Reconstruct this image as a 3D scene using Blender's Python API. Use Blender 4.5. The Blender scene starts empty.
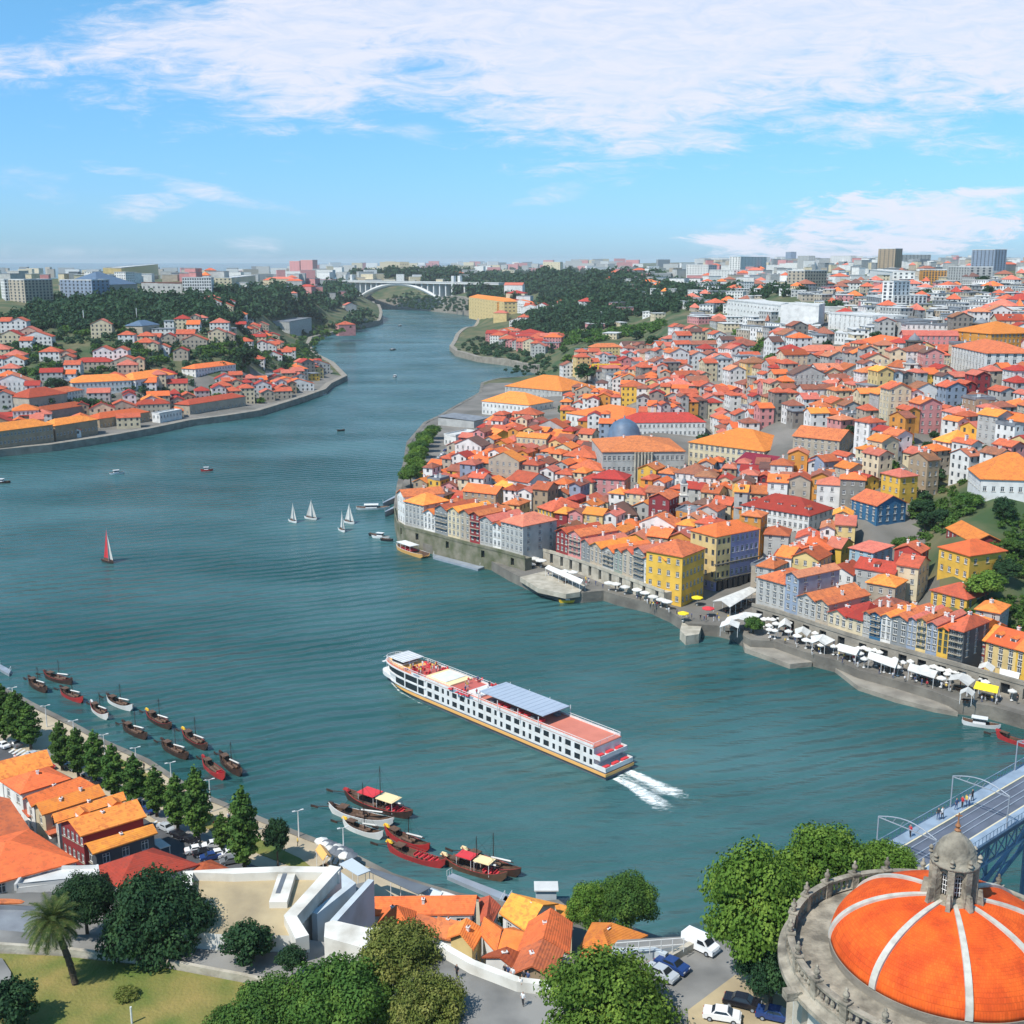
import bpy, math, random
import numpy as np
from mathutils import Vector, Matrix
from mathutils.geometry import delaunay_2d_cdt
R = math.radians
random.seed(11); rng = np.random.default_rng(11)
SC = bpy.context.scene
COL = SC.collection
# ------------------------------------------------------------------ view geometry
F = 1150.0; HC = 100.0
PT = math.atan(250 / F); cP, sP = math.cos(PT), math.sin(PT)
def ray(px, py):
    a = (px - 512) / F; b = -(py - 512) / F
    return (a, cP + b * sP, -sP + b * cP)
def at(px, py, z):
    d = ray(px, py); t = (z - HC) / d[2]
    return (d[0] * t, d[1] * t, z)
def proj(x, y, z):
    dz = z - HC
    f = y * cP - dz * sP; u = y * sP + dz * cP
    return 512 + F * x / f, 512 - F * u / f
def top_z(x, y, py):
    """height at which a vertical line through x, y passes picture row py"""
    b = -(py - 512) / F
    t = y / (cP + b * sP)
    return HC + t * (-sP + b * cP)

# ------------------------------------------------------------------ terrain control
CTL = """
0 456 4;100 448 4;200 425 4;256 416 4;320 395 4;343 380 4;330 365 4;307 345 4;350 330 4;376 322 4;373 311 5;
0 430 8;100 425 8;200 405 8;290 385 8;0 400 15;100 398 15;200 385 16;290 365 14;0 370 26;100 368 26;200 360 28;280 350 22;0 345 40;100 343 40;200 340 38;290 335 26;
0 325 52;100 325 52;200 322 52;300 318 40;345 315 22;0 305 63;100 305 62;200 303 62;300 300 56;340 300 35;0 290 72;100 290 72;200 288 72;300 286 68;345 287 55;
0 278 80;100 278 80;200 277 79;300 277 75;350 274 72;-200 330 45;-200 280 80;-200 456 4;
400 272 76;440 272 76;475 280 66;500 290 60;420 290 45;385 296 30;460 300 34;500 305 22;420 307 10;380 306 8;470 312 8;
476 318 4;500 323 5;482 331 4;456 347 4;471 361 4;512 366 4;535 378 4;530 350 9;500 340 7;520 325 20;540 310 40;520 295 55;
600 385 10;600 360 20;600 340 30;600 322 40;600 305 50;600 290 62;600 275 76;540 275 74;560 345 16;
700 450 12;700 420 18;700 400 25;700 370 32;700 340 42;700 318 50;700 300 60;700 285 70;700 270 84;
800 500 16;800 450 26;800 420 31;800 380 40;800 350 49;800 320 58;800 290 73;800 272 84;
900 600 7;900 560 11;900 520 18;900 478 28;900 440 36;900 400 44;900 370 50;900 340 57;900 310 66;900 285 78;900 268 88;
1010 640 9;980 640 8;980 600 13;980 560 20;985 520 26;1000 480 32;1010 440 38;1010 400 46;1010 350 60;1010 310 70;1010 280 82;1024 268 89;1150 300 75;1150 450 38;1150 600 20;1100 690 5;
1024 728 3.6;960 710 3.6;900 692 3.6;830 668 3.6;770 652 3.6;700 634 3.6;640 605 3.6;580 602 3.6;510 580 3.6;440 557 4;400 540 5;396 515 5;402 470 4;
960 680 4;880 660 4;800 635 4;740 610 4;680 610 4;600 580 4;540 560 4;450 530 6;430 500 6;420 460 4;450 425 4;480 400 4;
600 550 6;700 570 5;750 590 5;700 520 8;650 500 10;760 500 14;820 590 6;560 500 8;500 480 8;550 430 8;500 430 5;440 450 4.5;570 395 8;540 392 5;
450 262.6 93;600 262.6 94;750 262.3 98;900 262.2 99;1024 262.2 99;1150 262.2 99;350 263.5 84
"""
SCTL = """
-200 620 3;0 690 3;60 740 3;150 790 3;250 840 3;340 870 3;480 905 3;560 915 2.6;0 740 2.6;0 800 2.6;100 850 2.6;180 860 2.6;-200 900 13;0 900 13;
120 900 14;250 915 14;200 960 15;50 960 14.5;50 1000 15;0 1024 15.5;200 1024 15.5;300 985 14;330 930 8;400 930 6;450 940 8;460 990 14;560 990 14;600 960 6;
700 990 16;650 960 8;760 1000 16;640 1024 16;900 1000 25;1100 1000 25;-200 1100 16;300 1150 20;600 1150 27;900 1150 26
"""
def _ctl(txt):
    out = []
    for ln in txt.replace("\n", "").split(";"):
        v = [float(q) for q in ln.split()]
        if len(v) == 3:
            x, y, z = at(*v); out.append((x / y * 1150, math.log(y) * 330, v[2]))
    return np.array(out)
CN, CS = _ctl(CTL), _ctl(SCTL)
SHLW = [at(a, b, 0)[:2] for a, b in [(-260, 500), (-120, 474), (0, 456), (107, 442), (187, 426), (256, 416), (300, 402), (328, 388), (344, 380), (331, 366), (316, 358), (307, 348), (310, 340), (330, 335), (356, 329), (378, 325)]]
SHW = [at(a, b, 0)[:2] for a, b in [(1180, 770), (1024, 728), (958, 713), (900, 693), (838, 672), (775, 652), (735, 640), (690, 634), (650, 610), (600, 596), (565, 602), (512, 581), (462, 560), (430, 553), (405, 545), (396, 512), (405, 468), (425, 428), (462, 408), (482, 390)]]
def hgt(x, y, south=None):
    x = np.atleast_1d(np.asarray(x, float)); y = np.maximum(np.atleast_1d(np.asarray(y, float)), 20)
    u = x / y * 1150; v = np.log(y) * 330
    def idw(C):
        d = (u[:, None] - C[None, :, 0]) ** 2 + (v[:, None] - C[None, :, 1]) ** 2 + 350
        w = 1 / d ** 2
        return (w * C[None, :, 2]).sum(1) / w.sum(1)
    near = y < 185 + np.maximum(0, -x) * 1.1
    hn = idw(CN)
    sel = (~near) & (y < 900) & (x > -60)
    if sel.any():
        X = x[sel]; Y = y[sel]; dm = np.full(X.shape, 1e9)
        for (ax, ay), (bx, by) in zip(SHW[:-1], SHW[1:]):
            ex, ey = bx - ax, by - ay; t = np.clip(((X - ax) * ex + (Y - ay) * ey) / (ex * ex + ey * ey), 0, 1)
            dm = np.minimum(dm, np.hypot(X - ax - t * ex, Y - ay - t * ey))
        k = np.clip((dm - 20) / 34, 0, 1); k = k * k * (3 - 2 * k); k = np.where(Y > 600, np.maximum(k, (Y - 600) / 300), k)
        k2 = np.clip((dm - 22) / 6, 0, 1) * 0
        hn[sel] = 3.0 + (hn[sel] - 3.0) * k
    hs = idw(CS)
    lim = np.where(x > -32, 121.0, 146.0 + np.maximum(0, -x - 32) * .05)
    k = np.clip((y - lim) / 7, 0, 1); k = k * k * (3 - 2 * k)
    hs = hs + (2.6 - hs) * k
    selL = (~near) & (x < -60) & (y > 380) & (y < 1700)
    if selL.any():
        X = x[selL]; Y = y[selL]; dm = np.full(X.shape, 1e9)
        for (ax, ay), (bx, by) in zip(SHLW[:-1], SHLW[1:]):
            ex, ey = bx - ax, by - ay; t = np.clip(((X - ax) * ex + (Y - ay) * ey) / (ex * ex + ey * ey), 0, 1)
            dm = np.minimum(dm, np.hypot(X - ax - t * ex, Y - ay - t * ey))
        k = np.clip((dm - 14) / 60, 0, 1); k = k * k * (3 - 2 * k)
        hn[selL] = 3.2 + (hn[selL] - 3.2) * k
    return np.where(near, hs, hn)
def h1(x, y): return float(hgt(x, y)[0])
_T = np.exp(np.linspace(math.log(90), math.log(14000), 420))
def hit(px, py):
    d = ray(px, py)
    k = _T / d[1]
    x = d[0] * k; y = d[1] * k; z = HC + d[2] * k
    h = hgt(x, y); g = z - h
    idx = np.nonzero(g < 0)[0]
    if len(idx) == 0: i = len(_T) - 1; return (x[i], y[i], h[i])
    i = idx[0]
    if i == 0: return (x[0], y[0], h[0])
    f = g[i - 1] / (g[i - 1] - g[i])
    X = x[i - 1] + f * (x[i] - x[i - 1]); Y = y[i - 1] + f * (y[i] - y[i - 1])
    return (X, Y, h1(X, Y))
def inpoly(x, y, P):
    c = False; n = len(P); j = n - 1
    for i in range(n):
        xi, yi = P[i]; xj, yj = P[j]
        if (yi > y) != (yj > y) and x < (xj - xi) * (y - yi) / (yj - yi) + xi: c = not c
        j = i
    return c

# ------------------------------------------------------------------ materials
M = {}
def mat(name, col, rough=0.8, col2=None, scale=0.4, bump=0.0, bscale=4.0, rand=0.0, metal=0.0, detail=4.0, coord='Object', thr=(0.35, 0.65), spec=None):
    m = bpy.data.materials.new(name); m.use_nodes = True
    nt = m.node_tree; N = nt.nodes; L = nt.links; b = N['Principled BSDF']
    b.inputs['Roughness'].default_value = rough; b.inputs['Metallic'].default_value = metal
    if spec is not None: b.inputs['Specular IOR Level'].default_value = spec
    c = (*col, 1)
    b.inputs['Base Color'].default_value = c
    tc = N.new('ShaderNodeTexCoord'); src = tc.outputs[coord]
    out = None
    if col2 is not None:
        n = N.new('ShaderNodeTexNoise'); n.inputs['Scale'].default_value = scale; n.inputs['Detail'].default_value = detail
        L.new(src, n.inputs['Vector'])
        r = N.new('ShaderNodeValToRGB'); r.color_ramp.elements[0].position = thr[0]; r.color_ramp.elements[1].position = thr[1]
        r.color_ramp.elements[0].color = c; r.color_ramp.elements[1].color = (*col2, 1)
        L.new(n.outputs['Fac'], r.inputs['Fac']); out = r.outputs['Color']
    if rand > 0:
        oi = N.new('ShaderNodeObjectInfo'); mr = N.new('ShaderNodeMapRange')
        mr.inputs['To Min'].default_value = 1 - rand; mr.inputs['To Max'].default_value = 1 + rand
        L.new(oi.outputs['Random'], mr.inputs['Value'])
        hs = N.new('ShaderNodeHueSaturation'); L.new(mr.outputs[0], hs.inputs['Value'])
        ma = N.new('ShaderNodeMath'); ma.operation = 'MULTIPLY'; ma.inputs[1].default_value = 7.31
        L.new(oi.outputs['Random'], ma.inputs[0]); fr = N.new('ShaderNodeMath'); fr.operation = 'FRACT'; L.new(ma.outputs[0], fr.inputs[0])
        m2 = N.new('ShaderNodeMapRange'); m2.inputs['To Min'].default_value = 0.5 - rand * 0.05; m2.inputs['To Max'].default_value = 0.5 + rand * 0.07
        L.new(fr.outputs[0], m2.inputs['Value']); L.new(m2.outputs[0], hs.inputs['Hue'])
        if out: L.new(out, hs.inputs['Color'])
        else: hs.inputs['Color'].default_value = c
        out = hs.outputs['Color']
    if out: L.new(out, b.inputs['Base Color'])
    if bump > 0:
        n2 = N.new('ShaderNodeTexNoise'); n2.inputs['Scale'].default_value = bscale; n2.inputs['Detail'].default_value = 3
        L.new(src, n2.inputs['Vector'])
        bp = N.new('ShaderNodeBump'); bp.inputs['Strength'].default_value = bump; bp.inputs['Distance'].default_value = 0.3
        L.new(n2.outputs['Fac'], bp.inputs['Height']); L.new(bp.outputs[0], b.inputs['Normal'])
    M[name] = m
    return m
def lin(r, g, b):
    f = lambda c: (c / 255 / 12.92) if c <= 10 else ((c / 255 + 0.055) / 1.055) ** 2.4
    return (f(r), f(g), f(b))
def d_(c, k): return tuple(min(1, q * k) for q in c)
# walls: name -> colour
WALL = {
 'white': (.70, .69, .66), 'cream': (.62, .53, .36), 'pale yellow': (.66, .50, .22), 'yellow': (.70, .42, .06), 'ochre': (.60, .27, .05),
 'grey stone': (.25, .23, .20), 'beige': (.42, .36, .28), 'pale grey': (.42, .42, .40), 'grey': (.22, .24, .25), 'grey blue': (.25, .31, .40),
 'lilac': (.33, .33, .52), 'plum': (.14, .10, .16), 'pink': (.58, .25, .24), 'dark red': (.26, .03, .035), 'red': (.45, .05, .04),
 'pale blue': (.36, .52, .60), 'blue': (.03, .13, .25), 'orange': (.66, .15, .03), 'dark slate': (.07, .08, .09), 'green grey': (.26, .32, .28),
 'tan': (.36, .27, .18)}
for k, c in WALL.items():
    mat('wall_' + k, c, 0.85, d_(c, 0.72), 0.35, rand=0.06, thr=(0.4, 0.75), detail=6)
def roofmat(name, c, c2, c3):
    m = mat(name, c, 0.9, c2, 0.5, rand=0.22, detail=8, thr=(0.3, 0.7), spec=0.15)
    nt = m.node_tree; N = nt.nodes; L = nt.links; b = N['Principled BSDF']
    src = b.inputs['Base Color'].links[0].from_socket
    tc = N.new('ShaderNodeTexCoord')
    v = N.new('ShaderNodeTexVoronoi'); v.inputs['Scale'].default_value = 2.2; L.new(tc.outputs['Object'], v.inputs['Vector'])
    sp = N.new('ShaderNodeSeparateColor'); L.new(v.outputs['Color'], sp.inputs[0])
    r = N.new('ShaderNodeMapRange'); r.inputs['From Min'].default_value = 0.55; r.inputs['From Max'].default_value = 1.0
    r.inputs['To Max'].default_value = 0.55
    L.new(sp.outputs[0], r.inputs['Value'])
    mx = N.new('ShaderNodeMix'); mx.data_type = 'RGBA'; L.new(r.outputs[0], mx.inputs[0]); L.new(src, mx.inputs[6]); mx.inputs[7].default_value = (*c3, 1)
    L.new(mx.outputs[2], b.inputs['Base Color'])
    # tile courses
    w = N.new('ShaderNodeTexWave'); w.bands_direction = 'Z'; w.inputs['Scale'].default_value = 1.7; w.inputs['Distortion'].default_value = 0.6
    L.new(tc.outputs['Object'], w.inputs['Vector'])
    n2 = N.new('ShaderNodeTexNoise'); n2.inputs['Scale'].default_value = 3; L.new(tc.outputs['Object'], n2.inputs['Vector'])
    ad = N.new('ShaderNodeMath'); ad.operation = 'ADD'; L.new(w.outputs['Fac'], ad.inputs[0]); L.new(n2.outputs['Fac'], ad.inputs[1])
    bp = N.new('ShaderNodeBump'); bp.inputs['Strength'].default_value = 0.35; bp.inputs['Distance'].default_value = 0.08
    L.new(ad.outputs[0], bp.inputs['Height']); L.new(bp.outputs[0], b.inputs['Normal'])
    return m
roofmat('roof_orange', (.60, .155, .065), (.42, .11, .055), (.24, .085, .055))
roofmat('roof_old', (.36, .13, .075), (.24, .10, .065), (.14, .08, .06))
roofmat('roof_bright', (.78, .21, .055), (.62, .165, .05), (.40, .11, .045))
roofmat('roof_light', (.84, .29, .06), (.72, .21, .05), (.50, .16, .06))
roofmat('roof_red', (.44, .07, .04), (.34, .06, .038), (.21, .05, .035))
roofmat('roof_pale', (.60, .20, .12), (.48, .14, .09), (.30, .12, .09))
roofmat('roof_brown', (.17, .09, .07), (.13, .07, .06), (.09, .06, .05))
roofmat('roof_maroon', (.20, .02, .03), (.16, .02, .03), (.12, .02, .02))
mat('roof_grey', (.22, .24, .26), .7, (.15, .16, .18), .3)
mat('roof_white', (.62, .62, .60), .7, (.48, .48, .46), .3)
mat('roof_slate_blue', (.10, .16, .24), .55, (.08, .12, .18), .4)
mat('stone', (.30, .27, .22), .9, (.19, .17, .14), .25, bump=.4, bscale=1.5, detail=8)
mat('stone_pale', (.46, .42, .34), .9, (.30, .27, .21), .4, bump=.3, bscale=2, detail=8)
mat('stone_dark', (.16, .145, .12), .9, (.09, .085, .07), .3, bump=.5, bscale=1.2, detail=8)
mat('quay_stone', (.20, .185, .155), .9, (.11, .10, .085), .16, bump=.5, bscale=1, detail=9)
mat('paving', (.27, .25, .23), .9, (.19, .18, .165), .12, detail=8)
mat('paving_tan', (.46, .38, .26), .9, (.34, .28, .19), .2, detail=8)
mat('asphalt', (.085, .088, .095), .9, (.06, .062, .066), .3, detail=6)
mat('asphalt_pale', (.24, .235, .22), .9, (.13, .13, .125), .16, detail=10, thr=(.38, .66))
mat('sand', (.46, .37, .22), .95, (.30, .24, .15), .16, detail=9, bump=.2, bscale=1)
mat('white_wall', (.68, .66, .60), .85, (.40, .37, .31), .22, detail=10, thr=(.47, .72))
mat('blue_and_shade', (.48, .54, .58), .85, (.34, .36, .36), .2, detail=10, thr=(.45, .75))  # pale blue things, and the bluish shade painted into the stair walls
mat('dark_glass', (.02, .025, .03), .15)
mat('pane', (.045, .055, .065), .2, (.09, .10, .11), 1.5)
mat('frame_white', (.72, .72, .70), .6)
mat('frame_green', (.03, .08, .05), .6)
mat('white_paint', (.72, .72, .71), .5, (.60, .60, .58), .5)
mat('white_canvas', (.66, .65, .61), .8, (.52, .51, .48), .6, rand=.12)
mat('yellow_canvas', (.85, .62, .02), .7)
mat('red_paint', (.42, .03, .03), .5, (.30, .03, .03), 1.0)
mat('red_cloth', (.60, .04, .05), .8)
mat('yellow_paint', (.80, .50, .04), .5)
mat('cream_paint', (.78, .62, .34), .6)
mat('orange_paint', (.75, .40, .12), .5)
mat('salmon_deck', (.58, .19, .13), .75, (.50, .16, .11), .3)
mat('red_deck', (.50, .11, .09), .75, (.42, .10, .08), .3)
mat('black_paint', (.015, .015, .018), .4)
mat('dark_wood', (.06, .03, .02), .6, (.03, .018, .015), 1.2)
mat('wood', (.13, .07, .04), .7, (.07, .04, .025), .9)
mat('moss_stone', (.22, .20, .15), .95, (.09, .10, .05), .25, bump=.5, bscale=1, detail=9)
mat('grey_metal', (.34, .38, .43), .45, (.28, .31, .35), .4, metal=.2)
mat('canopy_grey', (.36, .42, .50), .5, (.33, .39, .47), .3)
mat('dark_canopy', (.13, .15, .17), .7, (.10, .11, .13), .3)
mat('bridge_blue', (.27, .35, .44), .55, (.20, .26, .33), .5)
mat('bridge_deck', (.12, .14, .185), .75, (.085, .10, .13), .25, detail=8)
mat('rail_cream', (.62, .55, .38), .7)
mat('concrete', (.60, .60, .58), .85, (.50, .50, .48), .02)
mat('bark', (.10, .075, .05), .95, (.06, .045, .03), 2, bump=.5, bscale=6)
mat('bark_pale', (.26, .23, .18), .95, (.16, .14, .11), 1.5)
mat('rubber', (.02, .02, .02), .9)
mat('skin', (.45, .25, .17), .6)
mat('cloth_blue', (.05, .08, .18), .8); mat('cloth_white', (.7, .7, .7), .8); mat('cloth_red', (.5, .03, .04), .8); mat('cloth_dark', (.03, .03, .035), .8)
mat('cloth_yellow', (.7, .5, .1), .8)
for k, c in {'white': (.75, .75, .75), 'silver': (.42, .45, .48), 'black': (.015, .015, .02), 'blue': (.02, .05, .17), 'red': (.4, .02, .02), 'grey': (.15, .16, .17)}.items():
    mat('car_' + k, c, .25)
def leafmat(name, a, b, c, sc=.5):
    m = mat(name, a, .75, b, sc, rand=.12, detail=5, thr=(.38, .62), spec=.2)
    nt = m.node_tree; N = nt.nodes; L = nt.links; bs = N['Principled BSDF']
    src = bs.inputs['Base Color'].links[0].from_socket
    tc = N.new('ShaderNodeTexCoord'); n = N.new('ShaderNodeTexNoise'); n.inputs['Scale'].default_value = sc * 6; L.new(tc.outputs['Object'], n.inputs['Vector'])
    r = N.new('ShaderNodeMapRange'); r.inputs['From Min'].default_value = .5; r.inputs['From Max'].default_value = .68; L.new(n.outputs['Fac'], r.inputs['Value'])
    mx = N.new('ShaderNodeMix'); mx.data_type = 'RGBA'; L.new(r.outputs[0], mx.inputs[0]); L.new(src, mx.inputs[6]); mx.inputs[7].default_value = (*c, 1)
    L.new(mx.outputs[2], bs.inputs['Base Color'])
    tr = N.new('ShaderNodeBsdfTranslucent'); L.new(mx.outputs[2], tr.inputs['Color'])
    ms = N.new('ShaderNodeMixShader'); ms.inputs[0].default_value = .25
    L.new(bs.outputs[0], ms.inputs[1]); L.new(tr.outputs[0], ms.inputs[2]); L.new(ms.outputs[0], N['Material Output'].inputs['Surface'])
    return m
leafmat('leaf_mid', (.045, .105, .02), (.075, .15, .025), (.12, .21, .035))
leafmat('leaf_bright', (.075, .15, .02), (.12, .215, .03), (.19, .29, .045))
leafmat('leaf_dark', (.018, .055, .022), (.03, .075, .026), (.05, .11, .035))
leafmat('leaf_olive', (.10, .13, .025), (.17, .20, .04), (.27, .27, .07))
leafmat('leaf_far', (.022, .062, .030), (.035, .085, .035), (.055, .115, .045), .05)
leafmat('leaf_hedge', (.06, .14, .02), (.09, .18, .03), (.13, .23, .04), .2)
leafmat('leaf_palm', (.05, .09, .022), (.085, .13, .03), (.17, .18, .06))
def grassmat():
    m = mat('grass', (.085, .13, .018), .95, (.27, .205, .06), .14, detail=10, bump=.5, bscale=2.5, thr=(.36, .66))
    return m
grassmat()
mat('hill_green', (.035, .07, .02), .95, (.13, .115, .055), .05, detail=9, thr=(.4, .65))
mat('rock', (.27, .23, .17), .95, (.13, .11, .08), .12, detail=9, bump=.6, bscale=.6)
mat('town_ground', (.20, .185, .165), .95, (.11, .105, .09), .05, detail=9)

# ------------------------------------------------------------------ mesh helpers
def link(o, parent=None):
    COL.objects.link(o)
    if parent is not None: o.parent = parent
    return o
def obj(name, V, Fc, mats, parent=None, loc=(0, 0, 0), mi=None, smooth=False):
    me = bpy.data.meshes.new(name)
    me.from_pydata([tuple(v) for v in V], [], Fc)
    if isinstance(mats, (str,)): mats = [mats]
    for m in mats: me.materials.append(M[m])
    if mi is not None: me.polygons.foreach_set('material_index', mi)
    if smooth: me.polygons.foreach_set('use_smooth', [True] * len(Fc))
    me.update()
    o = bpy.data.objects.new(name, me); o.location = loc
    return link(o, parent)
def share(name, me, parent=None, loc=(0, 0, 0), rz=0, s=None):
    o = bpy.data.objects.new(name, me); o.location = loc; o.rotation_euler = (0, 0, rz)
    if s is not None: o.scale = s if hasattr(s, '__len__') else (s, s, s)
    return link(o, parent)
def empty(name, loc, rz=0):
    o = bpy.data.objects.new(name, None); o.location = loc; o.rotation_euler = (0, 0, rz); o.empty_display_size = 1
    return link(o)
USED = {}
def tag(o, label=None, cat=None, group=None, kind=None):
    if label:
        o['label'] = label
        USED.setdefault(label, []).append(o)
    if cat: o['category'] = cat
    if group: o['group'] = group
    if kind: o['kind'] = kind
    return o
def copy_tree(o, parent=None):
    c = o.copy(); COL.objects.link(c)
    if parent is not None: c.parent = parent
    for ch in o.children: copy_tree(ch, c)
    return c
class MB:
    """collects shapes for ONE mesh object"""
    def __init__(s): s.V = []; s.F = []; s.m = []; s.T = None
    def add(s, V, Fc, m=0):
        k = len(s.V)
        s.V += [tuple(v) for v in V]; s.F += [tuple(i + k for i in f) for f in Fc]; s.m += [m] * len(Fc)
    def box(s, c, d, m=0, rz=0, taper=1.0):
        x, y, z = d[0] / 2, d[1] / 2, d[2] / 2
        cs, sn = math.cos(rz), math.sin(rz); V = []
        for zz, t in ((-z, 1), (z, taper)):
            for xx, yy in ((-x, -y), (x, -y), (x, y), (-x, y)):
                xx *= t; yy *= t
                V.append((c[0] + xx * cs - yy * sn, c[1] + xx * sn + yy * cs, c[2] + zz))
        s.add(V, [(0, 3, 2, 1), (4, 5, 6, 7), (0, 1, 5, 4), (1, 2, 6, 5), (2, 3, 7, 6), (3, 0, 4, 7)], m)
    def tube(s, a, b, r, m=0, n=6, r2=None):
        a = Vector(a); b = Vector(b); d = (b - a)
        if d.length < 1e-6: return
        q = d.to_track_quat('Z', 'Y'); r2 = r if r2 is None else r2; V = []
        for p, rr in ((a, r), (b, r2)):
            for i in range(n):
                t = 2 * math.pi * i / n
                V.append(p + q @ Vector((rr * math.cos(t), rr * math.sin(t), 0)))
        Fc = [(i, (i + 1) % n, n + (i + 1) % n, n + i) for i in range(n)]
        Fc += [tuple(range(n))[::-1], tuple(range(n, 2 * n))]
        s.add(V, Fc, m)
    def lathe(s, prof, m=0, n=16, c=(0, 0, 0)):
        V = []; Fc = []
        for r, z in prof:
            for i in range(n):
                t = 2 * math.pi * i / n; V.append((c[0] + r * math.cos(t), c[1] + r * math.sin(t), c[2] + z))
        for k in range(len(prof) - 1):
            for i in range(n):
                j = (i + 1) % n
                Fc.append((k * n + i, k * n + j, (k + 1) * n + j, (k + 1) * n + i))
        Fc.append(tuple(range(n))[::-1]); q = (len(prof) - 1) * n; Fc.append(tuple(range(q, q + n)))
        s.add(V, Fc, m)
    def prism(s, P, z0, z1, m=0):
        n = len(P)
        A = sum(P[i][0] * P[(i + 1) % n][1] - P[(i + 1) % n][0] * P[i][1] for i in range(n))
        if A < 0: P = P[::-1]
        zz0 = z0 if hasattr(z0, '__len__') else [z0] * n
        V = [(p[0], p[1], zz0[i]) for i, p in enumerate(P)] + [(p[0], p[1], z1) for p in P]
        Fc = [tuple(range(n))[::-1], tuple(range(n, 2 * n))] + [(i, (i + 1) % n, n + (i + 1) % n, n + i) for i in range(n)]
        s.add(V, Fc, m)
    def build(s, name, mats, parent=None, loc=(0, 0, 0), smooth=False):
        return obj(name, s.V, s.F, mats, parent, loc, s.m, smooth)

def quads_mesh(name, C, N_, size, mats, aspect=1.0, seed=0):
    """many leaf-sized faces: centres C, normals N_, sizes"""
    g = np.random.default_rng(seed); n = len(C)
    N_ = N_ / np.maximum(np.linalg.norm(N_, axis=1, keepdims=True), 1e-6)
    a = g.normal(size=(n, 3)); t = np.cross(N_, a); t /= np.maximum(np.linalg.norm(t, axis=1, keepdims=True), 1e-6)
    b = np.cross(N_, t); s = (size * g.uniform(.6, 1.3, n))[:, None]
    P = np.stack([C - t * s * aspect - b * s * .25, C - t * s * .1 - b * s, C + t * s * aspect + b * s * .2, C + t * s * .1 + b * s], 1).reshape(-1, 3)
    me = bpy.data.meshes.new(name)
    me.vertices.add(4 * n); me.vertices.foreach_set('co', P.ravel())
    me.loops.add(4 * n); me.loops.foreach_set('vertex_index', np.arange(4 * n, dtype=np.int32))
    me.polygons.add(n); me.polygons.foreach_set('loop_start', np.arange(0, 4 * n, 4, dtype=np.int32))
    me.materials.append(M[mats]); me.update(calc_edges=True); me.validate()
    return me
def crown_pts(lumps, n, seed, inner=.25):
    g = np.random.default_rng(seed)
    L = np.array(lumps); w = (L[:, 3] * L[:, 4] + L[:, 5] * L[:, 3]); w /= w.sum()
    k = g.choice(len(L), n, p=w)
    d = g.normal(size=(n, 3)); d /= np.linalg.norm(d, axis=1, keepdims=True)
    low = d[:, 2] < -.3; d[low, 2] *= .5
    r = np.where(g.random(n) < inner, g.uniform(.3, .85, n), np.where(g.random(n) < .14, g.uniform(1.05, 1.3, n), g.uniform(.82, 1.08, n)))
    C = L[k, :3] + d * L[k, 3:6] * r[:, None]
    N_ = d + g.normal(size=(n, 3)) * .45; N_[:, 2] += .25
    return C, N_
def round_lumps(rx, ry, rz, n, seed, ls=.42):
    g = random.Random(seed); out = [(0, 0, 0, rx * .62, ry * .62, rz * .62)]
    for i in range(n):
        th = math.acos(1 - 2 * (i + .5) / n * .78); ph = i * 2.39996 + g.uniform(-.3, .3)
        k = g.uniform(.58, .74); q = ls * g.uniform(.75, 1.2)
        out.append((rx * k * math.sin(th) * math.cos(ph), ry * k * math.sin(th) * math.sin(ph), rz * k * math.cos(th), rx * q, ry * q, rz * q * .9))
    return out
# ------------------------------------------------------------------ land and water
SH_R = [(1180, 770), (1100, 748), (1024, 728), (990, 718), (958, 713), (935, 704), (900, 693), (860, 682), (838, 672), (808, 664), (775, 652), (752, 651), (735, 640), (718, 636), (690, 634),
        (672, 622), (652, 613), (619, 605), (604, 600), (582, 602), (565, 602), (535, 592), (512, 581), (490, 568), (462, 560), (430, 553), (405, 545), (397, 530), (396, 512), (399, 490), (405, 468), (408, 448),
        (425, 428), (440, 421), (462, 408), (480, 398), (482, 390), (500, 385), (538, 380), (540, 374), (512, 366), (480, 362), (458, 356), (452, 350), (458, 343), (472, 337), (484, 329), (500, 324), (488, 319), (465, 315), (430, 311), (395, 309), (376, 308.5)]
SH_L = [(-260, 500), (-120, 474), (0, 456), (50, 451), (107, 442), (150, 434), (187, 426), (225, 421), (256, 416), (300, 402), (322, 394), (328, 388), (344, 380), (331, 366), (316, 358), (307, 348), (310, 340), (330, 335), (356, 329), (378, 325), (381, 321), (374, 314), (373, 310)]
SH_S = [(-330, 560), (-150, 630), (0, 688), (32, 705), (72, 725), (105, 743), (146, 761), (187, 788), (211, 800), (262, 821), (311, 840), (343, 852), (390, 876), (429, 888), (457, 896), (479, 900), (512, 907), (557, 903), (573, 916)]
def w0(P, z=0): return [at(a, b, z)[:2] for a, b in P]
polyR = w0(SH_R) + [(-420, 2900), (-800, 3150), (-1500, 4300), (-1500, 5600), (2500, 9500), (9000, 15500), (22000, 15500), (12000, 3000), (900, 300), (260, 120), (220, 190)]
polyL = w0(SH_L) + [(-440, 2800), (-850, 3000), (-1600, 3900), (-2600, 4200), (-4200, 3000), (-900, 700)]
polyS = w0(SH_S, 3.3) + [(14, 158), (26, 150), (28, 128), (60, 117), (120, 105), (300, 80), (300, -150), (-500, -150), (-400, 300)]
TOWN = [[(385, 560), (400, 420), (480, 385), (600, 375), (700, 330), (1200, 290), (1300, 470), (920, 475), (925, 560), (955, 640), (1200, 690), (1200, 780), (960, 730), (560, 620)],
        [(-200, 480), (-200, 395), (0, 385), (330, 370), (360, 390), (330, 400), (0, 470)]]
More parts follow.
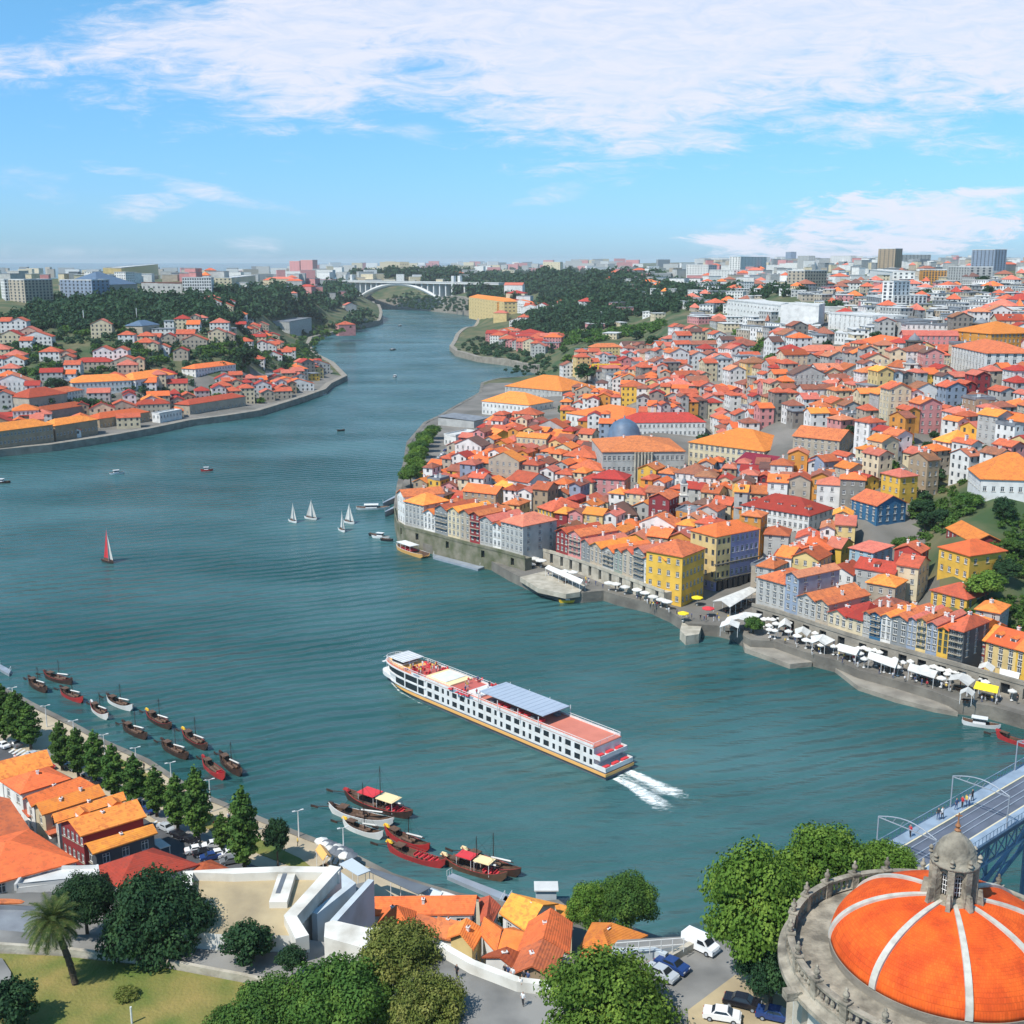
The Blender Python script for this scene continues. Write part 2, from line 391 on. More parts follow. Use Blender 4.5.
def terrain(name, poly, south=False):
    P = np.array(poly); umin, umax = 1e9, -1e9
    pts = []
    ys = []
    D = max(30 if south else 180, P[:, 1].min())
    Dm = P[:, 1].max()
    d = D
    while d < Dm:
        ys.append(d); d *= 1.022 if d < 2500 else 1.05
    for d in ys:
        for u in np.arange(-900, 1500, 16 if not south else 14):
            if d > 2500 and int(u / 16) % 2: continue
            x = (u + random.uniform(-3, 3)) / 1150 * d; y = d * random.uniform(.997, 1.003)
            if inpoly(x, y, poly): pts.append((x, y))
    if south:
        for y in range(-140, 30, 24):
            for x in range(-290, 290, 30):
                if inpoly(x, y, poly): pts.append((x, y))
    n = len(poly)
    # densify border
    border = []
    for i in range(n):
        a, b = poly[i], poly[(i + 1) % n]
        m = max(1, int(math.hypot(b[0] - a[0], b[1] - a[1]) / max(6, .02 * math.hypot(*a))))
        for k in range(m): border.append((a[0] + (b[0] - a[0]) * k / m, a[1] + (b[1] - a[1]) * k / m))
    nb = len(border)
    allp = [Vector(p) for p in border + pts]
    edges = [(i, (i + 1) % nb) for i in range(nb)]
    vo, eo, fo, *_ = delaunay_2d_cdt(allp, edges, [], 1, 1e-3)
    X = np.array([v[0] for v in vo]); Y = np.array([v[1] for v in vo])
    Z = np.concatenate([hgt(X[i:i + 4000], Y[i:i + 4000]) for i in range(0, len(X), 4000)])
    if not south: Z = Z + (rng.normal(size=len(Z)) * .15)
    far = np.hypot(X, Y) > 3000
    Z[far] += 4 * np.sin(X[far] / 900) * np.sin(Y[far] / 1300)
    if name == 'north_bank_ground': Z = np.where((Y > 4000), np.minimum(Z, 99 - 0), Z)
    if name == 'west_hill_ground': Z = np.where(Y > 3000, Z * .3, np.where(Y > 2350, Z * (1 - (Y - 2350) / 650 * .6), Z))
    mi = []
    for f in fo:
        cx = X[list(f)].mean(); cy = Y[list(f)].mean(); cz = Z[list(f)].mean()
        q = proj(cx, cy, cz)
        g = 0
        if south: g = 2 if (cx < -8 and cy < 133) else 1
        else:
            if any(inpoly(q[0], q[1], T) for T in TOWN): g = 1
        mi.append(g)
    o = obj(name, list(zip(X, Y, Z)), [tuple(f) for f in fo], ['hill_green', 'town_ground', 'grass'], mi=mi, smooth=True)
    tag(o, kind='structure'); return o
terrain('north_bank_ground', polyR)
terrain('west_hill_ground', polyL)
terrain('south_bank_ground', polyS, True)

def band(name, line, z0, z1, off, th, m, kind='structure', zf=None):
    """wall of thickness th along world polyline"""
    n = len(line); V = []; Fc = []
    for i in range(n):
        a = Vector(line[max(0, i - 1)][:2]); b = Vector(line[min(n - 1, i + 1)][:2]); d = (b - a)
        if d.length < 1e-5: d = Vector((1, 0))
        d.normalize(); nn = Vector((-d.y, d.x)); p = Vector(line[i][:2])
        zz = z1 if zf is None else zf(p.x, p.y)
        for o, z in ((off, z0), (off, zz), (off + th, zz), (off + th, z0)):
            q = p + nn * o; V.append((q.x, q.y, z))
        if i:
            k = 4 * i
            for j in range(4):
                Fc.append((k - 4 + j, k - 4 + (j + 1) % 4, k + (j + 1) % 4, k + j))
    Fc.append((3, 2, 1, 0)); k = 4 * (n - 1); Fc.append((k, k + 1, k + 2, k + 3))
    o = obj(name, V, Fc, m)
    me = o.data
    import bmesh
    bm = bmesh.new(); bm.from_mesh(me); bmesh.ops.recalc_face_normals(bm, faces=bm.faces); bm.to_mesh(me); bm.free()
    if kind: tag(o, kind=kind)
    return o
def dens(line, step):
    out = []
    for a, b in zip(line[:-1], line[1:]):
        m = max(1, int(math.hypot(b[0] - a[0], b[1] - a[1]) / step))
        for k in range(m): out.append((a[0] + (b[0] - a[0]) * k / m, a[1] + (b[1] - a[1]) * k / m))
    out.append(line[-1]); return out
band('quay_wall', dens(w0(SH_R)[:40], 8), -1.5, 3.2, -1.6, 2.4, 'quay_stone', zf=lambda x, y: max(3.2, h1(x, y) + .15))
band('quay_wall', dens(w0(SH_R)[39:], 20), -1.5, 4.5, -2, 5, 'stone', zf=lambda x, y: h1(x, y) + .8)
band('quay_wall', dens(w0(SH_L), 14), -1.5, 4.5, -3, 5, 'stone', zf=lambda x, y: h1(x, y) + .8)
band('quay_wall', dens(w0(SH_S, 3.3), 6), -1.5, 3.45, -.5, 1.3, 'quay_stone')

# water: one sheet out to the horizon
def water():
    V = [(-60000, -400, 0), (60000, -400, 0), (60000, 90000, 0), (-60000, 90000, 0)]
    m = bpy.data.materials.new('river_water'); m.use_nodes = True; M['water'] = m
    nt = m.node_tree; N = nt.nodes; L = nt.links; b = N['Principled BSDF']
    b.inputs['Roughness'].default_value = .16; b.inputs['IOR'].default_value = 1.33
    tc = N.new('ShaderNodeTexCoord')
    def noise(sc, det, rot=0, sx=1, sy=1):
        mp = N.new('ShaderNodeMapping'); mp.inputs['Rotation'].default_value = (0, 0, rot); mp.inputs['Scale'].default_value = (sx, sy, 1)
        L.new(tc.outputs['Object'], mp.inputs['Vector'])
        n = N.new('ShaderNodeTexNoise'); n.inputs['Scale'].default_value = sc; n.inputs['Detail'].default_value = det
        L.new(mp.outputs[0], n.inputs['Vector']); return n.outputs['Fac'], mp
    f1, _ = noise(.009, 3, .5, 1, 2)
    ramp = N.new('ShaderNodeValToRGB'); ramp.color_ramp.elements[0].position = .35; ramp.color_ramp.elements[1].position = .68
    ramp.color_ramp.elements[0].color = (.011, .066, .064, 1); ramp.color_ramp.elements[1].color = (.056, .140, .146, 1)
    SC.cycles.max_bounces = 5; SC.cycles.diffuse_bounces = 3; SC.cycles.glossy_bounces = 2; SC.cycles.transparent_max_bounces = 6
    L.new(f1, ramp.inputs['Fac']); L.new(ramp.outputs[0], b.inputs['Base Color'])
    rr, _ = noise(.006, 4, -.4, 1, 3)
    mr = N.new('ShaderNodeMapRange'); mr.inputs['From Min'].default_value = .35; mr.inputs['From Max'].default_value = .65; mr.inputs['To Min'].default_value = .14; mr.inputs['To Max'].default_value = .32
    L.new(rr, mr.inputs['Value']); L.new(mr.outputs[0], b.inputs['Roughness'])
    a1, _ = noise(.40, 5, -.42, .45, 1.6); a2, _ = noise(.10, 3, -.5, .5, 1.7)
    mp = N.new('ShaderNodeMapping'); mp.inputs['Rotation'].default_value = (0, 0, -.40); L.new(tc.outputs['Object'], mp.inputs['Vector'])
    w = N.new('ShaderNodeTexWave'); w.bands_direction = 'Y'; w.inputs['Scale'].default_value = .06; w.inputs['Distortion'].default_value = 6; w.inputs['Detail'].default_value = 3
    w.inputs['Detail Scale'].default_value = .5
    L.new(mp.outputs[0], w.inputs['Vector'])
    pm, _ = noise(.012, 2, .2)
    pr = N.new('ShaderNodeMapRange'); pr.inputs['From Min'].default_value = .42; pr.inputs['From Max'].default_value = .6; pr.inputs['To Min'].default_value = .35; pr.inputs['To Max'].default_value = .95; L.new(pm, pr.inputs['Value'])
    wm = N.new('ShaderNodeMath'); wm.operation = 'MULTIPLY'; L.new(w.outputs['Fac'], wm.inputs[0]); L.new(pr.outputs[0], wm.inputs[1])
    def ma(op, x, y):
        q = N.new('ShaderNodeMath'); q.operation = op
        for i, v in enumerate((x, y)):
            if isinstance(v, (int, float)): q.inputs[i].default_value = v
            else: L.new(v, q.inputs[i])
        return q.outputs[0]
    a3, _ = noise(1.3, 4, -.3, .6, 1.5)
    h = ma('ADD', ma('ADD', ma('MULTIPLY', a3, .22), ma('MULTIPLY', a1, .85)), ma('ADD', ma('MULTIPLY', a2, 1.7), ma('MULTIPLY', wm.outputs[0], 1.25)))
    bp = N.new('ShaderNodeBump'); bp.inputs['Strength'].default_value = 1.0; bp.inputs['Distance'].default_value = .72
    L.new(h, bp.inputs['Height']); L.new(bp.outputs[0], b.inputs['Normal'])
    o = obj('water', V, [(0, 1, 2, 3)], 'water'); tag(o, kind='structure')
water()

# ------------------------------------------------------------------ camera, sun, sky
cam = bpy.data.cameras.new('camera'); co = bpy.data.objects.new('camera', cam); COL.objects.link(co)
co.location = (0, 0, HC); co.rotation_euler = (math.pi / 2 - PT, 0, 0)
cam.sensor_width = 36; cam.lens = 36 * F / 1024; cam.clip_end = 150000; cam.clip_start = 1
SC.camera = co
SAZ = math.atan2(-.74, -.67); SEL = R(54)      # towards the sun
sd = Vector((math.sin(SAZ) * math.cos(SEL), math.cos(SAZ) * math.cos(SEL), math.sin(SEL)))
sl = bpy.data.lights.new('sun', 'SUN'); sl.energy = 4.8; sl.angle = R(.55); sl.color = (1, .95, .87)
so = bpy.data.objects.new('sun', sl); COL.objects.link(so); so.rotation_euler = sd.to_track_quat('Z', 'Y').to_euler()
W = bpy.data.worlds.new('World'); SC.world = W; W.use_nodes = True
def sky():
    nt = W.node_tree; N = nt.nodes; L = nt.links
    bg = N['Background']; bg.inputs['Strength'].default_value = .15
    st = N.new('ShaderNodeTexSky'); st.sky_type = 'NISHITA'; st.sun_disc = False; st.sun_elevation = SEL; st.sun_rotation = SAZ
    st.air_density = 1.0; st.dust_density = .35; st.ozone_density = 4.0; st.altitude = 50
    def ma(op, x, y=0, z=None, cl=False):
        q = N.new('ShaderNodeMath'); q.operation = op; q.use_clamp = cl
        for i, v in enumerate((x, y) if z is None else (x, y, z)):
            if isinstance(v, (int, float)): q.inputs[i].default_value = v
            else: L.new(v, q.inputs[i])
        return q.outputs[0]
    tc = N.new('ShaderNodeTexCoord'); sx = N.new('ShaderNodeSeparateXYZ'); L.new(tc.outputs['Generated'], sx.inputs[0])
    cz = N.new('ShaderNodeCombineXYZ'); L.new(sx.outputs[0], cz.inputs[0]); L.new(sx.outputs[1], cz.inputs[1]); L.new(ma('MAXIMUM', sx.outputs[2], .004), cz.inputs[2])
    nv = N.new('ShaderNodeVectorMath'); nv.operation = 'NORMALIZE'; L.new(cz.outputs[0], nv.inputs[0]); L.new(nv.outputs[0], st.inputs['Vector'])
    ys = ma('MAXIMUM', sx.outputs[1], .05)
    u = ma('DIVIDE', sx.outputs[0], ys); v = ma('DIVIDE', sx.outputs[2], ys)
    # piecewise curves over azimuth; u -.45..+.45
    un = ma('MULTIPLY_ADD', u, 1 / 1.0, .5)
    def U(px): return .5 + (px - 512) / 1150 * 1.02
    def Vv(py):
        e = math.atan((512 - py) / F) - PT
        return math.tan(e)
    def curve(pts):
        r = N.new('ShaderNodeValToRGB'); cr = r.color_ramp
        for i, (px, py) in enumerate(pts):
            el = cr.elements[i] if i < 2 else cr.elements.new(U(px))
            el.position = U(px); q = Vv(py) * 2; el.color = (q, q, q, 1)
        L.new(un, r.inputs['Fac']); return ma('MULTIPLY', r.outputs[0], .5)
    low = curve([(0, 102), (60, 106), (150, 118), (230, 140), (310, 156), (380, 126), (470, 140), (560, 182), (640, 188), (760, 164), (860, 142), (1024, 164)])
    upp = curve([(0, 42), (60, 26), (130, 6), (250, -20), (330, -80), (1024, -160)])
    cb = N.new('ShaderNodeCombineXYZ'); L.new(ma('MULTIPLY', u, 4.2), cb.inputs[0]); L.new(ma('MULTIPLY', v, 17), cb.inputs[1])
    mp = N.new('ShaderNodeMapping'); mp.inputs['Rotation'].default_value = (0, 0, .22); L.new(cb.outputs[0], mp.inputs[0])
    n1 = N.new('ShaderNodeTexNoise'); n1.inputs['Scale'].default_value = 1.6; n1.inputs['Detail'].default_value = 10; n1.inputs['Roughness'].default_value = .62; n1.inputs['Distortion'].default_value = .5; L.new(mp.outputs[0], n1.inputs['Vector'])
    n2 = N.new('ShaderNodeTexNoise'); n2.inputs['Scale'].default_value = 5; n2.inputs['Detail'].default_value = 8; n2.inputs['Roughness'].default_value = .7; n2.inputs['Distortion'].default_value = .8; L.new(mp.outputs[0], n2.inputs['Vector'])
    nz = ma('ADD', ma('MULTIPLY', ma('SUBTRACT', n1.outputs['Fac'], .5), .19), ma('MULTIPLY', ma('SUBTRACT', n2.outputs['Fac'], .5), .12))
    inlow = ma('MULTIPLY', ma('ADD', ma('SUBTRACT', v, low), nz), 24)
    inup = ma('MULTIPLY', ma('ADD', ma('SUBTRACT', upp, v), ma('MULTIPLY', nz, .5)), 42)
    sheet = ma('MINIMUM', inlow, inup)
    # smaller clouds: ellipses (px, py, rx, ry, slope)
    best = None
    for px, py, rx, ry, sl_, amp in ((840, 236, 190, 46, .05, 2.6), (925, 206, 110, 20, .10, 1.6), (720, 226, 55, 20, .5, 1.0), (205, 188, 105, 9, -.22, .85), (160, 204, 55, 16, 0, .9), (70, 188, 60, 18, -.2, .7),
                                     (560, 190, 60, 12, .3, .7), (262, 249, 44, 12, 0, .8), (425, 130, 40, 12, 0, .6), (60, 250, 140, 10, 0, .35)):
        du = ma('SUBTRACT', un, U(px)); dv = ma('SUBTRACT', ma('SUBTRACT', v, Vv(py)), ma('MULTIPLY', du, sl_))
        a = ma('POWER', ma('ABSOLUTE', ma('MULTIPLY', du, 1150 / rx)), 2); b = ma('POWER', ma('ABSOLUTE', ma('MULTIPLY', dv, 1100 / ry)), 2)
        e = ma('MULTIPLY', ma('ADD', ma('SUBTRACT', .8, ma('ADD', a, b)), ma('MULTIPLY', nz, 22)), amp * .62)
        e = ma('MINIMUM', e, amp * .9)
        best = e if best is None else ma('MAXIMUM', best, e)
    dn = ma('MAXIMUM', ma('MULTIPLY', sheet, .6), best)
    dn = ma('MULTIPLY', dn, 1.0, cl=True)
    ss = N.new('ShaderNodeMapRange'); ss.interpolation_type = 'SMOOTHSTEP'; L.new(dn, ss.inputs['Value'])
    # inner variation of the sheet
    var = ma('MULTIPLY_ADD', n2.outputs['Fac'], 1.0, .40, cl=True)
    cov = ma('MULTIPLY', ma('MULTIPLY', ss.outputs[0], var), .95)
    up = ma('GREATER_THAN', sx.outputs[2], 0)
    front = ma('GREATER_THAN', sx.outputs[1], .06)
    cov = ma('MULTIPLY', ma('MULTIPLY', cov, up), front)
    mx = N.new('ShaderNodeMix'); mx.data_type = 'RGBA'
    hs = N.new('ShaderNodeMix'); hs.data_type = 'RGBA'; hs.blend_type = 'MULTIPLY'; hs.inputs[0].default_value = 1
    L.new(st.outputs[0], hs.inputs[6]); 
    tr = N.new('ShaderNodeValToRGB'); tr.color_ramp.elements[0].color = (.38, .61, .99, 1); tr.color_ramp.elements[1].color = (.60, .98, 1.0, 1); tr.color_ramp.elements[1].position = .28
    L.new(ma('MAXIMUM', sx.outputs[2], 0), tr.inputs['Fac']); L.new(tr.outputs[0], hs.inputs[7])
    L.new(cov, mx.inputs[0]); L.new(hs.outputs[2], mx.inputs[6]); mx.inputs[7].default_value = CLOUDC
    L.new(mx.outputs[2], bg.inputs['Color'])
CLOUDC = (4.9, 5.1, 5.9, 1)
sky()
SC.view_settings.view_transform = 'Standard'; SC.view_settings.look = 'None'; SC.view_settings.exposure = .2; SC.view_settings.gamma = 1

# haze: the air between here and the horizon
HAZE = True
if HAZE:
    m = bpy.data.materials.new('haze_air'); m.use_nodes = True; nt = m.node_tree; nt.nodes.remove(nt.nodes['Principled BSDF'])
    pv = nt.nodes.new('ShaderNodeVolumePrincipled'); pv.inputs['Density'].default_value = .00005; pv.inputs['Color'].default_value = (.90, .96, 1, 1); pv.inputs['Anisotropy'].default_value = 0.0
    nt.links.new(pv.outputs[0], nt.nodes['Material Output'].inputs['Volume']); M['haze'] = m
    b = MB(); b.box((0, 7800, 66), (24000, 16400, 136))
    h = b.build('haze', 'haze'); tag(h, kind='stuff')
# ------------------------------------------------------------------ houses
def V2(a, b): return (b[0] - a[0], b[1] - a[1])
def L2(a, b): return math.hypot(b[0] - a[0], b[1] - a[1])
def lerp(a, b, t): return tuple(a[i] + (b[i] - a[i]) * t for i in range(len(a)))
def facade(mb, p0, p1, z0, z1, cols, rows, ww, wh, sill=1.0, fh=3.0, rec=.18, mw=0, mp=1, arch=0, last=None):
    """wall p0->p1 (outside on the right-hand side) with recessed openings; returns opening centres"""
    L = L2(p0, p1); dx, dy = (p1[0] - p0[0]) / L, (p1[1] - p0[1]) / L; nx, ny = dy, -dx
    xs = [0]; wins = []
    ww = min(ww, L / max(cols, 1) * .62)
    for c in range(cols):
        m = L * (c + .5) / cols; xs += [m - ww / 2, m + ww / 2]
    xs.append(L)
    zs = [z0]
    for r in range(rows):
        a = z1 - (rows - r) * fh + sill
        if a <= zs[-1] + .05: a = zs[-1] + .1
        b = min(a + wh, z1 - .15)
        zs += [a, b]
    zs.append(z1)
    nxn, nz = len(xs), len(zs)
    def P(x, z, o=0): return (p0[0] + dx * x - nx * o, p0[1] + dy * x - ny * o, z)
    V = [P(x, z) for z in zs for x in xs]; Fc = []; m = []
    for j in range(nz - 1):
        for i in range(nxn - 1):
            a = j * nxn + i; q = (a, a + 1, a + 1 + nxn, a + nxn)
            if i % 2 == 1 and j % 2 == 1:
                k = len(V)
                V += [P(xs[i], zs[j], rec), P(xs[i + 1], zs[j], rec), P(xs[i + 1], zs[j + 1], rec), P(xs[i], zs[j + 1], rec)]
                for e in range(4): Fc.append((q[e], q[(e + 1) % 4], k + (e + 1) % 4, k + e)); m.append(mw)
                Fc.append((k, k + 1, k + 2, k + 3)); m.append(mp)
                wins.append(((xs[i] + xs[i + 1]) / 2, (zs[j] + zs[j + 1]) / 2, xs[i + 1] - xs[i], zs[j + 1] - zs[j], i // 2, j // 2))
            else: Fc.append(q); m.append(mw)
    k = len(mb.V); mb.V += V; mb.F += [tuple(v + k for v in f) for f in Fc]; mb.m += m
    return [(P(x, z, rec - .03), w, h, math.atan2(dy, dx), c, r) for x, z, w, h, c, r in wins]
WIN = {}
def win_mesh(w, h, style='white'):
    key = (round(w, 1), round(h, 1), style)
    if key in WIN: return WIN[key]
    w, h = key[:2]; t = .10; mb = MB()
    for c, d in (((0, 0, h / 2 - t / 2), (w, .09, t)), ((0, 0, -h / 2 + t / 2), (w, .09, t)), ((-w / 2 + t / 2, 0, 0), (t, .085, h - 2 * t)), ((w / 2 - t / 2, 0, 0), (t, .085, h - 2 * t)),
                 ((0, .005, 0), (t * .8, .07, h - 2 * t)), ((0, .005, h * .18), (w - 2 * t, .06, t * .7))):
        mb.box(c, d, 0)
    mb.box((0, .03, 0), (w - .06, .02, h - .06), 1)
    if style == 'white': mb.box((0, -.10, -h / 2 - .06), (w + .3, .32, .12), 2)
    me_o = mb.build('window', ['frame_' + ('green' if style == 'green' else 'white'), 'pane', 'stone_pale'])
    me = me_o.data; bpy.data.objects.remove(me_o); WIN[key] = me; return me
CHIM = []
def chim_mesh(i):
    if not CHIM:
        for h, w in ((1.6, .8), (1.2, 1.1), (2.0, .7)):
            mb = MB(); mb.box((0, 0, h / 2 - .6), (w, .6, h + 1.2), 0); mb.box((0, 0, h + .06), (w + .2, .8, .16), 0); mb.tube((-.15, 0, h + .1), (-.15, 0, h + .5), .12, 1); mb.tube((.15, 0, h + .1), (.15, 0, h + .5), .12, 1)
            o = mb.build('chimney', ['wall_white', 'roof_orange']); CHIM.append(o.data); bpy.data.objects.remove(o)
    return CHIM[i % len(CHIM)]
def roof_geo(mb, Q, z, kind, axis, rise, ov=.45, th=.22, m=0, mg=None, wallmb=None):
    """Q: four corners (counter-clockwise) in plan; axis 0 ridge parallel to Q0-Q1"""
    if axis == 1: Q = [Q[1], Q[2], Q[3], Q[0]]
    cx = sum(p[0] for p in Q) / 4; cy = sum(p[1] for p in Q) / 4
    E = []
    for p in Q:
        d = math.hypot(p[0] - cx, p[1] - cy); E.append((p[0] + (p[0] - cx) / d * ov * 1.3, p[1] + (p[1] - cy) / d * ov * 1.3))
    if kind == 'flat':
        mb.prism(E, z, z + .35, m); return z + .35
    if kind == 'shed':
        V = [(*E[0], z), (*E[1], z), (*E[2], z + rise), (*E[3], z + rise)]
        V2_ = [(a, b, c + th) for a, b, c in V]
        mb.add(V + V2_, [(3, 2, 1, 0), (4, 5, 6, 7), (0, 1, 5, 4), (1, 2, 6, 5), (2, 3, 7, 6), (3, 0, 4, 7)], m); return z + rise
    if kind == 'gable': t = 0
    else: t = min(.48, .5 * L2(Q[1], Q[2]) / max(L2(Q[0], Q[1]), .1))
    a = lerp(E[3], E[0], .5); b = lerp(E[2], E[1], .5)
    r0 = lerp(a, b, t); r1 = lerp(a, b, 1 - t)
    sl = -.12
    T = [(*E[0], z + sl + th), (*E[1], z + sl + th), (*E[2], z + sl + th), (*E[3], z + sl + th), (*r0, z + rise + th), (*r1, z + rise + th)]
    B = [(p[0], p[1], p[2] - th) for p in T]
    Fc = [(0, 1, 5, 4), (2, 3, 4, 5)]
    if kind != 'gable': Fc += [(1, 2, 5), (3, 0, 4)]
    Bf = [tuple(i + 6 for i in f)[::-1] for f in Fc]
    if kind == 'gable': edges = [(0, 1), (1, 5), (5, 2), (2, 3), (3, 4), (4, 0)]
    else: edges = [(0, 1), (1, 2), (2, 3), (3, 0)]
    S = [(j, i, i + 6, j + 6) for i, j in edges]
    mb.add(T + B, Fc + Bf + S, m)
    if kind == 'gable' and wallmb is not None:
        ra = lerp(Q[3], Q[0], .5); rb = lerp(Q[2], Q[1], .5)
        wallmb.add([(*Q[3], z), (*Q[0], z), (*ra, z + rise - .02)], [(0, 1, 2)], 0)
        wallmb.add([(*Q[1], z), (*Q[2], z), (*rb, z + rise - .02)], [(0, 1, 2)], 0)
    return z + rise
def facing(a, b):
    L = L2(a, b); nx, ny = (b[1] - a[1]) / L, -(b[0] - a[0]) / L
    mx, my = (a[0] + b[0]) / 2, (a[1] + b[1]) / 2
    return -(nx * mx + ny * my) / math.hypot(mx, my)
CS_ = 1.0
def building(name, Q, z0, z1, wall, roof, kind='hip', axis=0, rise=None, floors=None, wins=1, label=None, cat='house', group=None, chim=1,
             ww=1.1, wh=1.6, fh=None, extra=None, sidewall=None, style='white', wobj=True, ov=.45, cols=None, dormers=0, balcony=False, base=None, par=None, blank=(), sill=1.0):
    """Q counter-clockwise from above, outside faces p_i -> p_i+1 on the right-hand side"""
    A = sum(Q[i][0] * Q[(i + 1) % 4][1] - Q[(i + 1) % 4][0] * Q[i][1] for i in range(4))
    if A < 0: Q = [Q[1], Q[0], Q[3], Q[2]]
    cx = sum(p[0] for p in Q) / 4; cy = sum(p[1] for p in Q) / 4
    o = empty(name, (cx, cy, z0)); tag(o, label, cat, group)
    q = [(p[0] - cx, p[1] - cy) for p in Q]
    h = z1 - z0
    fh = fh or (h / floors if floors else 3.0)
    rows = floors or max(1, int(h / fh))
    zb = -3.5 if base is None else base
    mb = MB(); W_ = []
    for i in range(4):
        a, b = q[i], q[(i + 1) % 4]; A_, B_ = Q[i], Q[(i + 1) % 4]
        f = facing(A_, B_); L = L2(a, b)
        if f > .06 and wins and i not in blank:
            n = cols[i] if cols else max(1, int(L / 2.6))
            if cols is None and L < 1.8: n = 0
            if n:
                mb.prism  # lower plinth below the facade
                W_ += facade(mb, a, b, zb, h, n, rows, ww, wh, sill=sill, fh=fh)
                continue
        mb.add([(*a, zb), (*b, zb), (*b, h), (*a, h)], [(0, 1, 2, 3)], 0)
    mb.add([(*q[0], h - .02), (*q[1], h - .02), (*q[2], h - .02), (*q[3], h - .02)], [(0, 1, 2, 3)], 0)
    if rise is None:
        s = L2(q[1], q[2]) if axis == 0 else L2(q[0], q[1])
        rise = min(4.5, s * .5 * .48)
    rb = MB(); rz = roof_geo(rb, q, h, kind, axis, rise, ov, wallmb=mb)
    wl = mb.build('wall', ['wall_' + wall if 'wall_' + wall in M else wall, 'pane'], o)
    if kind == 'flat':
        rb = MB(); rb.prism([(p[0] * .985, p[1] * .985) for p in q], h, h + .12, 0)
        for i in range(4):
            a, b = q[i], q[(i + 1) % 4]; d = L2(a, b); ux, uy = (b[0] - a[0]) / d, (b[1] - a[1]) / d
            rb.prism([(a[0] - uy * -.25 + 0, a[1] + ux * -.25 * -1 + 0), (b[0] + uy * .25, b[1] - ux * .25), (b[0] - uy * .12, b[1] + ux * .12), (a[0] - uy * .12, a[1] + ux * .12)], h - .3, h + .75, 0)
    ro = rb.build('roof', roof, o)
    if wobj:
        for (p, w, hh, rz_, c, r) in W_: 
            share('window', win_mesh(w, hh, style), o, p, rz_)
    for k in range(chim):
        t = (k + .5) / chim * .8 + .1 + random.uniform(-.05, .05)
        p = lerp(lerp(q[0], q[1], t), lerp(q[3], q[2], t), random.uniform(.3, .7))
        share('chimney', chim_mesh(int(abs(p[0] * 7)) % 3), ro, (p[0], p[1], h + rise * .45 if kind != 'flat' else h), random.uniform(0, 3), CS_)
    for k in range(dormers):
        t = (k + .5) / dormers
        e = lerp(q[0], q[1], t); c_ = lerp(q[3], q[2], t); p = lerp(e, c_, .24)
        an = math.atan2(q[1][1] - q[0][1], q[1][0] - q[0][0])
        d_m = MB(); d_m.box((0, 0, .55), (1.5, 2.0, 1.5), 0); d_m.box((0, -1.0, .6), (1.0, .06, 1.0), 2)
        d_m.add([(-.95, -1.15, 1.25), (.95, -1.15, 1.25), (.95, 1.2, 1.25), (-.95, 1.2, 1.25), (0, -1.15, 1.8), (0, 1.2, 1.8)], [(0, 1, 4), (2, 3, 5), (1, 2, 5, 4), (3, 0, 4, 5), (0, 3, 2, 1)], 1)
        d = d_m.build('dormer', ['wall_white', roof, 'pane'], ro, (p[0], p[1], h + rise * .22)); d.rotation_euler = (0, 0, an)
    if balcony:
        an = math.atan2(q[1][1] - q[0][1], q[1][0] - q[0][0])
        L = L2(q[0], q[1])
        for r in range(1, rows):
            bm_ = MB(); bm_.box((0, -.35, 0), (L * .88, .7, .12), 0)
            bm_.box((0, -.68, .85), (L * .88, .05, .06), 1)
            for k in range(int(L * .88 / .45)): bm_.box((-L * .44 + .2 + k * .45, -.68, .45), (.04, .04, .8), 1)
            bo = bm_.build('balcony', ['stone_pale', 'black_paint'], o, (*lerp(q[0], q[1], .5), h - (rows - r) * fh + .15)); bo.rotation_euler = (0, 0, an)
    return o
def front(fl, fr, top, depth, z0=None):
    """footprint from the two foot pixels of the front face"""
    if z0 is None: a = hit(*fl); b = hit(*fr); z = min(a[2], b[2])
    else: a = at(*fl, z0); b = at(*fr, z0); z = z0
    zt = top_z(a[0], a[1], top)
    d = V2(a, b); L = math.hypot(*d); n = (-d[1] / L, d[0] / L)
    return [a[:2], b[:2], (b[0] + n[0] * depth, b[1] + n[1] * depth), (a[0] + n[0] * depth, a[1] + n[1] * depth)], z, zt
OCC = []      # footprints already taken: (cx, cy, r, Q)
def taken(x, y, r=0):
    for cx, cy, rr, Q in OCC:
        if abs(x - cx) < rr + r and abs(y - cy) < rr + r:
            if Q is None: return True
            # inside quad grown by r
            ins = True
            for i in range(4):
                a, b = Q[i], Q[(i + 1) % 4]; L = L2(a, b)
                if L > 0 and ((b[0] - a[0]) * (y - a[1]) - (b[1] - a[1]) * (x - a[0])) / L < -r: ins = False; break
            if ins: return True
    return False
def occupy(Q):
    A = sum(Q[i][0] * Q[(i + 1) % 4][1] - Q[(i + 1) % 4][0] * Q[i][1] for i in range(4))
    if A < 0: Q = [Q[1], Q[0], Q[3], Q[2]]
    cx = sum(p[0] for p in Q) / 4; cy = sum(p[1] for p in Q) / 4
    OCC.append((cx, cy, max(L2((cx, cy), p) for p in Q), Q))
def landmark(name, fl, fr, top, depth, wall, roof, label, cat='building', **kw):
    z0 = kw.pop('z0', None)
    Q, z, zt = front(fl, fr, top, depth, z0)
    occupy(Q)
    n_ = ((Q[0][0] - Q[3][0]) / depth, (Q[0][1] - Q[3][1]) / depth); e_ = kw.pop('clear', 6)
    occupy([(Q[0][0] + n_[0] * e_, Q[0][1] + n_[1] * e_), (Q[1][0] + n_[0] * e_, Q[1][1] + n_[1] * e_), Q[1], Q[0]])
    return building(name, Q, z, max(zt, z + 3), wall, roof, label=label, cat=cat, **kw)

